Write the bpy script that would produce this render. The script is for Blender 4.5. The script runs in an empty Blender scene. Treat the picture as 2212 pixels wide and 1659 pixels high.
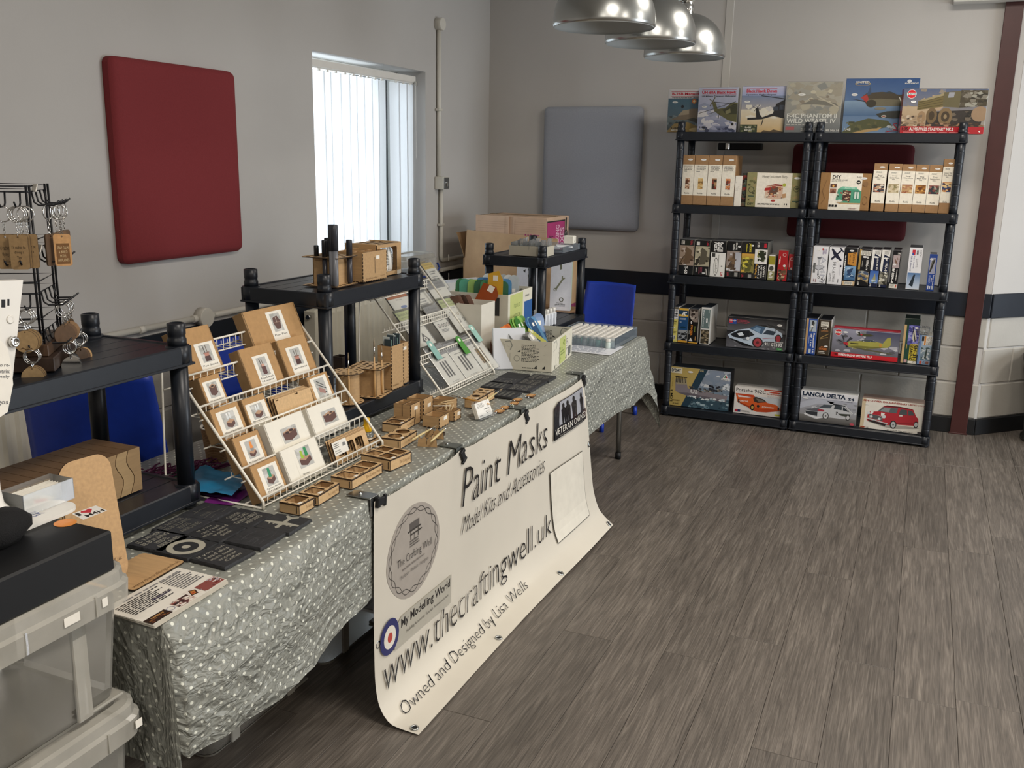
import bpy, bmesh, math, random
from mathutils import Vector, Matrix, Euler, noise
from mathutils.geometry import tessellate_polygon
random.seed(7)
PI = math.pi
SC = bpy.context.scene
COL = SC.collection

# ------------------------------------------------------------------ camera, world, light, exposure
F_PX, IW, IH, CAM_H = 2029.2, 2212.0, 1659.0, 1.52
_yaw, _pit, _rol = math.radians(-23.176), math.radians(13.447), math.radians(1.062)
FWD = Vector((math.sin(_yaw)*math.cos(_pit), math.cos(_yaw)*math.cos(_pit), -math.sin(_pit)))
_r = Vector((math.cos(_yaw), -math.sin(_yaw), 0)); _u = _r.cross(FWD)
RIGHT = math.cos(_rol)*_r + math.sin(_rol)*_u
UP = -math.sin(_rol)*_r + math.cos(_rol)*_u
CPOS = Vector((0, 0, CAM_H))
cam = bpy.data.cameras.new('camera'); cam.sensor_fit = 'HORIZONTAL'; cam.sensor_width = 36
cam.lens = F_PX*36/IW; cam.clip_start = 0.02
camo = bpy.data.objects.new('camera', cam); COL.objects.link(camo)
camo.matrix_world = Matrix(((RIGHT.x, UP.x, -FWD.x, 0), (RIGHT.y, UP.y, -FWD.y, 0), (RIGHT.z, UP.z, -FWD.z, CAM_H), (0, 0, 0, 1)))
SC.camera = camo
SC.view_settings.view_transform = 'Standard'; SC.view_settings.look = 'None'
SC.view_settings.gamma = 1; SC.view_settings.use_curve_mapping = False
SC.view_settings.exposure = 0.55
SC.cycles.use_denoising = True; SC.cycles.max_bounces = 10; SC.cycles.diffuse_bounces = 5
SC.cycles.transparent_max_bounces = 16; SC.cycles.sample_clamp_indirect = 6
SC.cycles.caustics_reflective = False; SC.cycles.caustics_refractive = False
wd = bpy.data.worlds.new('world'); SC.world = wd; wd.use_nodes = True
wd.node_tree.nodes['Background'].inputs[0].default_value = (0.75, 0.87, 1.0, 1)
wd.node_tree.nodes['Background'].inputs[1].default_value = 0.8
def area(name, loc, rot, sx, sy, watts, col):
    l = bpy.data.lights.new(name, 'AREA'); l.shape = 'RECTANGLE'; l.size = sx; l.size_y = sy; l.energy = watts; l.color = col
    o = bpy.data.objects.new(name, l); COL.objects.link(o); o.location = loc; o.rotation_euler = rot; return o
WARM = (1.0, 0.925, 0.83)
for _x in (0.2, 2.6):
    for _y in (-1.2, 1.5, 4.2):
        area('ceiling_lamp', (_x, _y, 2.86), (0, 0, 0), 0.6, 0.6, 26, WARM)
area('daylight_window', (-3.35, 4.5, 1.55), (0, math.radians(-90), 0), 1.5, 1.5, 40, (0.80, 0.90, 1.0))
area('daylight_door', (3.7, 4.6, 1.25), (0, math.radians(90), 0), 2.0, 1.6, 60, (0.86, 0.93, 1.0))

# ------------------------------------------------------------------ helpers: rays onto real planes
def ray(px, py): return FWD + RIGHT*((px-IW/2)/F_PX) - UP*((py-IH/2)/F_PX)
def onz(px, py, z): d = ray(px, py); return CPOS + d*((z-CAM_H)/d.z)
def onx(px, py, x): d = ray(px, py); return CPOS + d*(x/d.x)
def ony(px, py, y): d = ray(px, py); return CPOS + d*(y/d.y)
def hit(px, py, p, n): d = ray(px, py); n = Vector(n); return CPOS + d*((Vector(p)-CPOS).dot(n)/d.dot(n))

# ------------------------------------------------------------------ colours and materials
_hc = {}
def hx(s):
    if isinstance(s, tuple): return s
    if len(s) == 3: s = s[0]*2+s[1]*2+s[2]*2
    if s not in _hc:
        v = [int(s[i:i+2], 16)/255 for i in (0, 2, 4)]
        _hc[s] = tuple([(c/12.92 if c <= 0.04045 else ((c+0.055)/1.055)**2.4) for c in v]+[1.0])
    return _hc[s]
MATS = {}
def M(name, col=None, rough=0.5, metal=0.0, noise_=None, bump=None, coat=0.0, trans=0.0, stretch=None, spec=0.5, objcol=False, ior=1.45, alpha=None, sub=None):
    if name in MATS: return MATS[name]
    m = bpy.data.materials.new(name); m.use_nodes = True; nt = m.node_tree; N = nt.nodes; L = nt.links
    b = N['Principled BSDF']; b.inputs['Roughness'].default_value = rough; b.inputs['Metallic'].default_value = metal
    b.inputs['Coat Weight'].default_value = coat; b.inputs['Transmission Weight'].default_value = trans
    b.inputs['Specular IOR Level'].default_value = spec; b.inputs['IOR'].default_value = ior
    if alpha is not None: b.inputs['Alpha'].default_value = alpha
    if objcol:
        a = N.new('ShaderNodeObjectInfo'); src = a.outputs['Color']
    elif col is None:
        a = N.new('ShaderNodeVertexColor'); a.layer_name = 'Col'; src = a.outputs['Color']
    else:
        a = N.new('ShaderNodeRGB'); a.outputs[0].default_value = hx(col); src = a.outputs[0]
    tc = N.new('ShaderNodeTexCoord'); vec = tc.outputs['Object']
    if stretch:
        mp = N.new('ShaderNodeMapping'); mp.inputs['Scale'].default_value = stretch; L.new(vec, mp.inputs[0]); vec = mp.outputs[0]
    if noise_:
        sc, amt = noise_
        n = N.new('ShaderNodeTexNoise'); n.inputs['Scale'].default_value = sc; n.inputs['Detail'].default_value = 5; L.new(vec, n.inputs['Vector'])
        mr = N.new('ShaderNodeMapRange'); mr.inputs[1].default_value = 0.3; mr.inputs[2].default_value = 0.7
        mr.inputs[3].default_value = 1-amt; mr.inputs[4].default_value = 1+amt; L.new(n.outputs['Fac'], mr.inputs[0])
        mx = N.new('ShaderNodeVectorMath'); mx.operation = 'SCALE'; L.new(src, mx.inputs[0]); L.new(mr.outputs[0], mx.inputs['Scale']); src = mx.outputs[0]
    L.new(src, b.inputs['Base Color'])
    if bump:
        sc, st, ds = bump
        n = N.new('ShaderNodeTexNoise'); n.inputs['Scale'].default_value = sc; n.inputs['Detail'].default_value = 6; L.new(vec, n.inputs['Vector'])
        bp = N.new('ShaderNodeBump'); bp.inputs['Strength'].default_value = st; bp.inputs['Distance'].default_value = ds
        L.new(n.outputs['Fac'], bp.inputs['Height']); L.new(bp.outputs[0], b.inputs['Normal'])
    MATS[name] = m; return m
PRINT = M('printed_card', rough=0.42, noise_=(60, 0.03))
PRINTG = M('glossy_print', rough=0.22, coat=0.3, noise_=(25, 0.04))
WOOD = M('laser_cut_board', rough=0.62, noise_=(9, 0.10), stretch=(14, 1.4, 14), bump=(120, 0.15, 0.001))
KRAFT = M('kraft_card', rough=0.75, noise_=(70, 0.07), bump=(240, 0.2, 0.0005))
CORR = M('corrugated_card', rough=0.8, noise_=(12, 0.09), bump=(90, 0.2, 0.001))
BLACK = M('black_plastic', '1b1f26', rough=0.36, noise_=(30, 0.12), bump=(220, 0.12, 0.0006))
BLACKM = M('black_matt', '0c0d10', rough=0.55, bump=(300, 0.1, 0.0005))
WHITEP = M('white_plastic', 'e6e3dc', rough=0.35, noise_=(14, 0.03))
CREAM = M('cream_enamel', 'd9d3c2', rough=0.33, noise_=(9, 0.05))
PAINT = M('wall_paint', 'bdbab6', rough=0.75, noise_=(2.2, 0.025), bump=(160, 0.12, 0.002))
BLOCKP = M('painted_block', 'b0aca4', rough=0.6, noise_=(5, 0.05), bump=(70, 0.35, 0.003))
NAVY = M('navy_gloss', '181e28', rough=0.42, noise_=(6, 0.12), bump=(25, 0.15, 0.003))
CHROME = M('chrome', 'd8d8d6', rough=0.12, metal=1.0)
SATIN = M('satin_steel', 'b4b6b4', rough=0.27, metal=1.0, noise_=(6, 0.06))
WIREW = M('white_wire', 'ece8dc', rough=0.35)
WIREB = M('black_wire', '121318', rough=0.4)
SLATE = M('slate', rough=0.7, noise_=(25, 0.16), bump=(45, 0.5, 0.004))
BLUEP = M('blue_polyprop', '1f3fae', rough=0.4, noise_=(40, 0.05), bump=(300, 0.15, 0.0006))
FELTR = M('red_fabric', '7c2a2e', rough=0.85, noise_=(160, 0.06), bump=(500, 0.3, 0.001))
FELTG = M('grey_fabric', '9b9fa8', rough=0.85, noise_=(160, 0.05), bump=(500, 0.3, 0.001))
FELTD = M('maroon_fabric', '5a1c22', rough=0.85, noise_=(160, 0.06), bump=(500, 0.3, 0.001))
STEELM = M('maroon_steel', '43211f', rough=0.45, noise_=(8, 0.12), bump=(40, 0.1, 0.002))
PACKET = M('mask_packet', rough=0.3, objcol=True, coat=0.3, noise_=(30, 0.06))
STICK = M('white_sticker', 'eeeae0', rough=0.5, noise_=(50, 0.03))
SHINE = M('mirror_steel', 'c9ccca', rough=0.06, metal=1.0)
def clear(name, col, rough, mixf, ior=1.45):
    m = bpy.data.materials.new(name); m.use_nodes = True; nt = m.node_tree; N = nt.nodes; L = nt.links
    for n in list(N): N.remove(n)
    o = N.new('ShaderNodeOutputMaterial'); t = N.new('ShaderNodeBsdfTransparent'); t.inputs[0].default_value = (0.97, 0.98, 0.98, 1)
    d = N.new('ShaderNodeBsdfDiffuse'); d.inputs[0].default_value = hx(col)
    tr = N.new('ShaderNodeBsdfTranslucent'); tr.inputs[0].default_value = hx(col)
    g = N.new('ShaderNodeBsdfGlossy'); g.inputs['Roughness'].default_value = rough; g.inputs[0].default_value = (1, 1, 1, 1)
    m0 = N.new('ShaderNodeMixShader'); m0.inputs[0].default_value = 0.4; L.new(d.outputs[0], m0.inputs[1]); L.new(tr.outputs[0], m0.inputs[2])
    m1 = N.new('ShaderNodeMixShader'); m1.inputs[0].default_value = mixf
    nz = N.new('ShaderNodeTexNoise'); nz.inputs['Scale'].default_value = 14; nz.inputs['Detail'].default_value = 4
    tcx = N.new('ShaderNodeTexCoord'); L.new(tcx.outputs['Object'], nz.inputs['Vector'])
    mr = N.new('ShaderNodeMapRange'); mr.inputs[3].default_value = mixf*0.75; mr.inputs[4].default_value = mixf*1.25; L.new(nz.outputs['Fac'], mr.inputs[0]); L.new(mr.outputs[0], m1.inputs[0])
    L.new(t.outputs[0], m1.inputs[1]); L.new(m0.outputs[0], m1.inputs[2])
    fr = N.new('ShaderNodeFresnel'); fr.inputs[0].default_value = ior
    m2 = N.new('ShaderNodeMixShader'); L.new(fr.outputs[0], m2.inputs[0]); L.new(m1.outputs[0], m2.inputs[1]); L.new(g.outputs[0], m2.inputs[2])
    L.new(m2.outputs[0], o.inputs[0]); MATS[name] = m; return m
FROST = clear('frosted_tub', 'e2ded0', 0.25, 0.22)
FROSTD = clear('frosted_tub_rim', 'e6e2d6', 0.25, 0.62)
CLEAR = clear('clear_acrylic', 'f2f4f6', 0.05, 0.10)
BAG = clear('clear_bag', 'f4f4f2', 0.12, 0.14)
PANE = clear('window_glass', 'f0f6fa', 0.02, 0.03)
def blind_mat():
    m = bpy.data.materials.new('blind_fabric'); m.use_nodes = True; nt = m.node_tree; N = nt.nodes; L = nt.links
    for n in list(N): N.remove(n)
    o = N.new('ShaderNodeOutputMaterial'); d = N.new('ShaderNodeBsdfDiffuse'); tr = N.new('ShaderNodeBsdfTranslucent'); mx = N.new('ShaderNodeMixShader')
    nz = N.new('ShaderNodeTexNoise'); nz.inputs['Scale'].default_value = 180
    cr = N.new('ShaderNodeMapRange'); cr.inputs[3].default_value = 0.60; cr.inputs[4].default_value = 0.72; L.new(nz.outputs['Fac'], cr.inputs[0])
    L.new(cr.outputs[0], d.inputs[0]); L.new(cr.outputs[0], tr.inputs[0]); mx.inputs[0].default_value = 0.55
    L.new(d.outputs[0], mx.inputs[1]); L.new(tr.outputs[0], mx.inputs[2]); L.new(mx.outputs[0], o.inputs[0]); return m
BLIND = blind_mat()
def floor_mat():
    m = bpy.data.materials.new('vinyl_plank'); m.use_nodes = True; nt = m.node_tree; N = nt.nodes; L = nt.links
    b = N['Principled BSDF']; tc = N.new('ShaderNodeTexCoord'); oi = N.new('ShaderNodeObjectInfo')
    sc = N.new('ShaderNodeVectorMath'); sc.operation = 'SCALE'; sc.inputs['Scale'].default_value = 40
    cx = N.new('ShaderNodeCombineXYZ')
    for i in range(3): L.new(oi.outputs['Random'], cx.inputs[i])
    L.new(cx.outputs[0], sc.inputs[0])
    ad = N.new('ShaderNodeVectorMath'); L.new(tc.outputs['Object'], ad.inputs[0]); L.new(sc.outputs[0], ad.inputs[1])
    def nz(scale, det, st, dist=0):
        mp = N.new('ShaderNodeMapping'); mp.inputs['Scale'].default_value = st; L.new(ad.outputs[0], mp.inputs[0])
        n = N.new('ShaderNodeTexNoise'); n.inputs['Scale'].default_value = scale; n.inputs['Detail'].default_value = det; n.inputs['Distortion'].default_value = dist; L.new(mp.outputs[0], n.inputs['Vector']); return n
    a = nz(14, 6, (6, 0.35, 1), 1.2); c = nz(45, 3, (9, 0.16, 1), 0.6); w = nz(4, 2, (5, 0.6, 1))
    cr = N.new('ShaderNodeValToRGB'); e = cr.color_ramp.elements
    e[0].position = 0.30; e[0].color = hx('45403b'); e[1].position = 0.72; e[1].color = hx('857d74')
    k = cr.color_ramp.elements.new(0.5); k.color = hx('625b54')
    mi = N.new('ShaderNodeMath'); mi.operation = 'MULTIPLY_ADD'; mi.inputs[1].default_value = 0.55
    L.new(a.outputs['Fac'], mi.inputs[0])
    m2 = N.new('ShaderNodeMath'); m2.operation = 'MULTIPLY'; m2.inputs[1].default_value = 0.45; L.new(c.outputs['Fac'], m2.inputs[0]); L.new(m2.outputs[0], mi.inputs[2])
    L.new(mi.outputs[0], cr.inputs[0])
    mr = N.new('ShaderNodeMapRange'); mr.inputs[3].default_value = 0.86; mr.inputs[4].default_value = 1.12; L.new(oi.outputs['Random'], mr.inputs[0])
    m3 = N.new('ShaderNodeMapRange'); m3.inputs[1].default_value = 0.3; m3.inputs[2].default_value = 0.7; m3.inputs[3].default_value = 0.86; m3.inputs[4].default_value = 1.12; L.new(w.outputs['Fac'], m3.inputs[0])
    mm = N.new('ShaderNodeMath'); mm.operation = 'MULTIPLY'; L.new(mr.outputs[0], mm.inputs[0]); L.new(m3.outputs[0], mm.inputs[1])
    vs = N.new('ShaderNodeVectorMath'); vs.operation = 'SCALE'; L.new(cr.outputs[0], vs.inputs[0]); L.new(mm.outputs[0], vs.inputs['Scale'])
    L.new(vs.outputs[0], b.inputs['Base Color'])
    rr = N.new('ShaderNodeMapRange'); rr.inputs[3].default_value = 0.30; rr.inputs[4].default_value = 0.46; L.new(c.outputs['Fac'], rr.inputs[0]); L.new(rr.outputs[0], b.inputs['Roughness'])
    bp = N.new('ShaderNodeBump'); bp.inputs['Strength'].default_value = 0.35; bp.inputs['Distance'].default_value = 0.002; L.new(c.outputs['Fac'], bp.inputs['Height']); L.new(bp.outputs[0], b.inputs['Normal'])
    return m
FLOORM = floor_mat()
def cloth_mat(name, base):
    m = bpy.data.materials.new(name); m.use_nodes = True; nt = m.node_tree; N = nt.nodes; L = nt.links
    b = N['Principled BSDF']; uv = N.new('ShaderNodeUVMap'); uv.uv_map = 'UVMap'
    mp = N.new('ShaderNodeMapping'); mp.inputs['Rotation'].default_value = (0, 0, PI/4); mp.inputs['Scale'].default_value = (42, 42, 42); L.new(uv.outputs[0], mp.inputs[0])
    vo = N.new('ShaderNodeTexVoronoi'); vo.voronoi_dimensions = '2D'; vo.inputs['Scale'].default_value = 1; vo.inputs['Randomness'].default_value = 0.06; L.new(mp.outputs[0], vo.inputs['Vector'])
    lt = N.new('ShaderNodeMapRange'); lt.inputs[1].default_value = 0.135; lt.inputs[2].default_value = 0.165; lt.inputs[3].default_value = 1; lt.inputs[4].default_value = 0; L.new(vo.outputs['Distance'], lt.inputs[0])
    nz = N.new('ShaderNodeTexNoise'); nz.inputs['Scale'].default_value = 5; nz.inputs['Detail'].default_value = 3; L.new(uv.outputs[0], nz.inputs['Vector'])
    vr = N.new('ShaderNodeMapRange'); vr.inputs[3].default_value = 0.94; vr.inputs[4].default_value = 1.06; L.new(nz.outputs['Fac'], vr.inputs[0])
    sc = N.new('ShaderNodeVectorMath'); sc.operation = 'SCALE'; sc.inputs[0].default_value = hx(base)[:3]; L.new(vr.outputs[0], sc.inputs['Scale'])
    mx = N.new('ShaderNodeMix'); mx.data_type = 'RGBA'; L.new(lt.outputs[0], mx.inputs[0]); L.new(sc.outputs[0], mx.inputs[6]); mx.inputs[7].default_value = hx('d9dbcf')
    L.new(mx.outputs[2], b.inputs['Base Color']); b.inputs['Roughness'].default_value = 0.38
    # crumpled oilcloth: ridged folds, flat on top and strong on the hanging part (vertex mask)
    vc = N.new('ShaderNodeVertexColor'); vc.layer_name = 'Col'
    h = None
    for sx, sy, amp in ((9, 5, 1.0), (22, 13, 0.6), (52, 30, 0.28)):
        q = N.new('ShaderNodeMapping'); q.inputs['Scale'].default_value = (sx, sy, 1); q.inputs['Rotation'].default_value = (0, 0, 0.5); L.new(uv.outputs[0], q.inputs[0])
        n = N.new('ShaderNodeTexNoise'); n.inputs['Scale'].default_value = 1; n.inputs['Detail'].default_value = 1.5; n.inputs['Distortion'].default_value = 1.2; L.new(q.outputs[0], n.inputs['Vector'])
        s1 = N.new('ShaderNodeMath'); s1.operation = 'SUBTRACT'; s1.inputs[1].default_value = 0.5; L.new(n.outputs['Fac'], s1.inputs[0])
        s2 = N.new('ShaderNodeMath'); s2.operation = 'ABSOLUTE'; L.new(s1.outputs[0], s2.inputs[0])
        s3 = N.new('ShaderNodeMath'); s3.operation = 'MULTIPLY'; s3.inputs[1].default_value = -amp; L.new(s2.outputs[0], s3.inputs[0])
        if h is None: h = s3
        else:
            t = N.new('ShaderNodeMath'); L.new(h.outputs[0], t.inputs[0]); L.new(s3.outputs[0], t.inputs[1]); h = t
    bp = N.new('ShaderNodeBump'); bp.inputs['Distance'].default_value = 0.05; L.new(h.outputs[0], bp.inputs['Height']); L.new(vc.outputs['Color'], bp.inputs['Strength'])
    L.new(bp.outputs[0], b.inputs['Normal']); return m
CLOTH = cloth_mat('polka_oilcloth', '8b8d86')

# ------------------------------------------------------------------ mesh builder
_txt = {}
def text_geo(s, off=0.0):
    k = (s, off)
    if k not in _txt:
        cu = bpy.data.curves.new('t', 'FONT'); cu.body = s; cu.size = 1; cu.resolution_u = 2; cu.offset = off
        o = bpy.data.objects.new('t', cu); me = o.to_mesh()
        vs = [(v.co.x, v.co.y) for v in me.vertices]; fs = [tuple(p.vertices) for p in me.polygons]
        o.to_mesh_clear(); bpy.data.objects.remove(o); bpy.data.curves.remove(cu)
        xs = [v[0] for v in vs]; ys = [v[1] for v in vs]
        a, b, c, d = min(xs), max(xs), min(ys), max(ys)
        _txt[k] = ([((x-a)/max(b-a, 1e-6), (y-c)/max(d-c, 1e-6)) for x, y in vs], fs, (b-a)/max(d-c, 1e-6))
    return _txt[k]
class MB:
    def __init__(s): s.v = []; s.f = []; s.c = []; s.sm = []; s.mi = []
    def add(s, vs, fs, col='808080', smooth=False, mi=0, M_=None):
        n = len(s.v); s.v += [tuple(M_ @ Vector(v)) if M_ is not None else tuple(v) for v in vs]
        for i, f in enumerate(fs):
            s.f.append(tuple(n+k for k in f)); s.c.append([hx(c) for c in col] if isinstance(col, list) else hx(col)); s.sm.append(smooth); s.mi.append(mi)
        return s
    def box(s, x0, x1, y0, y1, z0, z1, col='808080', b=0.0, M_=None, fc=None, mi=0):
        fc = fc or {}
        if b <= 0:
            vs = [(x, y, z) for x in (x0, x1) for y in (y0, y1) for z in (z0, z1)]
            for nm, f in (('l', (0, 1, 3, 2)), ('r', (4, 6, 7, 5)), ('f', (0, 4, 5, 1)), ('k', (2, 3, 7, 6)), ('d', (0, 2, 6, 4)), ('t', (1, 5, 7, 3))):
                s.add([vs[i] for i in f], [(0, 1, 2, 3)], fc.get(nm, col), mi=mi, M_=M_)
            return s
        lo = (x0, y0, z0); hi = (x1, y1, z1); idx = {}; vs = []
        for i in (0, 1):
            for j in (0, 1):
                for k in (0, 1):
                    for a in range(3):
                        p = []
                        for ax, t in enumerate((i, j, k)):
                            e = hi[ax] if t else lo[ax]
                            p.append(e if ax == a else e + (-b if t else b))
                        idx[i, j, k, a] = len(vs); vs.append(p)
        n = len(s.v); s.v += [tuple(M_ @ Vector(v)) if M_ is not None else tuple(v) for v in vs]
        def q(keys, c): s.f.append(tuple(n+idx[k] for k in keys)); s.c.append(hx(c)); s.sm.append(False); s.mi.append(mi)
        nm = {(0, 0): 'l', (0, 1): 'r', (1, 0): 'f', (1, 1): 'k', (2, 0): 'd', (2, 1): 't'}
        for a in range(3):
            o1, o2 = [x for x in range(3) if x != a]
            for t in (0, 1):
                ks = []
                for p1, p2 in ((0, 0), (1, 0), (1, 1), (0, 1)):
                    c = [0, 0, 0]; c[a] = t; c[o1] = p1; c[o2] = p2; ks.append((*c, a))
                q(ks if (t == 1) == (a != 1) else ks[::-1], fc.get(nm[a, t], col))
        for a in range(3):
            for b2 in range(a+1, 3):
                o = 3-a-b2
                for ta in (0, 1):
                    for tb in (0, 1):
                        c0 = [0, 0, 0]; c0[a] = ta; c0[b2] = tb; c1 = list(c0); c1[o] = 1
                        q([(*c0, a), (*c1, a), (*c1, b2), (*c0, b2)], fc.get(nm[a, ta], col))
        for i in (0, 1):
            for j in (0, 1):
                for k in (0, 1): q([(i, j, k, 0), (i, j, k, 1), (i, j, k, 2)], col)
        return s
    def tube(s, pts, r, n=6, col='808080', closed=False, cap=True, r2=None, mi=0):
        pts = [Vector(p) for p in pts]; m = len(pts); base = len(s.v); prev = None
        for i, p in enumerate(pts):
            if closed: t = pts[(i+1) % m]-pts[i-1]
            else: t = pts[min(i+1, m-1)]-pts[max(i-1, 0)]
            t.normalize()
            if prev is None:
                a = Vector((0, 0, 1)) if abs(t.z) < 0.9 else Vector((1, 0, 0))
                u = t.cross(a).normalized()
            else: u = (prev - t*prev.dot(t)).normalized()
            prev = u; w = t.cross(u)
            rr = r if r2 is None else r+(r2-r)*i/(m-1)
            for k in range(n): s.v.append(tuple(p+(u*math.cos(2*PI*k/n)+w*math.sin(2*PI*k/n))*rr))
        c = hx(col)
        for i in range(m if closed else m-1):
            for k in range(n):
                s.f.append((base+i*n+k, base+i*n+(k+1) % n, base+((i+1) % m)*n+(k+1) % n, base+((i+1) % m)*n+k)); s.c.append(c); s.sm.append(n > 4); s.mi.append(mi)
        if cap and not closed:
            for q in (range(n-1, -1, -1), range(n)):
                o = base if q[0] else base+(m-1)*n
                s.f.append(tuple(o+k for k in q)); s.c.append(c); s.sm.append(False); s.mi.append(mi)
        return s
    def lathe(s, prof, n=20, col='808080', c=(0, 0), cap=True, M_=None, smooth=True, mi=0):
        base = len(s.v); m = len(prof)
        for r, z in prof:
            for k in range(n):
                v = (c[0]+r*math.cos(2*PI*k/n), c[1]+r*math.sin(2*PI*k/n), z); s.v.append(tuple(M_ @ Vector(v)) if M_ is not None else v)
        for i in range(m-1):
            cc = hx(col[i] if isinstance(col, list) else col)
            for k in range(n): s.f.append((base+i*n+k, base+i*n+(k+1) % n, base+(i+1)*n+(k+1) % n, base+(i+1)*n+k)); s.c.append(cc); s.sm.append(smooth); s.mi.append(mi)
        if cap:
            for i, q in ((0, range(n-1, -1, -1)), (m-1, range(n))):
                if prof[i][0] > 1e-5: s.f.append(tuple(base+i*n+k for k in q)); s.c.append(hx(col[min(i, m-2)] if isinstance(col, list) else col)); s.sm.append(False); s.mi.append(mi)
        return s
    def plate(s, outer, holes, z0, z1, col, edge=None, M_=None, mi=0):
        loops = [outer]+holes; flat = [p for l in loops for p in l]
        tris = tessellate_polygon([[Vector((x, y, 0)) for x, y in l] for l in loops])
        ts = []
        for t in tris:
            a, b, c = (flat[i] for i in t)
            ar = (b[0]-a[0])*(c[1]-a[1])-(b[1]-a[1])*(c[0]-a[0])
            if abs(ar) > 1e-12: ts.append(tuple(t) if ar > 0 else tuple(t)[::-1])
        s.add([(x, y, z1) for x, y in flat], ts, col, M_=M_, mi=mi)
        s.add([(x, y, z0) for x, y in flat], [t[::-1] for t in ts], col, M_=M_, mi=mi)
        for l in loops:
            k = len(l); vs = [(x, y, z0) for x, y in l]+[(x, y, z1) for x, y in l]
            s.add(vs, [(i, (i+1) % k, k+(i+1) % k, k+i) for i in range(k)], edge or col, M_=M_, mi=mi)
        return s
    def build(s, name, mat, parent=None, recalc=True, uv=None):
        me = bpy.data.meshes.new(name); me.from_pydata(s.v, [], s.f)
        ca = me.color_attributes.new('Col', 'FLOAT_COLOR', 'CORNER'); buf = []
        for f, c in zip(s.f, s.c):
            if isinstance(c, list):
                for i in range(len(f)): buf += c[i % len(c)]
            else: buf += list(c)*len(f)
        ca.data.foreach_set('color', buf)
        me.polygons.foreach_set('use_smooth', s.sm)
        mats = mat if isinstance(mat, (list, tuple)) else [mat]
        for m in mats: me.materials.append(m)
        if len(mats) > 1: me.polygons.foreach_set('material_index', s.mi)
        if recalc:
            bm = bmesh.new(); bm.from_mesh(me); bmesh.ops.recalc_face_normals(bm, faces=bm.faces); bm.to_mesh(me); bm.free()
        me.update()
        o = bpy.data.objects.new(name, me); COL.objects.link(o)
        if parent is not None: o.parent = parent
        return o
def tag(o, label=None, cat=None, group=None, kind=None):
    if label: o['label'] = label
    if cat: o['category'] = cat
    if group: o['group'] = group
    if kind: o['kind'] = kind
    return o
def thing(name, label, cat, loc=(0, 0, 0), rot=(0, 0, 0), group=None):
    o = bpy.data.objects.new(name, None); COL.objects.link(o); o.empty_display_size = 0.05
    o.location = loc; o.rotation_euler = rot; return tag(o, label, cat, group)
def struct(name, mb, mat, parent=None, label=None):
    o = mb.build(name, mat, parent)
    if parent is None: tag(o, label, None, None, 'structure')
    return o
def copy_tree(o, parent=None):
    c = o.copy(); COL.objects.link(c)
    if parent is not None: c.parent = parent
    for ch in o.children: copy_tree(ch, c)
    return c
def inst(src, name, parent=None, loc=None, rot=None):
    c = bpy.data.objects.new(name, src.data); COL.objects.link(c)
    if parent is not None: c.parent = parent
    if loc is not None: c.location = loc
    if rot is not None: c.rotation_euler = rot
    return c

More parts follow.
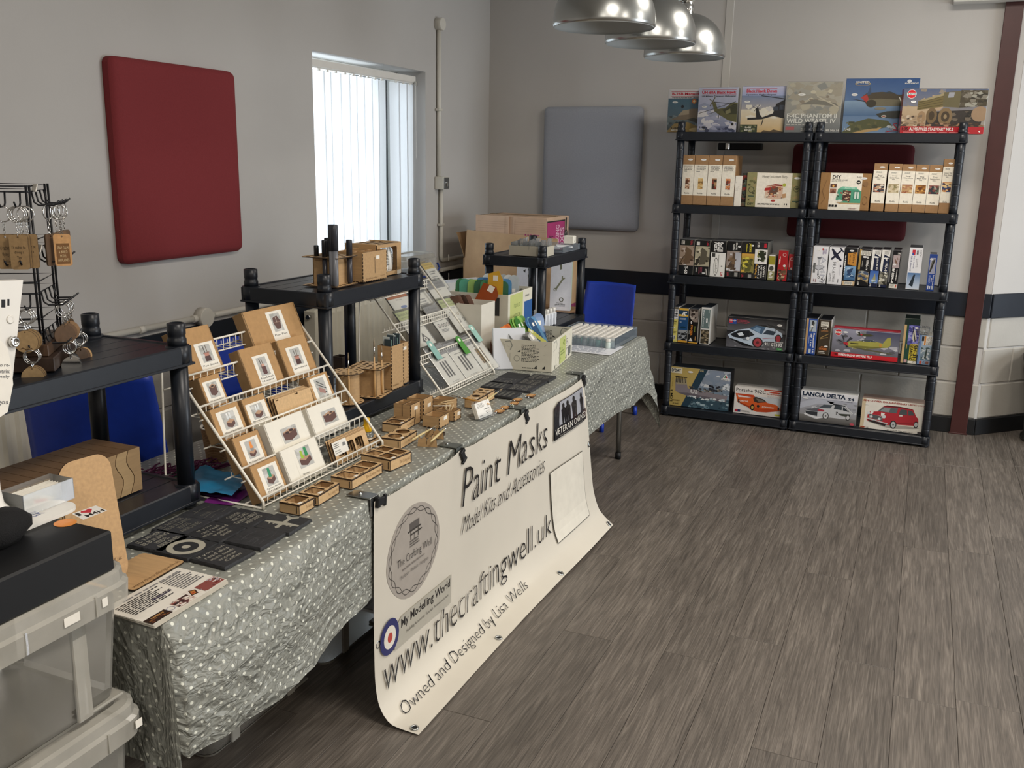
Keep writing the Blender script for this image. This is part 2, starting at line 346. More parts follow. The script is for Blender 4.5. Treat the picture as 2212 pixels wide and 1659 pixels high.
# flat print: items in unit coordinates of a face, layered 0.04 mm apart
def fine(mb, pts, tris, col, fn, o, d, asp):
    st = [(pts[a], pts[b], pts[c]) for a, b, c in tris]
    while st:
        a, b, c = st.pop(); es = [(math.hypot((p[0]-q[0])*asp, p[1]-q[1]), i) for i, (p, q) in enumerate(((a, b), (b, c), (c, a)))]
        l, i = max(es)
        if l <= d: mb.add([fn(p[0], p[1], o) for p in (a, b, c)], [(0, 1, 2)], col); continue
        p, q, r = ((a, b, c), (b, c, a), (c, a, b))[i]; m = ((p[0]+q[0])/2, (p[1]+q[1])/2)
        st += [(p, m, r), (m, q, r)]
def art(items, W, H, fn, mb=None, eps=0.00006, start=0.0002, sub=None):
    mb = mb or MB(); o = start; asp = W/H
    cl = lambda t: min(1.0, max(0.0, t))
    for it in items:
        k = it[0]; o += eps
        if k in 'rg':
            x0, y0, x1, y1 = it[1:5]; n = it[7] if k == 'g' and len(it) > 7 else 1
            if k == 'r': n = it[6] if len(it) > 6 else 1
            for i in range(n):
                a = x0+(x1-x0)*i/n; b = x0+(x1-x0)*(i+1)/n
                if sub: fine(mb, [(cl(a), cl(y0)), (cl(b), cl(y0)), (cl(b), cl(y1)), (cl(a), cl(y1))], [(0, 1, 2), (0, 2, 3)], it[5], fn, o, sub, asp); continue
                vs = [fn(cl(a), cl(y0), o), fn(cl(b), cl(y0), o), fn(cl(b), cl(y1), o), fn(cl(a), cl(y1), o)]
                mb.add(vs, [(0, 1, 2, 3)], it[5] if k == 'r' else [it[5], it[5], it[6], it[6]])
        elif k == 'p':
            pts = [(cl(x), cl(y)) for x, y in it[1]]
            tr = tessellate_polygon([[Vector((x*asp, y, 0)) for x, y in pts]])
            if sub: fine(mb, pts, [tuple(t) for t in tr], it[2], fn, o, sub, asp); continue
            mb.add([fn(x, y, o) for x, y in pts], [tuple(t) for t in tr], it[2])
        elif k == 'e':
            cx, cy, rx, ry, col = it[1:6]; n = 20
            if rx == 0: rx = ry/asp
            mb.add([fn(cl(cx+rx*math.cos(2*PI*i/n)), cl(cy+ry*math.sin(2*PI*i/n)), o) for i in range(n)], [tuple(range(n))], col)
        elif k == 'o':   # ring
            cx, cy, rx, ry, th, col = it[1:7]; n = 28
            if rx == 0: rx = ry/asp
            vs = []
            for q in (1, 1-th):
                for i in range(n): vs.append(fn(cl(cx+rx*q*math.cos(2*PI*i/n)), cl(cy+ry*q*math.sin(2*PI*i/n)), o))
            mb.add(vs, [(i, (i+1) % n, n+(i+1) % n, n+i) for i in range(n)], col)
        elif k in 'tTU':  # text filling a box; T reads downwards, U upwards
            x0, y0, x1, y1, s_, col = it[1:7]; off = it[7] if len(it) > 7 else 0.0; sh = it[8] if len(it) > 8 else 0.0
            vs, fs, _a = text_geo(s_, off)
            if k == 't': q = [(x0+(u+sh*v)*(x1-x0), y0+v*(y1-y0)) for u, v in vs]
            elif k == 'T': q = [(x0+v*(x1-x0), y1-u*(y1-y0)) for u, v in vs]
            else: q = [(x1-v*(x1-x0), y0+u*(y1-y0)) for u, v in vs]
            mb.add([fn(cl(x), cl(y), o) for x, y in q], fs, col)
        elif k in 'lL':  # rows of dashes, like text too small to read; L = columns
            x0, y0, x1, y1, n, col = it[1:7]; rr = random.Random(int((x0+y0*3+x1*7)*1e4))
            for i in range(n):
                t = 0.0; end = rr.uniform(0.7, 1.0)
                while t < end:
                    w = rr.uniform(0.05, 0.16); e = min(t+w, end)
                    a, b = (t, e); c = (i+0.25)/n; d = (i+0.75)/n
                    if k == 'l': q = [(x0+a*(x1-x0), y1-c*(y1-y0)), (x0+b*(x1-x0), y1-c*(y1-y0)), (x0+b*(x1-x0), y1-d*(y1-y0)), (x0+a*(x1-x0), y1-d*(y1-y0))]
                    else: q = [(x0+c*(x1-x0), y1-a*(y1-y0)), (x0+d*(x1-x0), y1-a*(y1-y0)), (x0+d*(x1-x0), y1-b*(y1-y0)), (x0+c*(x1-x0), y1-b*(y1-y0))]
                    mb.add([fn(cl(x), cl(y), o) for x, y in q], [(0, 1, 2, 3)], col); t = e+0.03
        elif k == 'b':   # scatter of small blobs inside a box: busy painted detail
            x0, y0, x1, y1, n, cols, sz = it[1:8]; rr = random.Random(int((x0*5+y0*3+x1*7+y1)*1e4)+n)
            for i in range(n):
                cx = rr.uniform(x0, x1); cy = rr.uniform(y0, y1); a = rr.uniform(0, PI); q = []
                m = rr.choice((4, 5, 6)); rx = sz*rr.uniform(0.5, 1.3)
                for j in range(m): q.append((min(x1, max(x0, cx+rx*math.cos(a+2*PI*j/m)*rr.uniform(0.6, 1.2)/asp)), min(y1, max(y0, cy+rx*0.6*math.sin(a+2*PI*j/m)*rr.uniform(0.6, 1.2)))))
                mb.add([fn(cl(x), cl(y), o+0.000002*i) for x, y in q], [tuple(range(m))], rr.choice(cols))
            o += 0.000002*n
        elif k == 's':   # polyline stroke
            pts, wd_, col = it[1:4]
            for (xa, ya), (xb, yb) in zip(pts[:-1], pts[1:]):
                dx, dy = (xb-xa)*asp, yb-ya; l = math.hypot(dx, dy) or 1; nx, ny = -dy/l*wd_/2/asp, dx/l*wd_/2
                mb.add([fn(cl(xa+nx), cl(ya+ny), o), fn(cl(xb+nx), cl(yb+ny), o), fn(cl(xb-nx), cl(yb-ny), o), fn(cl(xa-nx), cl(ya-ny), o)], [(0, 1, 2, 3)], col)
    return mb
def front(W, y, z0, H):   # face towards local -y
    return lambda x, v, o: (-W/2+x*W, y-o, z0+v*H)
def flat(x0, x1, y0, y1, z):   # lies on a horizontal top
    return lambda x, v, o: (x0+x*(x1-x0), y0+v*(y1-y0), z+o)
def price(x, y, w=0.10, h=0.03): return [('e', x, y, w*0.62, h*0.8, 'f2f1ee'), ('l', x-w*0.3, y-h*0.3, x+w*0.3, y+h*0.3, 1, '9a9aa2')]

# ------------------------------------------------------------------ the room
XL, YB, T = -2.743, 5.93, 0.655
ZC = 2.9
DZ0, DZ1 = 0.690, 0.828          # dado band
WY0, WY1, WZ0, WZ1 = 3.925, 5.045, 0.86, 2.005
XR, YF = 3.9, -3.2
# floor of vinyl planks
fl = struct('floor', MB().box(XL-0.3, XR+0.1, YF-0.1, 8.2, -0.06, -0.004, '2a2521'), M('floor_gap', '1c1916', rough=0.8))
PW, PL = 0.17, 1.22
def plank_mesh(l): return MB().box(-PW/2+0.0006, PW/2-0.0006, 0, l-0.0012, -0.004, 0, '777', b=0.0007) if 0 else MB().box(-PW/2+0.0005, PW/2-0.0005, 0.0006, l-0.0006, -0.004, 0, '6f665d', b=0.0008)
pk = plank_mesh(PL).build('plank', FLOORM, fl); first = True
xs = [0.07+PW/2+PW*i for i in range(-17, 8)]
rp = random.Random(3)
offs = {}
for i, x in enumerate(xs):
    off = rp.uniform(0, PL)
    if abs(x-0.155) < 0.01: off = (2.743-0.9) % PL
    if abs(x-0.325) < 0.01: off = 3.116 % PL
    y = 0.9 - PL + off % PL
    while y < 6.2 and y > -2:
        if y+PL > 1.0 and not (x < -2.5 and y < 0):
            if first: pk.location = (x, y, 0); first = False
            else: inst(pk, 'plank', fl, (x, y, 0))
        y += PL
# plain margins of the same floor outside the picture
struct('floor_margin', MB().box(1.43, XR, YF, 8.1, -0.004, 0, '6f665d').box(XL, 1.43, YF, -0.3, -0.004, 0, '6f665d'), FLOORM, fl)
ce = struct('ceiling', MB().box(XL-0.3, XR+0.1, YF-0.1, 8.2, ZC, ZC+0.1, 'd8d6d0'), M('ceiling_paint', 'cfccc6', rough=0.85))
def wall_box(mb, x0, x1, y0, y1, z0, z1): mb.box(x0, x1, y0, y1, z0, z1, 'bdbab6')
WL = MB()
for (a, b, c, d) in ((YF, WY0, DZ0, ZC), (WY1, YB+0.3, DZ0, ZC), (WY0, WY1, DZ0, WZ0), (WY0, WY1, WZ1, ZC)): wall_box(WL, XL-0.25, XL, a, b, c, d)
wall_box(WL, XL-0.25, XL-0.007, YF, YB+0.3, 0, DZ0)
wl = struct('wall_left', WL, PAINT)
WB = MB(); wall_box(WB, XL-0.25, 0.40, YB, YB+0.25, DZ0, ZC); wall_box(WB, XL-0.25, 0.40, YB+0.007, YB+0.25, 0, DZ0)
wb = struct('wall_back', WB, PAINT)
# the wall right of the column turns away at 45 degrees
A45 = Matrix.Translation((0.402, YB, 0)) @ Matrix.Rotation(math.radians(45), 4, 'Z')
WR = MB(); WR.box(0, 2.6, 0, 0.2, DZ0, ZC, 'bdbab6', M_=A45); WR.box(0, 2.6, 0.007, 0.2, 0, DZ0, 'bdbab6', M_=A45)
wr = struct('wall_right', WR, PAINT)
struct('wall_far', MB().box(2.1, XR, 7.7, 7.9, 0, ZC, 'bdbab6'), PAINT)
wo = MB()
for (a, b, c, d) in ((YF, 3.6, 0, ZC), (5.6, 7.9, 0, ZC), (3.6, 5.6, 2.1, ZC)): wall_box(wo, 3.55, XR, a, b, c, d)
struct('wall_side', wo, PAINT)
struct('wall_front', MB().box(XL-0.25, XR, YF-0.2, YF, 0, ZC, 'bdbab6'), PAINT)
# painted concrete blocks under the band: three courses, joints recessed
BH, BL = 0.205, 0.415
def courses():
    z = 0.094
    for r in range(3):
        h = min(BH, DZ0-z); yield r, z, h; z += 0.2085
bmesh_cache = {}
def block(parent, l, h, mat4, ax):
    k = (round(l, 3), round(h, 3))
    if k not in bmesh_cache:
        bmesh_cache[k] = MB().box(0.002, l-0.002, -0.0, 0.03, 0.002, h-0.002, 'b0aca4', b=0.0055).build('block', BLOCKP, parent); o = bmesh_cache[k]
    else: o = inst(bmesh_cache[k], 'block', parent)
    o.matrix_local = mat4; return o
for r, z, h in courses():
    x = -1.49-(3*BL if r != 1 else 3.5*BL)
    while x < 0.40:
        a, b = max(x, XL), min(x+BL, 0.402)
        if b-a > 0.03: block(wb, b-a, h, Matrix.Translation((a, YB, z)), 0)
        x += BL
    y = 1.0+(0 if r != 1 else BL/2)
    while y < YB:
        b = min(y+BL, YB-0.001)
        if b-y > 0.03: block(wl, b-y, h, Matrix.Translation((XL, b, z)) @ Matrix.Rotation(-PI/2, 4, 'Z') @ Matrix.Rotation(PI, 4, 'Z') @ Matrix.Translation((-(b-y), 0, 0)) if 0 else Matrix.Translation((XL, y, z)) @ Matrix.Rotation(PI/2, 4, 'Z'), 0)
        y += BL
    x = -(0 if r != 1 else BL/2)+0.02
    while x < 1.6:
        a = max(x, 0.0)
        block(wr, x+BL-a, h, A45 @ Matrix.Translation((a, 0, z)), 0); x += BL
# dado bands and skirtings
struct('trim_1', MB().box(XL, 0.404, YB-0.012, YB+0.02, DZ0, DZ1, '181e28', b=0.003), NAVY)
struct('trim_2', MB().box(XL-0.02, XL+0.012, YF, YB-0.012, DZ0, DZ1-0.006, '181e28', b=0.003), NAVY)
struct('trim_3', MB().box(0.004, 2.6, -0.012, 0.01, DZ0, DZ1, '181e28', b=0.003, M_=A45), NAVY)
struct('baseboard_back', MB().box(XL, 0.405, YB-0.014, YB+0.01, 0, 0.094, '101216', b=0.003), BLACKM)
struct('baseboard_left', MB().box(XL-0.01, XL+0.014, YF, YB-0.014, 0, 0.094, '101216', b=0.003), BLACKM)
struct('baseboard_right', MB().box(0.0, 2.6, -0.014, 0.01, 0, 0.094, '101216', b=0.003, M_=A45), BLACKM)
struct('trim_4', MB().box(-1.205, -1.158, YB-0.006, YB+0.01, DZ1, ZC, 'c6c2ba', b=0.002), M('trim_paint', 'c3c0ba', rough=0.6))
struct('trim_5', MB().box(0.02, 1.6, YB-0.10, YB+0.02, 2.378, 2.50, 'dad7d0', b=0.004), M('beam_white', 'd2cfc8', rough=0.7, bump=(60, 0.3, 0.002)))
# maroon steel column
ct = thing('steel_column', 'dark maroon painted steel column standing against the wall beside the right rack', 'column', (0.321, 5.905, 0))
MB().box(-0.044, 0.044, 0, 0.012, 0, 2.378, '43211f', b=0.002).build('front_flange', STEELM, ct)
MB().box(-0.005, 0.005, 0.012, 0.03, 0, 2.378, '43211f').build('web', STEELM, ct)
MB().box(-0.05, 0.05, -0.004, 0.02, 0, 0.008, '3a1c1a', b=0.002).build('base_plate', STEELM, ct)

# ------------------------------------------------------------------ window, blind, outside
wn = thing('window_1', None, None, (XL, WY0, WZ0)); wn['kind'] = 'structure'
ww, wh = WY1-WY0, WZ1-WZ0
REV = M('reveal_paint', 'd8d8d6', rough=0.7, noise_=(4, 0.02))
MB().box(-0.235, 0.02, 0.0, ww, -0.02, 0.0, 'd8d8d6', b=0.003).build('sill', REV, wn)
fr = MB()
for (a, b, c, d) in ((0, ww, 0, 0.05), (0, ww, wh-0.05, wh), (0, 0.05, 0, wh), (ww-0.05, ww, 0, wh)): fr.box(-0.235, -0.185, a, b, c, d, 'e4e6e8', b=0.004)
fr.build('frame', WHITEP, wn)
MB().box(-0.235, -0.18, 0.655, 0.735, 0.05, wh-0.05, '22242c', b=0.004).build('mullion', BLACKM, wn)
for a, b in ((0.05, 0.655), (0.735, ww-0.05)): MB().box(-0.212, -0.208, a, b, 0.05, wh-0.05, 'f0f6fa').build('pane', PANE, wn)
po = thing('lattice_post', 'dark steel lattice post outside, seen through the gap in the blind', 'post', (XL-0.42, WY0+0.82, -0.004))
MB().box(-0.05, 0.05, -0.09, 0.09, 0, 2.5, '1c1e26', b=0.003).build('upright', BLACKM, po)
for z in (0.85, 1.15, 1.45, 1.75): MB().tube([(0.056, -0.09, z), (0.056, 0.09, z+(0.22 if int(z*10) % 2 else -0.2))], 0.008, col='cfd2d6').build('brace', WHITEP, po)
bl = thing('vertical_blind', 'white vertical blind with one slat missing, hanging in the window recess', 'blind', (XL-0.055, WY0, WZ1-0.03))
MB().box(-0.02, 0.02, 0.015, ww-0.05, -0.036, 0, 'e9e7e2', b=0.003).box(-0.012, 0.012, 0.02, ww-0.06, -0.040, -0.036, '3a3c40').build('headrail', WHITEP, bl)
edges = [155, 285, 390, 525, 650, 757, 860, 965, 1065, 1157, None, 1250, 1360, 1465, 1545]
for i in range(len(edges)-1):
    if edges[i] is None or edges[i+1] is None: continue
    ya = onx(650+0.1537*edges[i], 122+0.17*0.1537*edges[i], XL-0.055).y-WY0; yb = onx(650+0.1537*edges[i+1], 122+0.17*0.1537*edges[i+1], XL-0.055).y-WY0
    w = yb-ya+0.016; s = MB(); rr = random.Random(i)
    n = 6; tilt = (0.10 if i % 3 else 0.16)+rr.uniform(-.03, .03)
    vs = []; fs = []
    for zi in range(5):
        z = -0.046-(1.07)*zi/4
        for q in range(n+1):
            u = q/n-0.5; vs.append((math.sin(tilt)*u*w+0.006*math.cos(u*PI)+0.004*math.sin(zi*1.3+i)*zi/4, ya+w*(u+0.5)*math.cos(tilt)+0.002*zi*(rr.random()-.5), z))
    for zi in range(4):
        for q in range(n): fs.append((zi*(n+1)+q, zi*(n+1)+q+1, (zi+1)*(n+1)+q+1, (zi+1)*(n+1)+q))
    s.add(vs, fs, 'ffffff', smooth=True)
    sl = s.build('slat', BLIND, bl, recalc=False)
    MB().box(0.002, 0.010, ya+w/2-0.008, ya+w/2+0.008, -0.05, -0.036, 'f0efea').build('hanger', WHITEP, sl)
cy = onx(898, 250, XL-0.03).y-WY0
MB().tube([(0.025, cy, -0.03), (0.025, cy, -0.05), (0.026, cy+0.003, -0.46)], 0.0016, n=5, col='9a9a98').build('cord', WHITEP, bl)
MB().box(0.018, 0.034, cy-0.008, cy+0.008, -0.055, -0.028, '8a8a88', b=0.002).build('cord_clip', SATIN, bl)

# ------------------------------------------------------------------ acoustic panels
def pillow(name, label, mat, M_, w, h, d=0.05):
    mb = MB(); n = 14; R = 0.03; vs = []; fs = []
    def prof(t, L):  # position along and depth factor
        return t
    us = [0, 0.01, 0.03, 0.06, 0.12, 0.25, 0.5, 0.75, 0.88, 0.94, 0.97, 0.99, 1]
    m = len(us)
    for j in us:
        for i in us:
            ex = min(i, 1-i)*w; ey = min(j, 1-j)*h
            x, y = i*w, j*h
            # rounded corners
            if ex < R and ey < R:
                cx = R if i < .5 else w-R; cy_ = R if j < .5 else h-R
                dx, dy = x-cx, y-cy_; mxd = max(abs(dx), abs(dy)); l = math.hypot(dx, dy)
                if l > 1e-9: x, y = cx+dx*mxd/l, cy_+dy*mxd/l
            e = min(ex, ey); z = d*(0.55+0.45*math.sqrt(max(0, 1-(1-min(1, e/0.05))**2)))
            vs.append((x, -z, y))
    for j in range(m-1):
        for i in range(m-1): fs.append((j*m+i, j*m+i+1, (j+1)*m+i+1, (j+1)*m+i))
    mb.add(vs, fs, '808080', smooth=True)
    per = [i for i in range(m)]+[k*m+m-1 for k in range(1, m)]+[(m-1)*m+i for i in range(m-2, -1, -1)]+[k*m for k in range(m-2, 0, -1)]
    k = len(per); rim = [vs[i] for i in per]+[(vs[i][0], 0, vs[i][2]) for i in per]
    mb.add(rim, [(i, (i+1) % k, k+(i+1) % k, k+i) for i in range(k)], '808080')
    o = mb.build(name, mat); o.matrix_world = M_; return tag(o, label, 'acoustic panel')
pillow('acoustic_panel', 'tall red fabric acoustic panel on the left wall', FELTR, Matrix.Translation((XL+0.002, 2.642, 1.112)) @ Matrix.Rotation(PI/2, 4, 'Z'), 0.672, 0.742)
pillow('acoustic_panel', 'pale grey fabric acoustic panel on the back wall', FELTG, Matrix.Translation((-2.331, YB-0.002, 1.083)), 0.658, 0.772)
pillow('acoustic_panel', 'dark red fabric acoustic panel half hidden behind the two black racks', FELTD, Matrix.Translation((-0.748, YB-0.002, 1.100)), 0.662, 0.54)
wf = thing('wall_fitting', 'dark wall fitting with a chrome block under the top of the left rack', 'fitting', (-1.06, YB, 1.62))
MB().box(-0.13, 0.13, -0.05, 0, -0.02, 0.02, '3a3a3c', b=0.004).build('backplate', BLACKM, wf)
MB().box(-0.085, -0.06, -0.058, -0.05, -0.018, 0.018, 'd0d0d0', b=0.003).build('chrome_block', CHROME, wf)

# ------------------------------------------------------------------ conduit and boxes
CONDP = M('conduit_white', 'd3cfc4', rough=0.4, noise_=(9, 0.04))
cd = thing('conduit_pipe', 'white conduit pipe running along the left wall above the dark band', 'conduit', (XL+0.016, 0, 0.853))
MB().tube([(0, 1.3, 0.006), (0, 3.03, 0)], 0.0125, n=12, col='d3cfc4').build('pipe', CONDP, cd)
MB().tube([(0, 3.10, 0), (0, 3.92, -0.002)], 0.0125, n=12, col='d3cfc4').build('pipe', CONDP, cd)
RX = Matrix.Rotation(PI/2, 4, 'Y')
MB().lathe([(0.041, -0.014), (0.041, 0.022), (0.039, 0.026)], 24, M_=Matrix.Translation((0, 3.065, 0)) @ RX, col='d3cfc4').build('junction_box', CONDP, cd)
for y in (3.015, 3.115, 2.72): MB().tube([(0, y-0.014, 0), (0, y+0.014, 0)], 0.0155, n=12, col='d3cfc4').build('coupler', CONDP, cd)
vc = thing('conduit_pipe', 'white vertical conduit with round box and key switch right of the window', 'conduit', (XL+0.016, 5.185, 0))
MB().tube([(0, 0, 1.40), (0, 0, 2.25)], 0.0125, n=12).build('pipe', CONDP, vc)
el = [(0, 0.028, 1.35), (0, 0.028, 0.93)]+[(0, 0.028+0.03*(1-math.cos(a)), 0.93-0.03*math.sin(a)) for a in (0.4, 0.8, 1.2, PI/2)]+[(0, 0.72, 0.905)]
MB().tube(el, 0.0125, n=12).build('pipe', CONDP, vc)
MB().tube([(0, 0.03, 0.84), (0, 0.72, 0.84)], 0.0125, n=12).build('pipe', CONDP, vc)
MB().lathe([(0.036, -0.014), (0.036, 0.024), (0.034, 0.028)], 24, M_=Matrix.Translation((0, 0, 2.283)) @ RX).build('junction_box', CONDP, vc)
for z in (1.80, 1.12): MB().box(-0.012, 0.016, -0.026+(0.028 if z < 1.3 else 0), 0.018+(0.028 if z < 1.3 else 0), z-0.007, z+0.007, 'd3cfc4', b=0.002).build('clip', CONDP, vc)
sw = MB().box(-0.014, 0.045, -0.03, 0.045, 1.335, 1.41, 'c9c9c8', b=0.003).build('switch_box', CONDP, vc)
MB().box(0.045, 0.048, -0.026, 0.041, 1.339, 1.406, '9ba0a2', b=0.001).build('steel_plate', SATIN, sw)
MB().lathe([(0.005, 0.048), (0.005, 0.053)], 10, col='444', M_=Matrix.Translation((0, 0.008, 1.375)) @ RX).box(0.053, 0.058, 0.006, 0.010, 1.352, 1.378, '555').build('key', CHROME, sw)

# ------------------------------------------------------------------ radiators
def radiator(label, y0, y1, z0, z1):
    t = thing('radiator', label, 'radiator', (XL+0.035, y0, z0)); L = y1-y0; h = z1-z0; mb = MB(); pitch = 0.05; n = int(L/pitch)
    ys = []
    for i in range(n):
        for f, d in ((0, 0), (0.25, 0), (0.42, 0.012), (0.78, 0.012)): ys.append(((i+f)*L/n, 0.06-d))
    ys.append((L, 0.06)); vs = []; k = len(ys)
    for y, x in ys: vs += [(0.05, y, 0), (x, y, 0.03), (x, y, h-0.03), (0.05, y, h)]
    mb.add(vs, [(i*4+a, (i+1)*4+a, (i+1)*4+a+1, i*4+a+1) for i in range(k-1) for a in range(3)], 'd9d3c2')
    mb.build('front_panel', CREAM, t, recalc=False)
    MB().box(0, 0.05, 0, L, 0.0, h, 'd9d3c2', b=0.004).build('back_panel', CREAM, t)
    MB().box(-0.005, 0.062, L, L+0.012, 0.004, h-0.004, 'd9d3c2', b=0.003).build('end_cap', CREAM, t)
    MB().box(-0.005, 0.062, -0.012, 0, 0.004, h-0.004, 'd9d3c2', b=0.003).build('end_cap', CREAM, t)
    MB().tube([(0.03, -0.012, h-0.03), (0.03, -0.03, h-0.03)], 0.011, n=10).build('bleed_valve', CHROME, t); return t
radiator('cream ribbed radiator on the left wall behind the nearest black shelf', 1.45, 2.30, 0.16, 0.74)
radiator('white ribbed radiator under the window behind the middle black shelf', 3.76, 4.98, 0.16, 0.79)

# ------------------------------------------------------------------ pendants
def pendant(label, x, y):
    t = thing('pendant_lamp', label, 'lamp', (x, y, 1.975), group='row of chrome pendants'); R = 0.18; pr = []
    for i in range(19):
        a = (PI/2)*i/18; pr.append((R*math.cos(a)**0.9 if i < 18 else 0.02, 0.012+0.175*math.sin(a)))
    pr = [(R-0.003, 0.0), (R, 0.004)]+pr
    MB().lathe(pr, 48, cap=False).build('shade', SATIN, t)
    MB().lathe([(r*0.985, z-0.002) for r, z in pr], 48, cap=False).build('inner_lining', M('lamp_lining', 'b9bcbb', rough=0.5), t)
    MB().lathe([(0.03, 0.182), (0.034, 0.20), (0.028, 0.222), (0.02, 0.23)], 20).build('collar', CHROME, t)
    MB().tube([(0.03, 0, 0.245), (-0.05, 0, 0.262)], 0.024, n=14).build('swivel', CHROME, t)
    MB().lathe([(0.026, 0), (0.03, 0.02), (0.0, 0.05)], 18, M_=Matrix.Translation((0, 0, 0.1))).build('bulb', M('bulb_glass', 'e8e6e0', rough=0.3), t)
    MB().tube([(0, 0, 0.26), (0, 0, ZC-1.975)], 0.006, n=8).build('cable', BLACKM, t)
    MB().lathe([(0.05, ZC-1.975-0.03), (0.05, ZC-1.975)], 20).build('ceiling_rose', SATIN, t)
for l, x, y in (('nearest of the three silver dome pendants', -1.10, 3.33), ('middle one of the three silver dome pendants', -1.07, 3.83), ('farthest of the three silver dome pendants', -1.06, 4.36)): pendant(l+' hanging from the ceiling', x, y)

# ------------------------------------------------------------------ litter bin at the right edge
bn = thing('litter_bin', 'black cylindrical litter bin lined with a black bag by the angled wall', 'bin', (0.835, 5.985, 0))
MB().lathe([(0.185, 0), (0.187, 0.02), (0.175, 0.03), (0.18, 0.44), (0.184, 0.45)], 28, cap=True).build('drum', M('bin_metal', '5a5a56', rough=0.3, metal=0.7), bn)
bg = MB(); n = 26; vs = []; rb = random.Random(5)
for j, (r, z) in enumerate(((0.186, 0.37), (0.215, 0.42), (0.222, 0.47), (0.21, 0.50), (0.175, 0.48), (0.15, 0.30))):
    for i in range(n): q = r+rb.uniform(-0.014, 0.02)*(j in (1, 2, 3)); vs.append((q*math.cos(2*PI*i/n), q*math.sin(2*PI*i/n), z+rb.uniform(-.02, .02)*(j < 4)))
bg.add(vs, [(j*n+i, j*n+(i+1) % n, (j+1)*n+(i+1) % n, (j+1)*n+i) for j in range(5) for i in range(n)], '101012')
bg.build('bin_liner', M('bin_bag', '0e0f12', rough=0.22), bn, recalc=False)

# ------------------------------------------------------------------ black plastic racks
def deck_mesh(L, D, lip=0.045, strips=5, holes=False):
    mb = MB(); g = 0.0022; w = (D-0.03)/strips
    for i in range(strips): mb.box(-L/2+0.015, L/2-0.015, 0.015+i*w+g/2, 0.015+(i+1)*w-g/2, -0.012, -0.003, '1b1f26', b=0.001)
    mb.box(-L/2+0.01, L/2-0.01, 0.01, D-0.01, -0.016, -0.0075, '15181d')
    for (a, b, c, d) in ((-L/2, L/2, 0, 0.016), (-L/2, L/2, D-0.016, D), (-L/2, -L/2+0.016, 0.016, D-0.016), (L/2-0.016, L/2, 0.016, D-0.016)):
        mb.box(a, b, c, d, -lip, 0, '1b1f26', b=0.003)
    for (a, b, c, d) in ((-L/2-0.004, L/2+0.004, -0.004, 0.004), (-L/2-0.004, -L/2+0.004, 0, D), (L/2-0.004, L/2+0.004, 0, D)):
        mb.box(a, b, c, d, -lip-0.003, -lip+0.003, '1b1f26', b=0.001)
    for sx in (-1, 1):
        for y in (0.024, D-0.024): mb.lathe([(0.028, -lip-0.002), (0.028, 0.0015)], 14, c=(sx*(L/2-0.024), y))
    return mb
def post_mesh(h, r=0.0215):
    pr = [(r, 0)]; z = 0.04
    while z < h-0.03 and RIBS: pr += [(r, z-0.005), (r, z-0.001), (r-0.0008, z+0.0005), (r-0.0008, z+0.0025), (r, z+0.004), (r, z+0.008)]; z += 0.055
    return MB().lathe(pr+[(r, h)], 14)
RIBS = True
def cap_mesh(): return MB().lathe([(0.0225, 0), (0.0225, 0.016), (0.0205, 0.019), (0.0205, 0.026), (0.0215, 0.028), (0.0215, 0.054), (0.016, 0.056), (0.016, 0.04), (0, 0.04)], 16)
def rack(label, x, y, rotz, L, D, tops, z0, lip=0.045, feet=0.0):
    t = thing('shelf_rack', label, 'shelving', (x, y, z0), (0, 0, rotz)); dk = None; ps = {}
    for z in tops:
        if dk is None: dk = deck_mesh(L, D, lip).build('deck', BLACK, t); dk.location = (0, 0, z)
        else: inst(dk, 'deck', t, (0, 0, z))
    zz = [0.0]+tops
    for sx in (-1, 1):
        for yy in (0.024, D-0.024):
            for a, b in zip(zz[:-1], zz[1:]):
                a2 = a; b2 = b-lip
                if b2-a2 < 0.008: continue
                k = round(b2-a2, 4)
                if k not in ps: ps[k] = post_mesh(b2-a2).build('post', BLACK, t); o = ps[k]
                else: o = inst(ps[k], 'post', t)
                o.location = (sx*(L/2-0.024), yy, a2)
            k = 'cap'
            if k not in ps: ps[k] = cap_mesh().build('post_cap', BLACK, t); o = ps[k]
            else: o = inst(ps[k], 'post_cap', t)
            o.location = (sx*(L/2-0.024), yy, tops[-1])
    return t
YR = 5.515
DK = [0.062, 0.462, 0.872, 1.283, 1.694]
DK = [0.060, 0.458, 0.868, 1.280, 1.692]
rack('left of the two tall black five-tier racks stocked with model kit boxes', -0.983, YR, 0, 0.755, 0.33, DK, 0)
rack('right of the two tall black five-tier racks stocked with model kit boxes', -0.215, YR, 0, 0.755, 0.33, DK, 0)

# ------------------------------------------------------------------ model kit boxes
def carton(name, label, px0, px1, pyb, pyt, zd, depth, items, fc, group=None, yf=YR+0.049, rot=0.0, mat=None, cat='box', col='e8e6e0', extra=None, lean=0.0, wadd=0.0):
    a = ony(px0, pyb, yf); b = ony(px1, pyb, yf); w = (b.x-a.x)+wadd; h = ony((px0+px1)/2, pyt, yf).z-zd
    o = MB().box(-w/2, w/2, 0, depth, 0, h, col, b=min(0.0015, w/20), fc=fc).build(name, mat or PRINT)
    o.location = ((a.x+b.x)/2+wadd/2, yf, zd+0.0006); o.rotation_euler = (0, lean, rot)
    tag(o, label, cat, group)
    ar = art(items, w, h, front(w, 0, 0, h)).build('front_print', PRINTG if mat is None else mat, o, recalc=False)
    if extra: extra(o, w, h, depth)
    return o
def wrap(o, w, h, d):   # shrink wrap on the big kits
    MB().box(-w/2-0.001, w/2+0.001, -0.0022, d+0.001, -0.0, h+0.001, 'fff', b=0.0015).build('shrink_wrap', M_WRAP, o)
M_WRAP = clear('shrink_film', 'f2f4f8', 0.06, 0.012, 1.22)
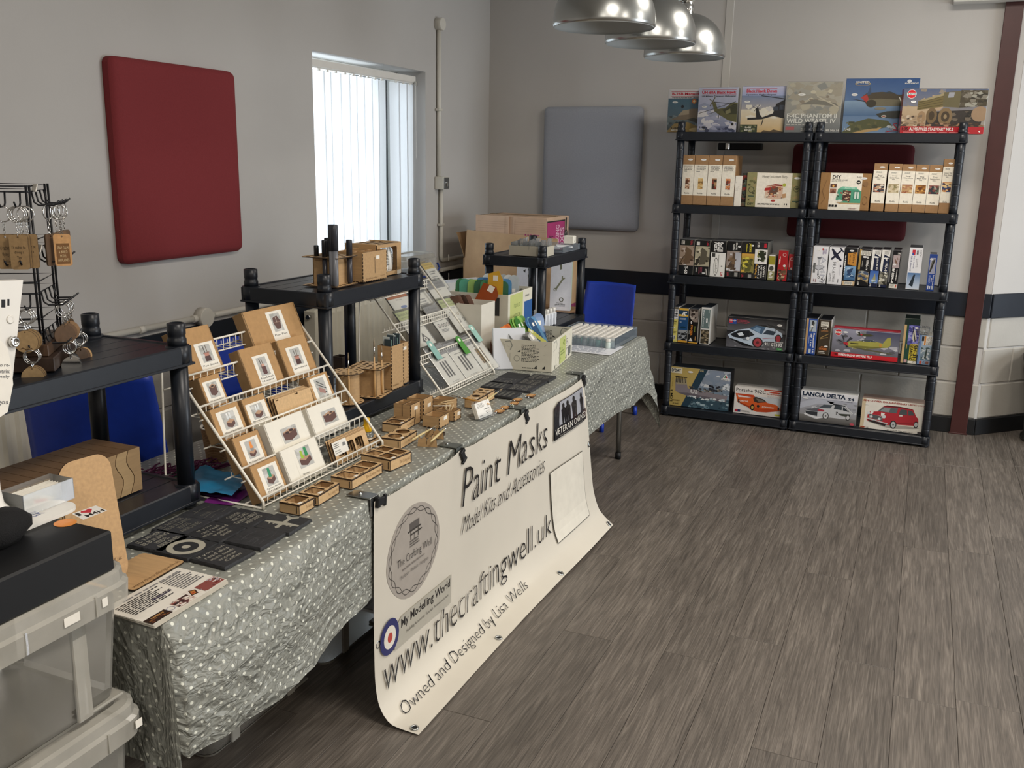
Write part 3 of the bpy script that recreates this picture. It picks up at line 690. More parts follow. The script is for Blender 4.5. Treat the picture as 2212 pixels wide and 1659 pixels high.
SKY = lambda a, b: ('g', 0, 0, 1, 1, a, b)
TOPD = DK[4]; GT = 'large model kits on top of the racks'
def roundel_logo(x, y, r): return [('e', x, y, 0, r, 'f4f2ee'), ('e', x, y, 0, r*0.93, 'c8202c'), ('e', x, y+r*0.3, 0, r*0.35, 'c8202c'), ('r', x-r*0.55, y-r*0.27, x+r*0.55, y+r*0.27, 'f4f2ee'), ('t', x-r*0.5, y-r*0.2, x+r*0.5, y+r*0.2, 'AIRFIX', '16161a', 0.02)]
it = [SKY('6d7c86', '3f6d84'), ('r', 0, .79, 1, 1, 'e6e2e4'), ('g', 0, 0, 1, .36, '2c3a3c', '7a8a8e'), ('b', 0, 0, 1, .4, 40, ['4a565a', '8a9698', '384648'], .06),
      ('p', [(0, .02), (.2, .2), (.6, .24), (1, .1), (1, 0), (0, 0)], 'a58a55'), ('p', [(.1, .3), (.3, .37), (.45, .5), (.7, .55), (1, .55), (1, .33), (.6, .28)], '8a7a66'), ('p', [(.3, .39), (.44, .51), (.62, .53), (.62, .42)], 'b5a58c'),
      ('p', [(.55, .3), (1, .18), (1, .28), (.75, .34)], '4b4a44'), ('e', .42, .60, 0, .035, '20242a'), ('e', .75, .72, 0, .055, 'e8803a'), ('e', .75, .72, 0, .028, 'ffe9b0'), ('e', .85, .06, .2, .05, 'f0d49a'),
      ('r', .08, .935, .95, .945, 'c22838'), ('r', .08, .83, .95, .838, 'c22838'), ('t', .10, .86, 1.0, .925, 'B-26B Marauder', 'd2243a', .03), ('t', .10, .795, 1.0, .825, 'WWII American Bomber', '16181c', .02), ('t', .12, .08, .34, .12, '1:48', '14140f', .03), ('t', .12, .03, .34, .07, '48322', 'f0ece0', .03)]+price(.2, .70, .13, .028)
o = carton('model_kit_box', 'kit box with a grey bomber and red heading, farthest left on the racks', 1440, 1514, 291.7, 193, TOPD, .05, it, {'f': 'e8e6ea', 'l': 'd8dce4', 't': 'e6e0d2'}, GT, yf=YR+.118, extra=wrap)
it = [SKY('8f96b4', 'cfd3ea'), ('b', 0, .05, 1, .5, 46, ['e4e2ec', 'b9bcd6', '9aa0c0', 'f2eff2'], .11), ('p', [(0, .6), (.15, .66), (.3, .6), (.5, .64), (.6, .58), (1, .6), (1, .5), (0, .5)], 'a5acc8'), ('b', 0, 0, 1, .13, 16, ['4c526e', '7f86a6'], .08),
      ('p', [(.34, .68), (.43, .68), (.5, .52), (.7, .55), (.85, .66), (1, .66), (1, .22), (.78, .27), (.5, .42), (.42, .47)], '6c6a48'), ('p', [(.62, .5), (.9, .62), (1, .62), (1, .40), (.72, .40)], '4a4b38'), ('p', [(.70, .47), (.82, .53), (.84, .44), (.72, .40)], '8e8a66'),
      ('s', [(.02, .42), (.95, .68)], .012, '4d4a40'), ('s', [(.25, .40), (.95, .60)], .010, '5a564c'), ('s', [(.38, .68), (.95, .62)], .012, '3b3a34'), ('s', [(.30, .58), (.42, .78)], .022, '6b6652'), ('s', [(.28, .74), (.46, .62)], .018, '7c765f'), ('s', [(.55, .42), (.53, .30)], .014, '35342e'), ('e', .9, .18, 0, .03, '2a2a28'),
      ('r', .08, .94, .95, .948, 'c22838'), ('r', .08, .83, .95, .838, 'c22838'), ('t', .08, .855, .95, .925, 'UH-60A Black Hawk', 'd2243a', .03), ('t', .08, .785, .95, .82, 'US Military Transport Helicopter', '16181c', .02), ('t', .06, .09, .2, .13, '1:48', '14140f', .03), ('t', .06, .04, .2, .08, '48361', 'f0ece0', .03)]+price(.16, .57, .11, .028)
carton('model_kit_box', 'kit box with an olive helicopter over snowy mountains, second from the left on the racks', 1505, 1589, 289, 189, TOPD, .055, it, {'f': 'e4e6f0', 'l': 'c9cee4', 't': 'd6dae8'}, GT, yf=YR+.056, extra=wrap)
it = [SKY('e2cba0', '4f79b4'), ('g', 0, 0, 1, .5, 'd8b67c', 'e6dcc6'), ('b', .1, .3, 1, .6, 14, ['ece6d8', 'd9d4d0'], .1), ('g', 0, .8, 1, 1, 'aab4de', 'c9cbe6'), ('p', [(.16, .27), (.5, .29), (.75, .36), (1, .31), (1, .72), (.8, .62), (.74, .42), (.5, .33), (.44, .40), (.40, .53), (.33, .53), (.36, .33), (.16, .32)], '17171c'),
      ('s', [(.3, .46), (.42, .6)], .012, '2a2a2c'), ('s', [(.27, .56), (.44, .5)], .01, '2a2a2c'), ('s', [(.45, .80), (1, .73)], .016, '20222a'), ('s', [(.53, .29), (.49, .15)], .02, '1c1c1e'), ('r', .74, .48, .86, .56, '3a4250'), ('r', .88, .5, 1, .6, '3a4250'),
      ('r', 0, 0, .40, .17, '3c4630'), ('b', 0, 0, .38, .16, 14, ['6a7050', '8a8a62', '2a3224'], .05), ('t', .12, .09, .26, .13, '1:48', 'eceadc', .03), ('t', .1, .03, .28, .07, '48362', 'eceadc', .03), ('p', [(.5, .0), (.55, .05), (.7, .03), (.78, .07), (1, .02), (1, 0)], '5a4a34'),
      ('r', .10, .945, .80, .953, 'c22838'), ('r', .10, .855, .80, .863, 'c22838'), ('t', .10, .87, .80, .935, 'Black Hawk Down', 'd2243a', .03), ('t', .09, .80, .79, .84, 'Operation Gothic Serpent', '16181c', .02)]+price(.13, .67, .11, .028)
carton('model_kit_box', 'kit box with a black helicopter silhouette against a sunset sky on the left rack', 1598, 1690, 288, 187, TOPD, .06, it, {'f': 'c8d2ea', 'l': '8f9cc6', 't': 'c9cfe6'}, GT, yf=YR+.060, rot=.10, extra=wrap)
it = [SKY('7c7f80', 'a9a69a'), ('b', 0, .35, 1, 1, 60, ['9a968a', 'b0ab9e', '8a8c88', 'a39c8c', 'b4ad9a'], .14), ('b', .2, .55, .9, .85, 14, ['c9c2ac', '8b8070'], .06), ('g', 0, 0, 1, .3, '6c7072', '8b8d8c'), ('p', [(.25, .55), (.5, .66), (.9, .58), (.95, .52), (.5, .56)], '7b786e'), ('s', [(.55, .72), (.95, .5)], .02, 'c2baa6'),
      ('t', .03, .29, .93, .38, 'F-4C PHANTOM II', 'e2e2dc', .02), ('t', .03, .19, .92, .28, 'WILD WEASEL IV', 'e2e2dc', .02), ('l', .03, .15, .6, .175, 1, 'c2c0b8'), ('r', .02, .05, .18, .12, 'a8575a'), ('t', .30, .03, .66, .09, 'SUPER WING', 'dcdad4', .02), ('t', .72, .03, 1, .08, '1/48 No.16', 'dcdad4', .02)]+price(.27, .75, .11, .03)
carton('model_kit_box', 'pale grey shrink-wrapped kit box between the helicopter and blue fighter kits', 1694, 1812, 286, 177, TOPD, .09, it, {'f': '9b9a92', 'l': 'c2cddd', 't': 'cfd0cc'}, GT, yf=YR+.062, rot=.14, extra=wrap)
it = [SKY('7c98b8', '2d5590'), ('g', 0, .32, 1, .6, '4f6f98', '8ba6c2'), ('p', [(0, .02), (.15, .2), (.35, .28), (.62, .24), (.7, .14), (.4, .06), (.2, 0), (0, 0)], '5a5c3c'), ('p', [(.1, .0), (.3, .07), (.55, .12), (.5, .06), (.2, 0)], 'c0a06c'), ('b', .05, .05, .5, .22, 14, ['6c6a44', '484c34'], .05), ('b', .6, 0, 1, .16, 14, ['c9d0d6', '8c98a6', '6f7c8c'], .07),
      ('p', [(.24, .68), (.3, .74), (.5, .76), (.62, .75), (.72, .71), (1, .68), (1, .52), (.6, .50), (.4, .50), (.3, .54)], '4d4332'), ('p', [(.30, .62), (.5, .64), (1, .60), (1, .52), (.5, .50), (.36, .51)], '77705a'), ('p', [(.22, .66), (.30, .72), (.33, .63), (.30, .57)], 'b53a34'), ('e', .37, .55, .07, .07, '3c3628'), ('p', [(.5, .73), (.6, .77), (.7, .73)], '39424c'), ('p', [(.08, .64), (.28, .60), (.30, .57)], '2a2d34'), ('p', [(.34, .90), (.30, .70), (.36, .72)], '3c5476'), ('t', .74, .58, .9, .67, 'W*', 'e6e2d6', .01),
      ('p', [(.45, .36), (.6, .41), (.75, .42), (1, .40), (1, .30), (.7, .28), (.5, .30)], '3a3b36'), ('e', .56, .32, .035, .022, 'd6d2c8'), ('e', .56, .32, .025, .012, '8e2b2b'), ('e', .5, .46, .08, .025, '8a8474'), ('t', .03, .05, .12, .1, '1/48', 'f2f0ea', .01), ('t', .70, .07, .95, .20, 'S19.', 'c02a44', .0), ('s', [(.62, .04), (.95, .10)], .015, 'c02a44'),
      ('t', .13, .915, .32, .955, 'LIMITED', 'f2f0ea', .02), ('o', .23, .905, .11, .03, .12, 'c9b06a'), ('t', .8, .90, .98, .935, 'eduard', 'f2f0ea', .01), ('e', .86, .95, .03, .03, 'e6e9ee')]+price(.13, .71, .07, .03)
carton('model_kit_box', 'tall blue kit box with a shark-nosed brown fighter plane on the right rack', 1818, 1975, 289, 170, TOPD, .085, it, {'f': '4a6f9e', 'l': 'a8c2e4', 't': 'b8cbe2'}, GT, yf=YR+.165, rot=.12, extra=wrap)
it = [SKY('b0a490', '5c6a8c'), ('b', 0, .45, .5, 1, 18, ['7d8298', '9a8f82', 'c0a68a'], .14), ('g', 0, .12, .35, .6, 'b59a7a', 'c9b294'), ('p', [(.18, .52), (.48, .60), (.48, .90), (.18, .73)], '7a6c42'), ('p', [(.18, .73), (.48, .90), (.62, .92), (.3, .74)], 'a89a76'),
      ('p', [(.48, .60), (.68, .58), (.68, .95), (.48, .92)], '6e6648'), ('p', [(.53, .80), (.60, .81), (.61, .92), (.54, .92)], 'a8aab4'), ('p', [(.68, .58), (1, .62), (1, .97), (.68, .97)], '4c4434'), ('b', .68, .6, 1, .97, 40, ['8a8478', '5c5444', 'aaa89c', '3a342a'], .08)]
for i in range(4): it.append(('s', [(.19, .55+.045*i), (.48, .645+.065*i)], .01, '54492c'))
it += [('p', [(.3, .15), (.95, .15), (.98, .55), (.3, .48)], '3a3430'), ('b', .35, .2, .95, .5, 20, ['5a5046', '2a2622', '74685a'], .07), ('e', .24, .36, .05, .14, 'a88a68'), ('e', .36, .40, .065, .18, '7c6648'), ('e', .36, .40, .035, .1, '4a3c2a'), ('e', .525, .38, .085, .20, '8b7352'), ('e', .525, .38, .05, .12, '4b3d2c'), ('e', .525, .38, .02, .05, 'a08a68'), ('e', .93, .44, .1, .17, 'a88c70'),
       ('b', 0, .15, .25, .42, 30, ['d8c8b2', '54463a', '8a7660', 'b49c82'], .06), ('b', .2, .15, 1, .24, 40, ['6a4f3c', '8a6a50', '4a3628', 'b08a6c'], .05), ('r', 0, 0, 1, .155, 'c02430'), ('l', .04, .015, .95, .035, 1, 'e8a0a0'), ('t', .02, .06, .095, .13, '1:35', '2a1014', .03), ('t', .11, .06, .64, .13, 'ALVIS FV622 STALWART MK.2', 'f4f2ee', .03), ('t', .935, .03, .96, .07, '4', 'f4f2ee')]+roundel_logo(.095, .88, .10)+price(.125, .71, .05, .03)
carton('model_kit_box', 'wide red-banded kit box with a six-wheeled army truck at the right end', 1942, 2125, 293, 192, TOPD, .075, it, {'f': '8a8070', 'l': 'c02438', 't': '9a9088'}, GT, yf=YR+.056, rot=.16, extra=wrap)

# second shelf: wooden miniature house kits
D3 = DK[3]; CR = 'efe8d8'; BR = '9a7650'
def house_art(x0, y0, x1, y1, cols, seed=0):
    return [('r', x0, y0, x1, y1, cols[0]), ('b', x0, y0, x1, y1, 26+seed % 3, cols, (y1-y0)*.22), ('r', x0, y1-(y1-y0)*.08, x1, y1, cols[1])]
G2 = 'narrow book nook kits on the left rack'
for i, (a, b, l1, l2, cols, k) in enumerate(((1469, 1494.5, 'SAKURA', 'DENSYA', ['8a5a3c', 'd8b090', '5a3626', 'e8d8c0'], 'cherry train'), (1495.2, 1524, 'SUNSHINE', 'TOWN', ['c9a060', 'e2c890', '8a6a3c', 'd4b47c'], 'tan facade'), (1525, 1554, 'THE SHOP', 'CORNER', ['6a4a34', 'b08a60', '3a2a20', '8e3c2c'], 'dark gabled facade'), (1555, 1583, 'FALLING', 'LEAVES', ['a04830', 'd8905c', '5a3a34', 'c8c0b4'], 'red shop facade'))):
    it = [('r', 0, .19, 1, .81, CR), ('l', .15, .755, .85, .79, 2, '2a2a2c'), ('t', .15, .725, .85, .75, l1, '1c1c1e', .02), ('t', .15, .695, .80, .72, l2, '1c1c1e', .02), ('l', .15, .665, .45, .685, 1, '2a2a2c')]+house_art(.32, .32, .68, .54, cols, i)+[('t', .30, .22, .70, .25, 'Rolife', '2a2a2c')]+price(.65, .91, .32, .022)
    carton('book_nook_box', 'brown book nook box with a %s picture, %s from the left' % (k, ('first', 'second', 'third', 'fourth')[i]), a, b, 448, 335+i*.3, D3, .20, it, {}, G2, mat=KRAFT, col='a07c56')
carton('book_nook_box', 'plain white slim box beside the fourth brown book nook box', 1584, 1598.5, 451, 380, D3, .2, [('b', 0, 0, 1, 1, 10, ['e2dcd0', 'f0eadf'], .05)], {}, None, col='ece6da', rot=.03)
it = [('r', 0, 0, 1, 1, '4a4238'), ('b', 0, 0, 1, 1, 40, ['2a2622', '5c6a5c', '6a5848', '8a3a34', '3c4a44'], .1)]
carton('house_kit_box', 'dark patterned box end between the white slim box and the bakery kit', 1600, 1609, 452, 374, D3, .17, it, {'f': '3a342c', 'r': '4a5046', 't': '50463a'}, None, yf=YR+.06)
it = [('r', .18, 0, .81, 1, 'f0e9da'), ('b', .02, .05, .16, .95, 12, ['6c6a44', '4c4c34', 'a08c60'], .06), ('b', .83, .05, .98, .95, 12, ['6c6a44', '4c4c34', 'a08c60'], .06), ('o', .09, .5, .05, .09, .2, '4a4a30'), ('o', .90, .55, .05, .09, .2, '4a4a30'), ('r', .04, .30, .15, .33, '3a5040'), ('r', .84, .18, .97, .21, '3a5040'), ('t', .04, .05, .15, .12, 'DIY', '3a3a28', .02),
      ('t', .28, .83, .72, .93, 'Honey Ice-cream Shop', '54504a', .0), ('p', [(.36, .62), (.52, .68), (.66, .66), (.66, .28), (.52, .24), (.34, .28)], 'd8b8a0'), ('p', [(.36, .62), (.52, .68), (.66, .66), (.64, .62), (.5, .63)], '8e2f2c'), ('r', .42, .36, .58, .60, '6a4a3c'), ('b', .36, .28, .66, .62, 34, ['3a2c28', 'e8d8c0', 'a04030', 'c08a5c', '5a6a6c'], .045), ('p', [(.34, .56), (.44, .58), (.44, .50), (.33, .48)], 'b0302c'), ('e', .5, .2, .04, .03, 'b0403a'), ('e', .68, .66, .03, .05, 'b4b848'), ('p', [(.66, .4), (.72, .42), (.72, .3), (.66, .28)], 'c49a70'),
      ('l', .22, .07, .64, .12, 2, '4a4640'), ('r', .70, .08, .715, .13, '222'), ('r', .74, .08, .755, .13, '222')]+price(.9, .86, .09, .035)
carton('house_kit_box', 'white and olive miniature shop kit box with a red awning on the left rack', 1609, 1729, 452, 373.5, D3, .16, it, {'t': '8a8460', 'r': '6c6a48'}, None, mat=KRAFT, col='8f8a5e')
it = [('r', .20, 0, .83, 1, 'efe9da'), ('t', .24, .84, .41, .94, 'DIY', '1c1c1e', .03), ('t', .23, .79, .54, .83, 'MINIATURE HOUSE', '1c1c1e', .015), ('l', .23, .755, .47, .78, 1, '2a2a2c'), ('t', .72, .87, .82, .92, 'Rolife', '3a3a3a'), ('e', .76, .76, 0, .055, '1a1a1c'), ('p', [(.73, .75), (.79, .78), (.78, .74)], 'efe9da'),
      ('r', .21, .60, .335, .70, '5c3a30'), ('e', .27, .65, .02, .03, 'f0b860'), ('r', .21, .45, .335, .58, '9a6a54'), ('p', [(.23, .46), (.27, .56), (.32, .46)], '6a4030'), ('p', [(.34, .28), (.42, .20), (.83, .20), (.83, .52), (.72, .60), (.46, .64), (.37, .57)], '4f9a7c'), ('p', [(.40, .58), (.74, .56), (.74, .62), (.46, .64)], '7cc0a2'), ('t', .5, .585, .7, .615, 'ALICE TEA', 'e6f0e8'), ('r', .47, .25, .63, .52, '5a3a30'), ('b', .47, .22, .63, .54, 26, ['8a5a44', 'c89a74', '3c2620', 'd8c0a0'], .035), ('r', .68, .30, .80, .52, '3f7c66'), ('r', .70, .32, .74, .5, 'd4e0d4'), ('r', .76, .32, .79, .5, 'd4e0d4'), ('e', .42, .25, .05, .03, 'dcd8cc'), ('b', .36, .3, .45, .5, 8, ['d8e0d4', 'b04a44', '2c5a48'], .03), ('p', [(.34, .22), (.42, .17), (.82, .17), (.83, .20), (.42, .20)], 'c09a70'),
      ('r', .21, .08, .255, .14, '1c1c1e'), ('r', .27, .08, .315, .14, '1c1c1e'), ('r', .33, .08, .375, .14, '1c1c1e'), ('l', .60, .03, .80, .07, 2, '8a5a54'), ('s', [(.05, .15), (.12, .3), (.06, .5), (.13, .8)], .012, '7c5a38'), ('o', .91, .28, .05, .12, .12, '7c5a38'), ('e', .90, .72, .05, .07, '8a6844')]+price(.86, .87, .10, .035)
carton('house_kit_box', 'brown miniature house kit box showing a green tea shop on the right rack', 1766, 1875, 457, 374, D3, .16, it, {}, None, mat=KRAFT, col='9a7448')
G3 = 'narrow room kits on the right rack'
for i, (a, b, pt, l1, l2, cols, k) in enumerate(((1878, 1906.5, 353, 'Slow', 'Life Cafe', ['3a3a44', 'c0a080', 'a05a44', 'e0d8cc'], 'dark cafe'), (1909.7, 1938, 354, 'Dreamy', 'Garden House', ['d0c0a0', 'a89870', '8a8058', 'e8dcc0'], 'cream garden house'), (1938.8, 1967, 355, 'Garage', 'Workshop', ['c09a6c', '9a5c44', 'e0c89c', 'b07c5c'], 'tan workshop'), (1967.8, 1995.8, 356, 'The', 'Magic Study', ['b07838', '6a3c20', 'd8a860', '8a5a30'], 'orange study'), (1996.5, 2024.5, 357, 'Tipsy', 'Restaurant', ['3a3a40', '8a4a44', 'a8a090', '5a6a54'], 'green and red restaurant'), (2025.3, 2049, 344, 'Leisure Time', 'Tea Room', ['40486c', 'c88a50', '5a3020', 'e8c890'], 'blue and amber tea room'))):
    it = [('r', 0, .17 if i < 5 else .2, 1, .86, CR), ('l', .2, .80, .75, .835, 2, '3a4a48'), ('t', .15 if len(l1) > 8 else .32, .735, .85 if len(l1) > 8 else .68, .765, l1, '1c1c1e', .01), ('t', .14, .695, .86, .728, l2, '1c1c1e', .01), ('l', .32, .665, .60, .685, 1, '1c1c1e')]+house_art(.1, .40, .9, .58, cols, i)+[('t', .32, .20, .70, .235, 'Rolife', '2a2a2c')]+price(.62, .925, .33, .02)
    carton('room_kit_box', 'brown room kit box with a %s picture on the right rack' % k, a, b, 462+i*.8, pt, D3, .21, it, {}, G3, mat=KRAFT, col='a07c56', yf=YR+.049)

# third shelf: kit boxes standing on end, spines out
def spine(label, px0, px1, pyb, pyt, zd, depth, items, fc, group, rot=0.0, yf=YR+0.049, lean=0.0, col='e4e2dc', name='model_kit_box'):
    return carton(name, label, px0, px1, pyb, pyt, zd, depth, items, fc, group, yf=yf, rot=rot, col=col, lean=lean)
D2 = DK[2]; G4 = 'tank kits on the left rack'; G5 = 'aircraft kits on the right rack'; KB = '15161a'
def tank(cols, x0, y0, x1, y1): return [('r', x0, y0, x1, y1, cols[0]), ('b', x0, y0, x1, y1, 22, cols, (y1-y0)*.14), ('p', [(x0+.3*(x1-x0), y0+.05*(y1-y0)), (x0+.75*(x1-x0), y0+.1*(y1-y0)), (x0+.85*(x1-x0), y0+.75*(y1-y0)), (x0+.45*(x1-x0), y0+.95*(y1-y0))], cols[1]), ('s', [(x0+.35*(x1-x0), y0+.5*(y1-y0)), (x0+.1*(x1-x0), y0+.15*(y1-y0))], .02, cols[2])]
sp = [
 ('black kit box end with a brown tank under autumn trees, first on the left', 1465, 1496, 602, 517, [('r', 0, 0, 1, .27, KB), ('r', 0, .83, 1, 1, KB)]+tank(['a08c7c', '6a5442', '4a3a2e', 'c4b4aa', '7c6650'], 0, .27, 1, .83)+[('r', .10, .86, .32, .96, 'd8d4cc'), ('t', .13, .87, .29, .95, 'BT', '222', .02), ('T', .72, .85, .88, .97, 'UA', 'b03040', .03), ('T', .40, .03, .62, .25, 'T-60', 'f2f0ec', .03)]+price(.40, .29, .2, .02)),
 ('black kit box end with a dark tank on a muddy road, second from the left', 1498, 1529, 604, 519, [('r', 0, 0, 1, .27, KB), ('r', 0, .83, 1, 1, KB)]+tank(['b0a890', '5a5448', '2e2a26', 'd4ccb4', '3a362e'], 0, .27, 1, .83)+[('r', .08, .86, .30, .96, 'd8d4cc'), ('T', .78, .85, .92, .97, 'UA', 'b03040', .03), ('L', .30, .05, .58, .24, 3, '8a4050'), ('L', .1, .05, .2, .22, 1, 'e8e4dc'), ('L', .75, .03, .92, .2, 2, 'e8e4dc')]+price(.68, .08, .2, .02)),
 ('kit box end with a line drawing of a tank on white, third from the left', 1532, 1564, 606, 520, [('r', 0, 0, 1, 1, 'ecebe6'), ('r', 0, .67, 1, 1, KB), ('T', .44, .70, .80, .96, 'StuG.III', 'f2f0ec', .03), ('T', .18, .70, .5, .96, 'Ausf.G', 'f2f0ec', .03), ('r', .08, .55, .30, .65, '3a3a38'), ('o', .38, .28, .16, .25, .10, '5a5a56'), ('s', [(.55, .62), (.56, .1)], .01, '6a6a64'), ('s', [(.3, .48), (.42, .1)], .008, '7a7a74'), ('e', .78, .30, .06, .02, '7a7a74'), ('b', .3, .1, .5, .48, 12, ['8a8a84', 'b4b4ae'], .02), ('T', .72, .02, .88, .14, 'UA', 'c02838', .03)]),
 ('black kit box end with a tank in snow and birch trees, fourth from the left', 1566, 1597, 607, 521, [('r', 0, 0, 1, .18, KB), ('r', 0, .73, 1, 1, KB)]+tank(['9a8c84', '5c4a3c', '3a2e28', 'd4d4d8', '8a7460'], 0, .18, 1, .73)+[('g', .6, .2, 1, .7, 'c8cad2', 'b0b2bc'), ('b', .1, .2, .7, .55, 16, ['4e3c30', '7a624c'], .07), ('T', .58, .76, .72, .96, '8,8cm PAK', 'e8e6e0', .02), ('T', .40, .76, .52, .93, 'WAFFEN', 'e8e6e0', .02), ('T', .08, .04, .25, .15, 'UA', 'b03040', .03), ('r', .62, .04, .85, .15, '9a9894')]+price(.85, .86, .16, .03)),
 ('black kit box end with a yellow-lettered tank in a field, fifth from the left', 1598, 1626, 609, 522, [('r', 0, 0, 1, .16, KB), ('r', 0, .68, 1, 1, KB)]+tank(['8a8048', '5c5c2c', '3c3c20', 'd0a848', '6c6434'], 0, .16, 1, .68)+[('g', 0, .52, 1, .68, 'a89444', 'd8a448'), ('b', .1, .3, .9, .58, 16, ['4c4a24', 'd8cc50', '74703a'], .06), ('T', .52, .72, .72, .96, 'JAGDPZ', 'e8d83c', .03), ('T', .30, .72, .40, .94, 'PANZERJAGER', 'e8d83c', .02), ('T', .08, .03, .25, .13, 'UA', 'b03040', .03), ('r', .6, .03, .86, .12, '9a9894')]+price(.8, .9, .16, .03)),
 ('black and white kit box end with a green camouflaged tank, sixth from the left', 1626, 1653, 611, 523, [('r', 0, .42, 1, .80, 'eeece8'), ('r', 0, .80, 1, 1, '2a2a2e'), ('r', 0, 0, 1, .42, '1c1d22'), ('T', .16, .86, .34, .98, '1:35', 'f0eee8', .02), ('r', .7, .85, .9, .97, 'c42838'), ('b', .25, .48, .9, .78, 24, ['2c3428', '4c5438', '1c2018', '6c744c'], .06), ('p', [(.45, .5), (.85, .55), (.7, .78), (.4, .74)], '2e3626'), ('s', [(.3, .78), (.2, .60)], .012, 'c8c040'), ('T', .08, .03, .26, .40, 'Pz.Kpfwg. IV', 'e8b04c', .02), ('T', .30, .03, .46, .38, 'Ausf. J', 'f0eee8', .02), ('T', .54, .05, .68, .38, 'LAST PROD', 'f0eee8', .02), ('T', .76, .08, .88, .36, 'WITH', 'f0eee8', .02)]+price(.45, .56, .13, .03)),
 ('small olive kit box end between the black and the red ones', 1657, 1671, 611, 551, [('r', 0, .62, 1, .96, 'a39a34'), ('r', 0, .36, 1, .62, 'ece8e0'), ('r', 0, 0, 1, .36, '9c9a6c'), ('e', .5, .47, .35, .1, '4a4c44'), ('b', .15, .06, .85, .34, 8, ['e8e4dc', '7c7844'], .06)]+price(.5, .27, .35, .04)),
 ('tall red kit box end with a soldier picture, left of its red twin', 1677, 1698, 612, 541, [('r', 0, 0, 1, 1, 'ba2028'), ('o', .62, .86, 0, .055, .2, 'f0d8d4'), ('L', .12, .56, .28, .8, 1, 'f0d8d4'), ('b', .05, .0, .95, .46, 30, ['6c5440', '3c2e28', 'c8a888', '8a6c50'], .07), ('L', .05, .5, .2, .7, 1, 'f0e8e0')]+price(.68, .5, .22, .05)),
 ('shorter red and navy kit box end at the right of the tank row', 1699.5, 1710, 613, 549, [('r', 0, 0, 1, 1, 'b81f28'), ('r', 0, 0, 1, .42, '272e3c'), ('o', .65, .82, 0, .06, .2, 'f0d8d4'), ('b', .1, .05, .9, .38, 8, ['151a24', '3c465a'], .08), ('L', .12, .5, .3, .78, 1, 'f0d8d4')]+price(.65, .47, .25, .05))]
for i, (l, a, b, c, d, it) in enumerate(sp):
    spine(l, a, b-.4, c, d, D2, .20 if i < 6 else .12, it, {'t': '6c6e72' if i < 6 else '9a9690', 'l': '9a9894', 'r': '9a9890'}, G4)
def plane(cx, cy, L, W, c1, ang=0.0):
    ca, sa = math.cos(ang), math.sin(ang)
    R_ = lambda pts: [(cx+(x*ca-y*sa)*L, cy+(x*sa+y*ca)*W) for x, y in pts]
    return [('p', R_([(-.5, .0), (-.42, .07), (.3, .05), (.5, .02), (.5, -.02), (.3, -.05), (-.42, -.07)]), c1), ('p', R_([(-.2, 0), (-.05, .5), (.06, .5), (.08, 0), (.06, -.5), (-.05, -.5)]), c1), ('p', R_([(.38, 0), (.44, .18), (.5, .18), (.5, -.18), (.44, -.18)]), c1)]
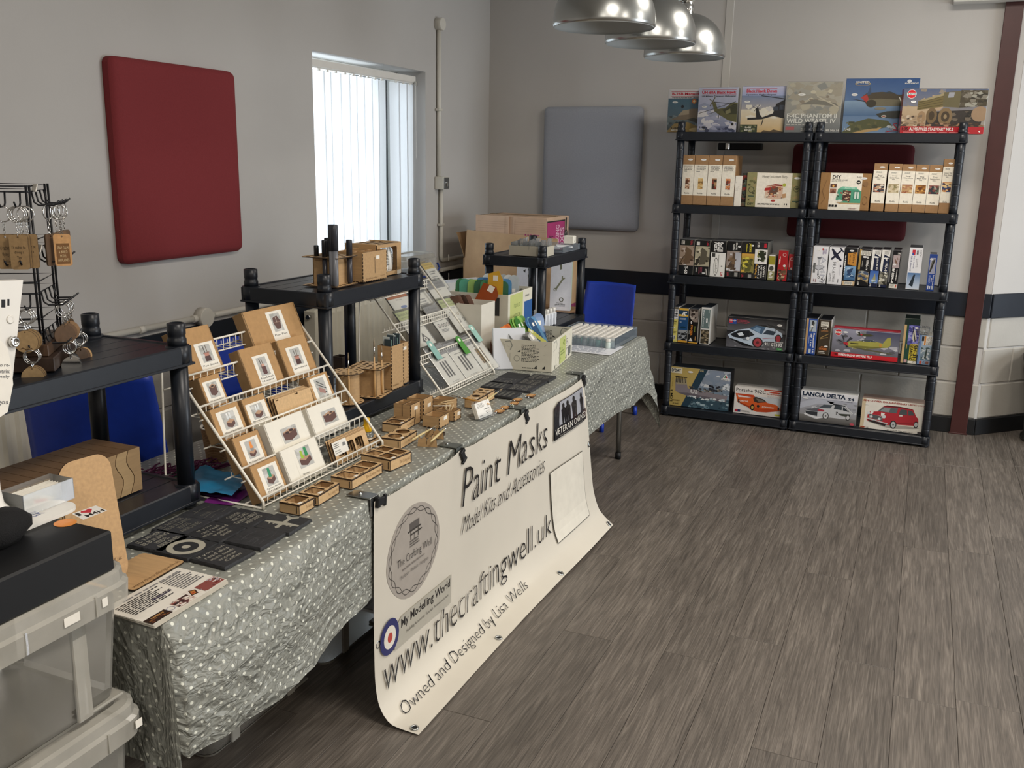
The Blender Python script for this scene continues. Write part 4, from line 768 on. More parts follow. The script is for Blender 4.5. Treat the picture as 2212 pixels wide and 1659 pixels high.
ap = [
 ('white kit box end with a grey jet drawing, first on the right rack', 1750, 1783, 615, 532, [('r', 0, 0, 1, 1, 'e9e9ec'), ('r', 0, 0, .03, 1, 'b09068'), ('T', .56, .04, .90, .74, 'A-4M', 'b4b6c2', .0)]+plane(.45, .45, .75, .52, '6c6e74', PI/2)+plane(.45, .45, .62, .42, 'c4c6cc', PI/2)+[('r', .10, .28, .24, .55, '6a6c6a'), ('o', .52, .16, 0, .03, .4, '222'), ('L', .15, .02, .4, .12, 2, 'a06a6c'), ('L', .62, .78, .9, .94, 3, '9a8cb0'), ('r', .60, .9, .68, .95, 'c44848'), ('b', .65, .01, .95, .14, 8, ['3a3a3c', 'a0a0a4'], .03)]+price(.40, .89, .14, .03)),
 ('white kit box end with a navy fighter silhouette, second on the right rack', 1785, 1817, 617, 534, [('r', 0, 0, 1, 1, 'e9e9ec')]+plane(.5, .80, 1.0, .42, '23263a', 0.75)+[('T', .30, .30, .52, .60, 'F4U-1A', '1c1c24', .0), ('T', .36, .06, .50, .28, 'CORSAIR', '2c2c34', .0), ('L', .1, .04, .26, .3, 2, '8a8a90'), ('L', .7, .05, .8, .15, 1, '55565c'), ('s', [(.7, .6), (.85, .25)], .01, 'bcbcc4'), ('e', .85, .5, .06, .03, '2c3044')]+price(.62, .62, .16, .03)),
 ('kit box end with an orange panel and a blue plane picture, third on the right', 1818, 1845, 619, 536, [('r', 0, 0, 1, 1, KB), ('p', [(.30, .56), (1, .53), (1, .90), (.25, .86)], 'c68a3c'), ('T', .62, .60, .86, .88, 'Spitfire', '1c1c20', .01), ('T', .40, .62, .52, .82, 'Mk.IXe', '3a2a18', .0), ('g', .1, .14, 1, .52, '3c648c', '7ea4c8'), ('b', .2, .2, .9, .48, 12, ['b8cede', '2c4c74', '6c90b4'], .07), ('p', [(.3, .4), (.8, .48), (.7, .36), (.4, .28)], '2e4466'), ('L', .02, .2, .16, .8, 1, 'ecebe4'), ('r', 0, 0, 1, .11, 'd0b48c'), ('r', .15, .015, .85, .1, 'e8e4d8'), ('L', .2, .02, .8, .095, 9, '3a3a3a')]+price(.55, .93, .3, .03)),
 ('black kit box end with a cloudy dive picture, fourth on the right rack, leaning', 1848, 1873, 621, 539, [('r', 0, 0, 1, 1, KB), ('r', 0, .45, .18, 1, 'a8894c'), ('r', .1, .84, 1, .97, 'e8e4d8'), ('L', .16, .85, .92, .96, 10, '4a4a48'), ('T', .66, .44, .86, .82, 'Bf 109G-14', 'f2f0ea', .02), ('L', .28, .46, .40, .7, 1, 'a8a49a'), ('p', [(.05, .22), (1, .10), (1, .40), (.1, .42)], '8c7a58'), ('b', .1, .16, 1, .42, 16, ['c8b48c', '4c5a74', 'a4a8a4', '2c3c54'], .07), ('T', .1, .03, .25, .13, '1/48', 'e8e4dc', .02)]+price(.5, .80, .32, .03)),
 ('white and navy kit box end with a blue sky picture, fifth on the right rack', 1875, 1894, 622, 540, [('r', 0, 0, 1, 1, '1c2440'), ('p', [(0, .46), (.28, .44), (.3, .9), (1, .82), (1, 1), (0, 1)], 'e8e6e0'), ('L', .3, .86, .9, .97, 9, '4a4a48'), ('T', .55, .46, .82, .82, 'Spitfire Mk.XVI', 'f2f0ea', .01), ('g', .02, .10, 1, .44, '6c8cc4', '3a62ac'), ('p', [(.3, .14), (.6, .38), (.75, .2), (.5, .12)], 'a09c70'), ('b', .1, .1, .9, .2, 6, ['c0ccdc', '8a9c6c'], .05), ('T', .1, .01, .3, .09, '1/48', 'e8e4dc', .02)]+price(.45, .81, .35, .03)),
 ('white and navy kit box end with a mottled grey picture, sixth on the right rack', 1895.5, 1913.5, 624, 540, [('r', 0, 0, 1, 1, '1c2440'), ('p', [(0, .44), (.28, .42), (.3, .88), (1, .82), (1, 1), (0, 1)], 'e8e6e0'), ('L', .3, .86, .9, .97, 9, '4a4a48'), ('T', .55, .44, .85, .80, 'Fw 190A-8', 'f2f0ea', .01), ('r', .02, .08, 1, .42, '6a6860'), ('b', .02, .08, .98, .42, 26, ['c8c4b4', '4a483e', '8c8878', 'e4e2da', '2c2a24'], .06), ('T', .1, .01, .3, .08, '1/48', 'e8e4dc', .02)]+price(.5, .78, .3, .03)),
 ('black kit box end with a pink-grey fighter on top, seventh on the right rack', 1919, 1937, 626, 541, [('r', 0, 0, 1, 1, KB), ('r', .1, .54, .9, .88, 'b0a0a0')]+plane(.5, .71, .5, .22, '7a5c4c', .9)+[('T', .15, .14, .45, .52, 'Bf 109K-4', 'f4f2ec', .03), ('L', .65, .2, .82, .5, 1, 'e8e4dc'), ('r', .0, 0, 1, .11, 'e4e0d4'), ('L', .1, .02, .6, .10, 6, '333'), ('r', .72, .02, .9, .1, 'c45a4a'), ('t', .6, .90, .9, .95, '1/48', 'e8e4dc', .01)]+price(.35, .63, .3, .03)),
 ('white kit box end with a jet over clouds, apart from the row, right rack', 1955, 1984, 630, 535, [('r', 0, 0, 1, 1, 'e6e6ea'), ('g', .03, .02, 1, .40, 'ccd8e6', '4c74a4'), ('p', [(.2, .10), (.5, .36), (.62, .36), (.5, .06)], '27323c'), ('T', .14, .44, .26, .80, 'F/A-18 Advanced', '2a2c6c', .01), ('T', .34, .50, .46, .80, 'Super Hornet', '2a2c6c', .01), ('L', .55, .5, .72, .74, 2, '9a9aa0'), ('T', .8, .78, .92, .94, 'E1735', '3a3a40', .0), ('r', .22, .82, .45, .95, 'c43848'), ('r', .22, .82, .34, .88, '3a4c9c'), ('r', .55, .84, .68, .94, '55565c'), ('L', .58, .86, .65, .92, 1, 'e4e4e4')]),
 ('small royal blue kit box end at the right of the aircraft row', 1999, 2016, 634, 549, [('r', 0, 0, 1, 1, '2a4a9a'), ('r', .12, .46, .86, .90, 'a4a8c0'), ('p', [(.15, .52), (.35, .82), (.8, .88), (.5, .6)], '6c6c60'), ('s', [(.2, .5), (.7, .86)], .03, '2c2c28'), ('T', .66, .14, .86, .43, 'Fairey Battle', 'f0f0f4', .02), ('T', .48, .24, .62, .34, 'Mk.I', 'f0f0f4', .02), ('L', .15, .18, .4, .42, 3, 'b4c0e4'), ('r', .62, .03, .86, .13, 'b8c0cc'), ('r', .13, .03, .28, .13, 'd8d8e4'), ('r', .35, .04, .5, .12, 'e4e4ea')]+price(.25, .86, .32, .03))]
for i, (l, a, b, c, d, it) in enumerate(ap):
    spine(l, a, b-.3, c, d, D2, .22 if i != 8 else .14, it, {'t': '55565a' if i > 1 else 'c4c4c8', 'l': 'c9b08c' if i in (0, 3) else 'd8d6d0', 'r': 'dcdcdc'}, G5, lean=(0.02 if i in (3, 4, 5, 6) else 0))

# fourth shelf
D1 = DK[1]; G6 = 'kit boxes standing on end on the fourth shelf'
q4 = [
 ('pale yellow and white kit box end, farthest left on the fourth shelf', 1449, 1461.5, 744, 663, [('r', 0, 0, 1, 1, 'e2d878'), ('r', 0, .65, 1, 1, 'e8e8ea'), ('r', 0, .94, 1, 1, '6c6454'), ('t', .1, .86, .9, .92, '1/35', '1c1c20', .01), ('b', .1, .66, .9, .84, 12, ['2a2a2c', '8a8a90', '4a4c50'], .04), ('t', .2, .565, .82, .61, 'FLAK', '2a2418', .03), ('l', .3, .5, .8, .53, 1, '8a7a3c'), ('l', .2, .24, .9, .31, 2, '7a6c34'), ('p', [(.25, .18), (.75, .18), (.62, .06), (.38, .06)], 'eceae4'), ('r', .44, .07, .56, .17, '2a2a2c')]+price(.35, .40, .3, .02)),
 ('blue and yellow kit box end with a grey gun picture, second on the fourth shelf', 1463, 1483, 747, 666, [('r', 0, 0, 1, 1, '27507e'), ('r', 0, .94, 1, 1, 'e0b448'), ('r', 0, .76, 1, .82, 'e0b448'), ('r', 0, .82, 1, .94, '2a4660'), ('p', [(.25, .78), (.5, .92), (.75, .78), (.6, .78), (.5, .85), (.4, .78)], 'f0eee8'), ('l', .1, .66, .9, .72, 2, 'c4d0e0'), ('t', .1, .58, .3, .61, '1:35', 'e4ecf4', .01), ('e', .5, .44, .3, .03, '1c3c50'), ('r', 0, .06, 1, .36, 'a0a4a8'), ('b', 0, .06, 1, .28, 16, ['34363a', '5c5e62', '1c1e20'], .07), ('s', [(.3, .2), (.95, .33)], .02, '1c1e20'), ('r', 0, 0, 1, .055, 'e0a840')]+price(.7, .88, .24, .03)),
 ('black kit box end with a soldier photo and orange lettering, third on the fourth shelf', 1484.5, 1505, 749, 667, [('r', 0, 0, 1, 1, '1e1d1c'), ('p', [(.05, .98), (.95, .98), (.95, .62), (.5, .62), (.05, .76)], '8c8078'), ('b', .1, .64, .9, .97, 18, ['c0b4a8', '5a4e48', 'a09288', '3a322e'], .06), ('T', .24, .22, .44, .52, 'PANZER', 'e08c38', .03), ('L', .6, .3, .75, .5, 1, '8a9a48'), ('L', .05, .22, .16, .36, 1, 'c8c4b8'), ('p', [(.1, .06), (.3, .16), (.5, .06)], 'e8e6e0'), ('L', .7, .06, .85, .2, 1, 'd8a060'), ('r', 0, 0, 1, .03, 'e0a840')]+price(.28, .60, .12, .05)),
 ('white-edged grey-green kit box end with a ship deck photo, fourth on the fourth shelf', 1510.5, 1531, 752, 664, [('r', 0, 0, 1, 1, 'e0e0dc'), ('r', .08, .43, .92, .95, '6a7c7c'), ('T', .18, .46, .34, .92, 'Bren Gunner', 'e8eaea', .01), ('T', .52, .58, .70, .72, '8', 'f0f2f2', .02), ('L', .76, .48, .86, .62, 1, 'c8d4d4'), ('L', .72, .84, .86, .94, 1, 'c8d4d4'), ('r', .06, .02, .92, .40, '4a4438'), ('b', .06, .02, .92, .40, 22, ['8a7c64', '2a2620', 'b4a488', '5c503e'], .05)])]
for i, (l, a, b, c, d, it) in enumerate(q4):
    spine(l, a, b, c, d, D1, .20, it, {'t': '3c444e', 'r': 'd4d2cc', 'l': 'c8c6c0'}, G6)
it = [SKY('8a8a90', '1a1a1e'), ('g', 0, 0, 1, .55, '6a6a70', '1c1c20'), ('b', .0, .0, 1, .2, 16, ['8c8c92', '5a5a60', 'a4a4aa'], .08), ('p', [(.02, .40), (.06, .28), (.42, .10), (.55, .09), (.66, .28), (.86, .30), (.95, .48), (.94, .58), (.80, .72), (.66, .78), (.48, .76), (.38, .66), (.18, .58)], 'c2d2e4'), ('p', [(.06, .42), (.20, .56), (.38, .60), (.48, .46), (.30, .30), (.12, .34)], '20242a'), ('p', [(.18, .46), (.26, .52), (.30, .42), (.22, .38)], 'e4ecf4'), ('p', [(.38, .66), (.50, .78), (.66, .74), (.60, .50)], '43607e'), ('p', [(.44, .64), (.5, .72), (.58, .7), (.56, .54)], '7c9cbc'), ('p', [(.62, .52), (.68, .66), (.84, .62), (.80, .50)], '2a3a4c'), ('p', [(.50, .78), (.66, .80), (.80, .72), (.70, .74)], '101216'), ('p', [(.68, .86), (.98, .72), (.98, .66), (.70, .80)], '2a2c30'), ('s', [(.8, .74), (.84, .62)], .015, '3a3c40'),
      ('p', [(.04, .30), (.3, .08), (.48, .06), (.44, .10), (.1, .28)], '16181c'), ('e', .54, .22, 0, .17, '14161a'), ('e', .54, .22, 0, .135, 'a83a44'), ('e', .54, .22, 0, .05, '5a2028'), ('e', .88, .40, .055, .14, '14161a'), ('e', .88, .40, .042, .11, 'a83a44'), ('p', [(.28, .32), (.36, .38), (.42, .34), (.38, .26), (.3, .26)], '7a8490'), ('s', [(.62, .36), (.82, .42)], .012, 'c05060'), ('e', .37, .33, .03, .05, 'e8eef4'),
      ('r', .03, .80, .09, .93, 'c43040'), ('r', .09, .80, .155, .93, '2c4c9c'), ('t', .035, .82, .085, .91, '*', 'f4f2ee', .03), ('t', .10, .82, .15, .91, '*', 'f4f2ee', .03), ('r', .03, .77, .155, .80, '3458a0'), ('l', .16, .80, .40, .93, 3, 'b04858'), ('t', .82, .26, .97, .31, 'PORSCHE', 'e8e8e8', .02), ('t', .66, .14, .96, .25, '911 GT3 RS', 'f6f6f6', .04), ('r', .87, .03, .965, .10, '4ca45c'), ('l', .89, .05, .95, .08, 1, 'd4f0d8')]+price(.89, .84, .07, .045)
carton('model_kit_box', 'black kit box with a pale blue sports car on red wheels, left rack', 1567, 1694, 760, 688, D1, .10, it, {'t': '26282c', 'l': '2a2a2e'}, None, yf=YR+.049)
c1 = [('blue kit box end with a tan edge, farthest left on the right fourth shelf', 1735, 1759, 770, 688, [('r', 0, 0, 1, 1, '2c4f9e'), ('r', 0, 0, .22, 1, 'c8a474'), ('r', .34, .64, .94, .96, 'b0bcc8'), ('e', .62, .88, .12, .06, '3a3c3c'), ('s', [(.5, .64), (.75, .9)], .03, '6c6e66'), ('T', .72, .18, .88, .60, 'Messerschmitt', 'f0f2f6', .02), ('T', .50, .22, .62, .58, 'Bf 110', 'f0f2f6', .02), ('L', .34, .3, .42, .52, 1, 'b4c4e4'), ('r', .42, .03, .62, .15, 'c8d0d8'), ('T', .74, .03, .88, .14, '1:48', 'f0f2f6', .02)]+price(.56, .79, .2, .03)),
      ('dark brown kit box end with a gold sketch and a barcode, beside the blue one', 1763, 1789, 773, 691, [('r', 0, 0, 1, 1, '40362a'), ('r', .14, .80, .78, .95, 'e8e2d4'), ('L', .18, .86, .74, .94, 12, '2c2620'), ('l', .16, .81, .76, .85, 1, '4a4238'), ('t', .30, .74, .65, .78, '1:24', 'f0e8dc', .02), ('l', .2, .66, .85, .71, 2, 'b47c4c'), ('s', [(.15, .48), (.5, .55), (.85, .62)], .015, 'b09058'), ('s', [(.18, .46), (.8, .52)], .012, 'b09058'), ('t', .15, .15, .80, .21, 'CHASSIS', 'd87838', .03), ('l', .15, .04, .8, .12, 2, 'e8e4da'), ('t', .3, .22, .6, .25, 'BRM', 'd87838', .02)]+price(.72, .26, .24, .025))]
for l, a, b, c, d, it in c1: spine(l, a, b, c, d, D1, .21, it, {'t': '2a2c32', 'l': '40362a'}, G6)
it = [SKY('58585c', '9a9aac'), ('b', 0, .2, 1, .95, 44, ['7c7c84', 'b4b4bc', '5c5c62', 'c8c8cc', '6c6c74'], .13), ('g', .5, .5, 1, .95, '6c6e7c', '4c4e66', 1)]
it += [('p', [(.17, .50), (.24, .56), (.42, .60), (.50, .64), (.62, .64), (.76, .58), (.82, .78), (.87, .80), (.88, .54), (.84, .45), (.6, .38), (.35, .33), (.24, .38)], 'a5a050'), ('p', [(.24, .40), (.4, .36), (.62, .38), (.82, .46), (.6, .44), (.4, .44)], '77743a'), ('p', [(.42, .60), (.48, .66), (.62, .66), (.66, .60)], '4a5258'), ('b', .45, .6, .62, .66, 8, ['c8ccd0', '2a2e34'], .03), ('p', [(.28, .38), (.5, .36), (.9, .26), (.92, .23), (.5, .30)], '5c5a44'), ('p', [(.17, .50), (.23, .55), (.25, .44), (.20, .42)], 'c0303c'), ('p', [(.19, .5), (.08, .56), (.09, .60)], '2a2c34'), ('p', [(.19, .5), (.13, .76), (.18, .74)], '3a3c44'), ('p', [(.2, .48), (.27, .72), (.31, .66)], '3a3c44'), ('p', [(.19, .47), (.23, .34), (.26, .38)], '2a2c34'), ('e', .73, .51, .02, .05, 'c89040'), ('r', .28, .49, .40, .52, '3a3a28'),
       ('p', [(.36, .80), (.44, .86), (.56, .86), (.62, .82), (.56, .78), (.44, .77)], '4a4a34'), ('e', .43, .82, .02, .02, 'c83040'), ('p', [(.37, .90), (.41, .90), (.42, .78)], '34362c'), ('r', 0, .98, 1, 1, '8e2030'), ('r', 0, 0, 1, .155, 'c6242e'), ('t', .03, .05, .10, .13, '1:48', '2a1014', .03), ('t', .11, .045, .62, .125, 'SUPERMARINE SPITFIRE TR.9', 'f6f2ee', .03)]+roundel_logo(.085, .84, .11)+price(.19, .86, .06, .035)
carton('model_kit_box', 'red-banded kit box with a khaki propeller fighter, right rack', 1793, 1938, 782, 712, D1, .075, it, {'t': 'b0283a', 'r': '9a3a44'}, None, yf=YR+.049)
it = [('r', 0, 0, 1, 1, '24483c'), ('r', .30, .42, 1, .86, '5a5aa8'), ('b', .3, .42, 1, .86, 22, ['8080c4', '40407c', 'a0a0d0'], .07), ('p', [(.6, .72), (.72, .76), (.88, .56), (.7, .48), (.58, .56)], 'c8c4b8'), ('s', [(.55, .82), (.8, .5)], .02, '2a2a30'), ('r', 0, 0, .16, 1, 'c8a878'), ('r', .48, .06, .98, .44, 'c8b440'), ('T', .74, .07, .98, .43, 'SH-3H', '1c1c18', .03), ('T', .52, .07, .72, .43, 'SEAKING', '1c1c18', .03), ('r', .46, 0, 1, .055, 'ece8dc'), ('t', .8, .005, .95, .05, 'PT 1', '222', .01), ('r', .2, .01, .4, .08, 'c8a0a0'), ('L', .22, .3, .34, .42, 1, 'b8a050'), ('r', 0, .86, 1, 1, '1c2c28')]+price(.80, .80, .2, .025)
spine('kit box end with a violet sky and black letters on yellow, right fourth shelf', 1944, 1977, 791, 688, D1, .16, it, {'t': '20302a', 'l': '5c7464'}, G6)
it = [('r', 0, 0, 1, 1, '9ab4d4'), ('r', 0, 0, .14, 1, '6c8cc4'), ('r', .28, .66, .98, .97, 'ece8e0'), ('r', .18, .8, .36, .96, '2a2a2c'), ('r', .38, .66, .5, .97, 'd88c3c'), ('T', .80, .68, .94, .95, 'FATHERS', '2c2c34', .01), ('T', .66, .68, .77, .95, 'The Old', '2c2c34', .01), ('T', .54, .68, .63, .9, 'Warship', '2c2c34', .01), ('g', .18, .14, .98, .64, '5c7484', 'a8bccc'), ('b', .2, .16, .95, .62, 18, ['d4dce0', '4c6064', '8ca0a8'], .08), ('p', [(.5, .22), (.6, .55), (.7, .55), (.66, .2)], '3c4a48'), ('r', .18, .02, .36, .12, 'c85c48'), ('t', .42, .03, .6, .11, '1:72', '1c1c20', .02), ('r', .66, .02, .9, .12, '8c5a50')]
spine('short pale blue kit box end under clear bags, right fourth shelf', 1979, 2007, 795, 724, D1, .12, it, {'t': 'a8a49a', 'l': 'c8d0dc'}, G6)
for k in range(3):
    a = ony(1986+k*7, 722, YR+.05)
    o = MB().box(-.012, .012, 0, .10, 0, .035, 'f4f4f2', b=.004).build('parts_bag', BAG); o.location = (a.x, YR+.045, ony(1993, 724, YR+.03).z+.0); o.rotation_euler = (0, (k-1)*.25, 0)
    tag(o, 'clear polythene bag lying on the short pale blue kit box, %s of three' % ('left', 'middle', 'right')[k], 'bag', 'clear bags on the pale blue box')

# bottom shelf
D0 = DK[0]
it = [SKY('6c8494', '8c98ac'), ('b', .4, .55, 1, 1, 30, ['b8c0cc', '8c98a8', 'd4d8dc', '74808e'], .10), ('r', .0, 0, 1, .28, '3a5260'), ('b', .3, 0, 1, .26, 30, ['54707c', '2c404c', 'a8bcc4', '6c8894'], .06), ('p', [(0, 0), (.20, 0), (.52, 1), (0, 1)], 'bfa864'), ('p', [(.20, 0), (.32, 0), (.62, 1), (.49, 1)], '2a4252'), ('p', [(.08, .70), (.09, .38), (.16, .33), (.30, .30), (.95, .24), (.97, .38), (.30, .48), (.28, .58), (.27, .70)], '8a8288'), ('p', [(.12, .34), (.30, .28), (.96, .22), (.94, .28), (.5, .33), (.3, .36)], '6a646c'), ('p', [(.08, .70), (.27, .71), (.28, .57), (.10, .55)], 'a49a80'), ('b', .3, .40, .9, .54, 34, ['5c5a58', '3c3c3c', 'a49c8c', '746c64'], .04), ('b', .65, .46, .84, .62, 18, ['20222a', '34363e'], .045)]
for i in range(7): it.append(('r', .09+.027*i, .60, .10+.027*i, .75, '1c1c20'))
it += [('r', .08, .74, .28, .76, '1c1c20'), ('t', .35, .36, .47, .46, 'US', 'e4e4e4', .02), ('b', .30, .22, .95, .30, 18, ['e0e6e8', 'b4c4cc'], .05), ('b', .88, .4, 1, .7, 12, ['dce2e8', 'c4ccd4'], .06), ('r', 0, .84, .19, .97, 'e4dcc4'), ('t', .01, .87, .17, .95, "D'DAY", '20344a', .04), ('t', .49, .93, .55, .97, '1:35', 'e4d4a4', .02), ('p', [(.87, .82), (.92, .95), (.97, .82)], 'f0eeea'), ('p', [(.89, .84), (.92, .92), (.92, .84)], '2a8a5a'), ('p', [(.92, .84), (.92, .92), (.95, .84)], 'b83038'), ('t', .85, .78, .985, .82, 'ITALERI', 'f0eeea', .03), ('U', .01, .10, .05, .40, 'LCM 3', '2a2a20', .02), ('l', .05, .12, .2, .16, 2, '6c5a2c'), ('t', .06, .04, .17, .08, 'N. 6463', '2a2a20', .01), ('U', .03, .5, .045, .72, 'D-DAY 1944', '5a4c28', .0)]+price(.33, .90, .07, .03)
carton('model_kit_box', 'big sand and blue kit box with a grey landing craft, bottom of the left rack', 1445, 1573, 888, 797, D0, .12, it, {'t': '39424a', 'r': '1c1e24'}, None)
it = [('r', 0, 0, 1, 1, 'e6e2de'), ('g', .3, .2, 1, .7, 'd4d8dc', 'ccd4dc'), ('r', .62, .95, 1, 1, 'b8402c'), ('t', .03, .82, .66, .95, 'Porsche 962C', '202024', .01), ('t', .68, .79, 1.0, .86, 'Jagermeister', 'b04830', .03), ('e', .85, .90, .12, .03, 'c0503c'), ('l', .70, .68, 1, .76, 3, 'b8bcc4'), ('p', [(.02, .74), (.40, .74), (.44, .68), (.42, .64), (.08, .68)], 'c84c28'), ('p', [(.02, .74), (.06, .74), (.12, .44), (.08, .40)], 'd86c3c'), ('p', [(.06, .60), (.30, .62), (.40, .66), (.60, .62), (.70, .50), (.90, .46), (1, .30), (.98, .24), (.70, .14), (.50, .12), (.36, .18), (.28, .30), (.1, .40)], 'd8602c'), ('p', [(.40, .64), (.46, .68), (.62, .62), (.70, .52), (.50, .46), (.42, .50)], '3a3430'), ('p', [(.46, .62), (.60, .60), (.66, .52), (.52, .50)], '706860'), ('p', [(.30, .32), (.5, .12), (.7, .14), (.98, .24), (.9, .28), (.6, .26)], 'c04820'), ('e', .40, .27, .045, .12, '1c1a1a'), ('e', .40, .27, .025, .07, 'c8a050'), ('e', .10, .46, .02, .08, '1c1a1a'), ('e', .52, .34, .03, .05, '2c2826'), ('e', .95, .32, .02, .06, '2c2826'), ('t', .60, .30, .86, .37, 'Jagermeister', 'f4e8dc', .03), ('t', .10, .44, .30, .50, 'PORSCHE', 'f4e8dc', .02), ('p', [(.12, .42), (.34, .30), (.34, .24), (.14, .36)], 'a03c1c'), ('r', .03, .05, .09, .14, 'b83040'), ('r', .09, .05, .15, .14, '2a3460'), ('l', .17, .06, .38, .13, 2, '9a9a98'), ('r', .88, .05, .99, .11, 'd4d43c')]
carton('model_kit_box', 'white kit box with an orange racing car, bottom of the left rack', 1583, 1685, 903, 839, D0, .10, it, {'t': 'd6d2cc', 'l': 'd8d4ce', 'r': 'ccc8c2'}, None)
it = [SKY('8c8a88', 'b4b8c8'), ('g', 0, .78, 1, 1, 'd0d2da', 'e8e8ec'), ('b', .2, .35, 1, .7, 24, ['a4a6ac', 'c4c6ca', '8c8e94'], .12), ('p', [(0, .4), (.3, .6), (.55, .62), (.45, .76), (.6, .7), (.3, .78), (0, .6)], 'b8bcc8'), ('g', 0, 0, 1, .22, '4c4a48', '7c7a78'), ('t', .03, .83, .79, .97, 'LANCIA DELTA', '1c2c44', .05), ('t', .83, .81, .94, .90, 'S4', '1c2c44', .05), ('l', .72, .745, .95, .77, 1, '3a3a44'), ('r', .0, .815, .82, .82, '5c6478'), ('p', [(.09, .30), (.12, .40), (.34, .48), (.42, .60), (.60, .66), (.76, .62), (.92, .42), (.90, .28), (.84, .20), (.5, .20), (.30, .10), (.10, .20)], 'c4c6ca'), ('p', [(.34, .48), (.42, .60), (.58, .62), (.54, .50)], '4a525a'), ('p', [(.60, .50), (.62, .62), (.74, .60), (.74, .48)], '3a424a'), ('p', [(.76, .48), (.76, .60), (.88, .44)], '2a323a'), ('p', [(.58, .66), (.80, .64), (.80, .60), (.58, .62)], '2a2e36'), ('p', [(.10, .34), (.32, .34), (.32, .20), (.12, .24)], '34383e'), ('p', [(.1, .40), (.32, .47), (.44, .42), (.32, .35), (.12, .36)], '5c5e66'), ('p', [(.32, .44), (.44, .42), (.42, .37), (.32, .38)], 'a83a48'), ('p', [(.08, .22), (.32, .12), (.42, .18), (.3, .17), (.1, .26)], 'e4e4e6'), ('p', [(.68, .36), (.9, .38), (.9, .28), (.74, .3)], '3a4038'), ('e', .47, .24, .055, .115, '3a3a3c'), ('e', .47, .24, .042, .088, 'c8c8ca'), ('e', .47, .24, .015, .03, '6a6a6c'), ('e', .86, .26, .04, .09, '3a3a3c'), ('e', .86, .26, .028, .065, 'c8c8ca'), ('t', .645, .32, .68, .41, '7', '16161a', .04), ('s', [(.8, .62), (.94, .40)], .02, 'd4d6d8'), ('e', .94, .06, .04, .04, 'c0505c')]+price(.09, .75, .08, .03)
carton('model_kit_box', 'silver kit box with a white rally car, bottom of the right rack', 1724, 1847, 922, 848, D0, .11, it, {'t': 'c8c8c6', 'r': 'd4d2d0', 'l': 'c8c8c8'}, None)
it = [('r', 0, 0, 1, 1, 'e4e0d6'), ('t', .02, .90, .72, .965, 'MINI COOPER 40th ANNIVERSARY', '9a3c30', .04), ('t', .735, .90, .98, .96, 'LIMITED (1999)', '9a3c30', .03), ('p', [(.1, .24), (.4, .10), (.55, .08), (.9, .16), (.95, .2), (.5, .22)], 'a8a49c'), ('p', [(.10, .28), (.11, .52), (.14, .57), (.26, .60), (.34, .78), (.40, .81), (.62, .82), (.82, .78), (.87, .58), (.91, .50), (.92, .36), (.88, .26), (.50, .22), (.46, .18), (.36, .20), (.14, .24)], 'b02a36'), ('p', [(.26, .61), (.34, .77), (.58, .78), (.56, .60)], '5c6468'), ('p', [(.30, .62), (.36, .74), (.46, .75), (.44, .61)], '8a9294'), ('p', [(.60, .58), (.62, .76), (.72, .75), (.73, .58)], '4a5256'), ('p', [(.75, .58), (.74, .75), (.80, .74), (.85, .60)], '4a5256'), ('p', [(.34, .79), (.40, .84), (.62, .84), (.82, .80), (.80, .78), (.60, .80)], '5a1c24'), ('p', [(.16, .58), (.20, .58), (.18, .48), (.14, .50)], 'ece8e4'), ('p', [(.32, .58), (.38, .56), (.36, .46), (.32, .47)], 'ece8e4'), ('p', [(.13, .50), (.34, .44), (.36, .30), (.13, .38)], '55585a'), ('o', .24, .40, .11, .08, .1, 'b4b4b4'), ('e', .12, .52, .025, .045, 'd4d8da'), ('e', .37, .45, .03, .055, 'd4d8da'), ('e', .17, .41, .022, .04, 'd4d8da'), ('e', .30, .36, .024, .042, 'd4d8da'), ('p', [(.11, .36), (.44, .24), (.44, .21), (.10, .32)], 'c8c8c8'), ('r', .19, .25, .24, .29, '1c1c1e'), ('p', [(.12, .30), (.42, .21), (.4, .14), (.14, .24)], '2a2426'), ('s', [(.5, .26), (.86, .32)], .015, '7c1c26'), ('e', .53, .22, .052, .135, '1c1c1e'), ('e', .53, .22, .038, .10, 'b8babc'), ('e', .53, .22, .012, .03, '4a4a4c'), ('e', .885, .30, .035, .11, '1c1c1e'), ('e', .885, .30, .025, .08, 'b8babc'), ('p', [(.61, .55), (.66, .57), (.66, .53), (.61, .52)], 'e8e4e0'), ('r', .01, .01, .08, .055, '9a4a34'), ('t', .09, .015, .14, .05, '1:24', '3a3a38', .01), ('l', .44, .02, .90, .045, 1, '3a3a3a'), ('r', .92, .02, .98, .075, '4a4244'), ('r', .0, 0, .06, 1, 'd2c0a0')]
it = [it[0], it[-1]]+it[1:-1]+price(.08, .81, .06, .02)
carton('model_kit_box', 'cream kit box with a small red car, bottom of the right rack', 1855, 1992, 939, 866, D0, .12, it, {'t': '9a8478', 'r': 'd4d0c6', 'l': 'd0ccc2'}, None)

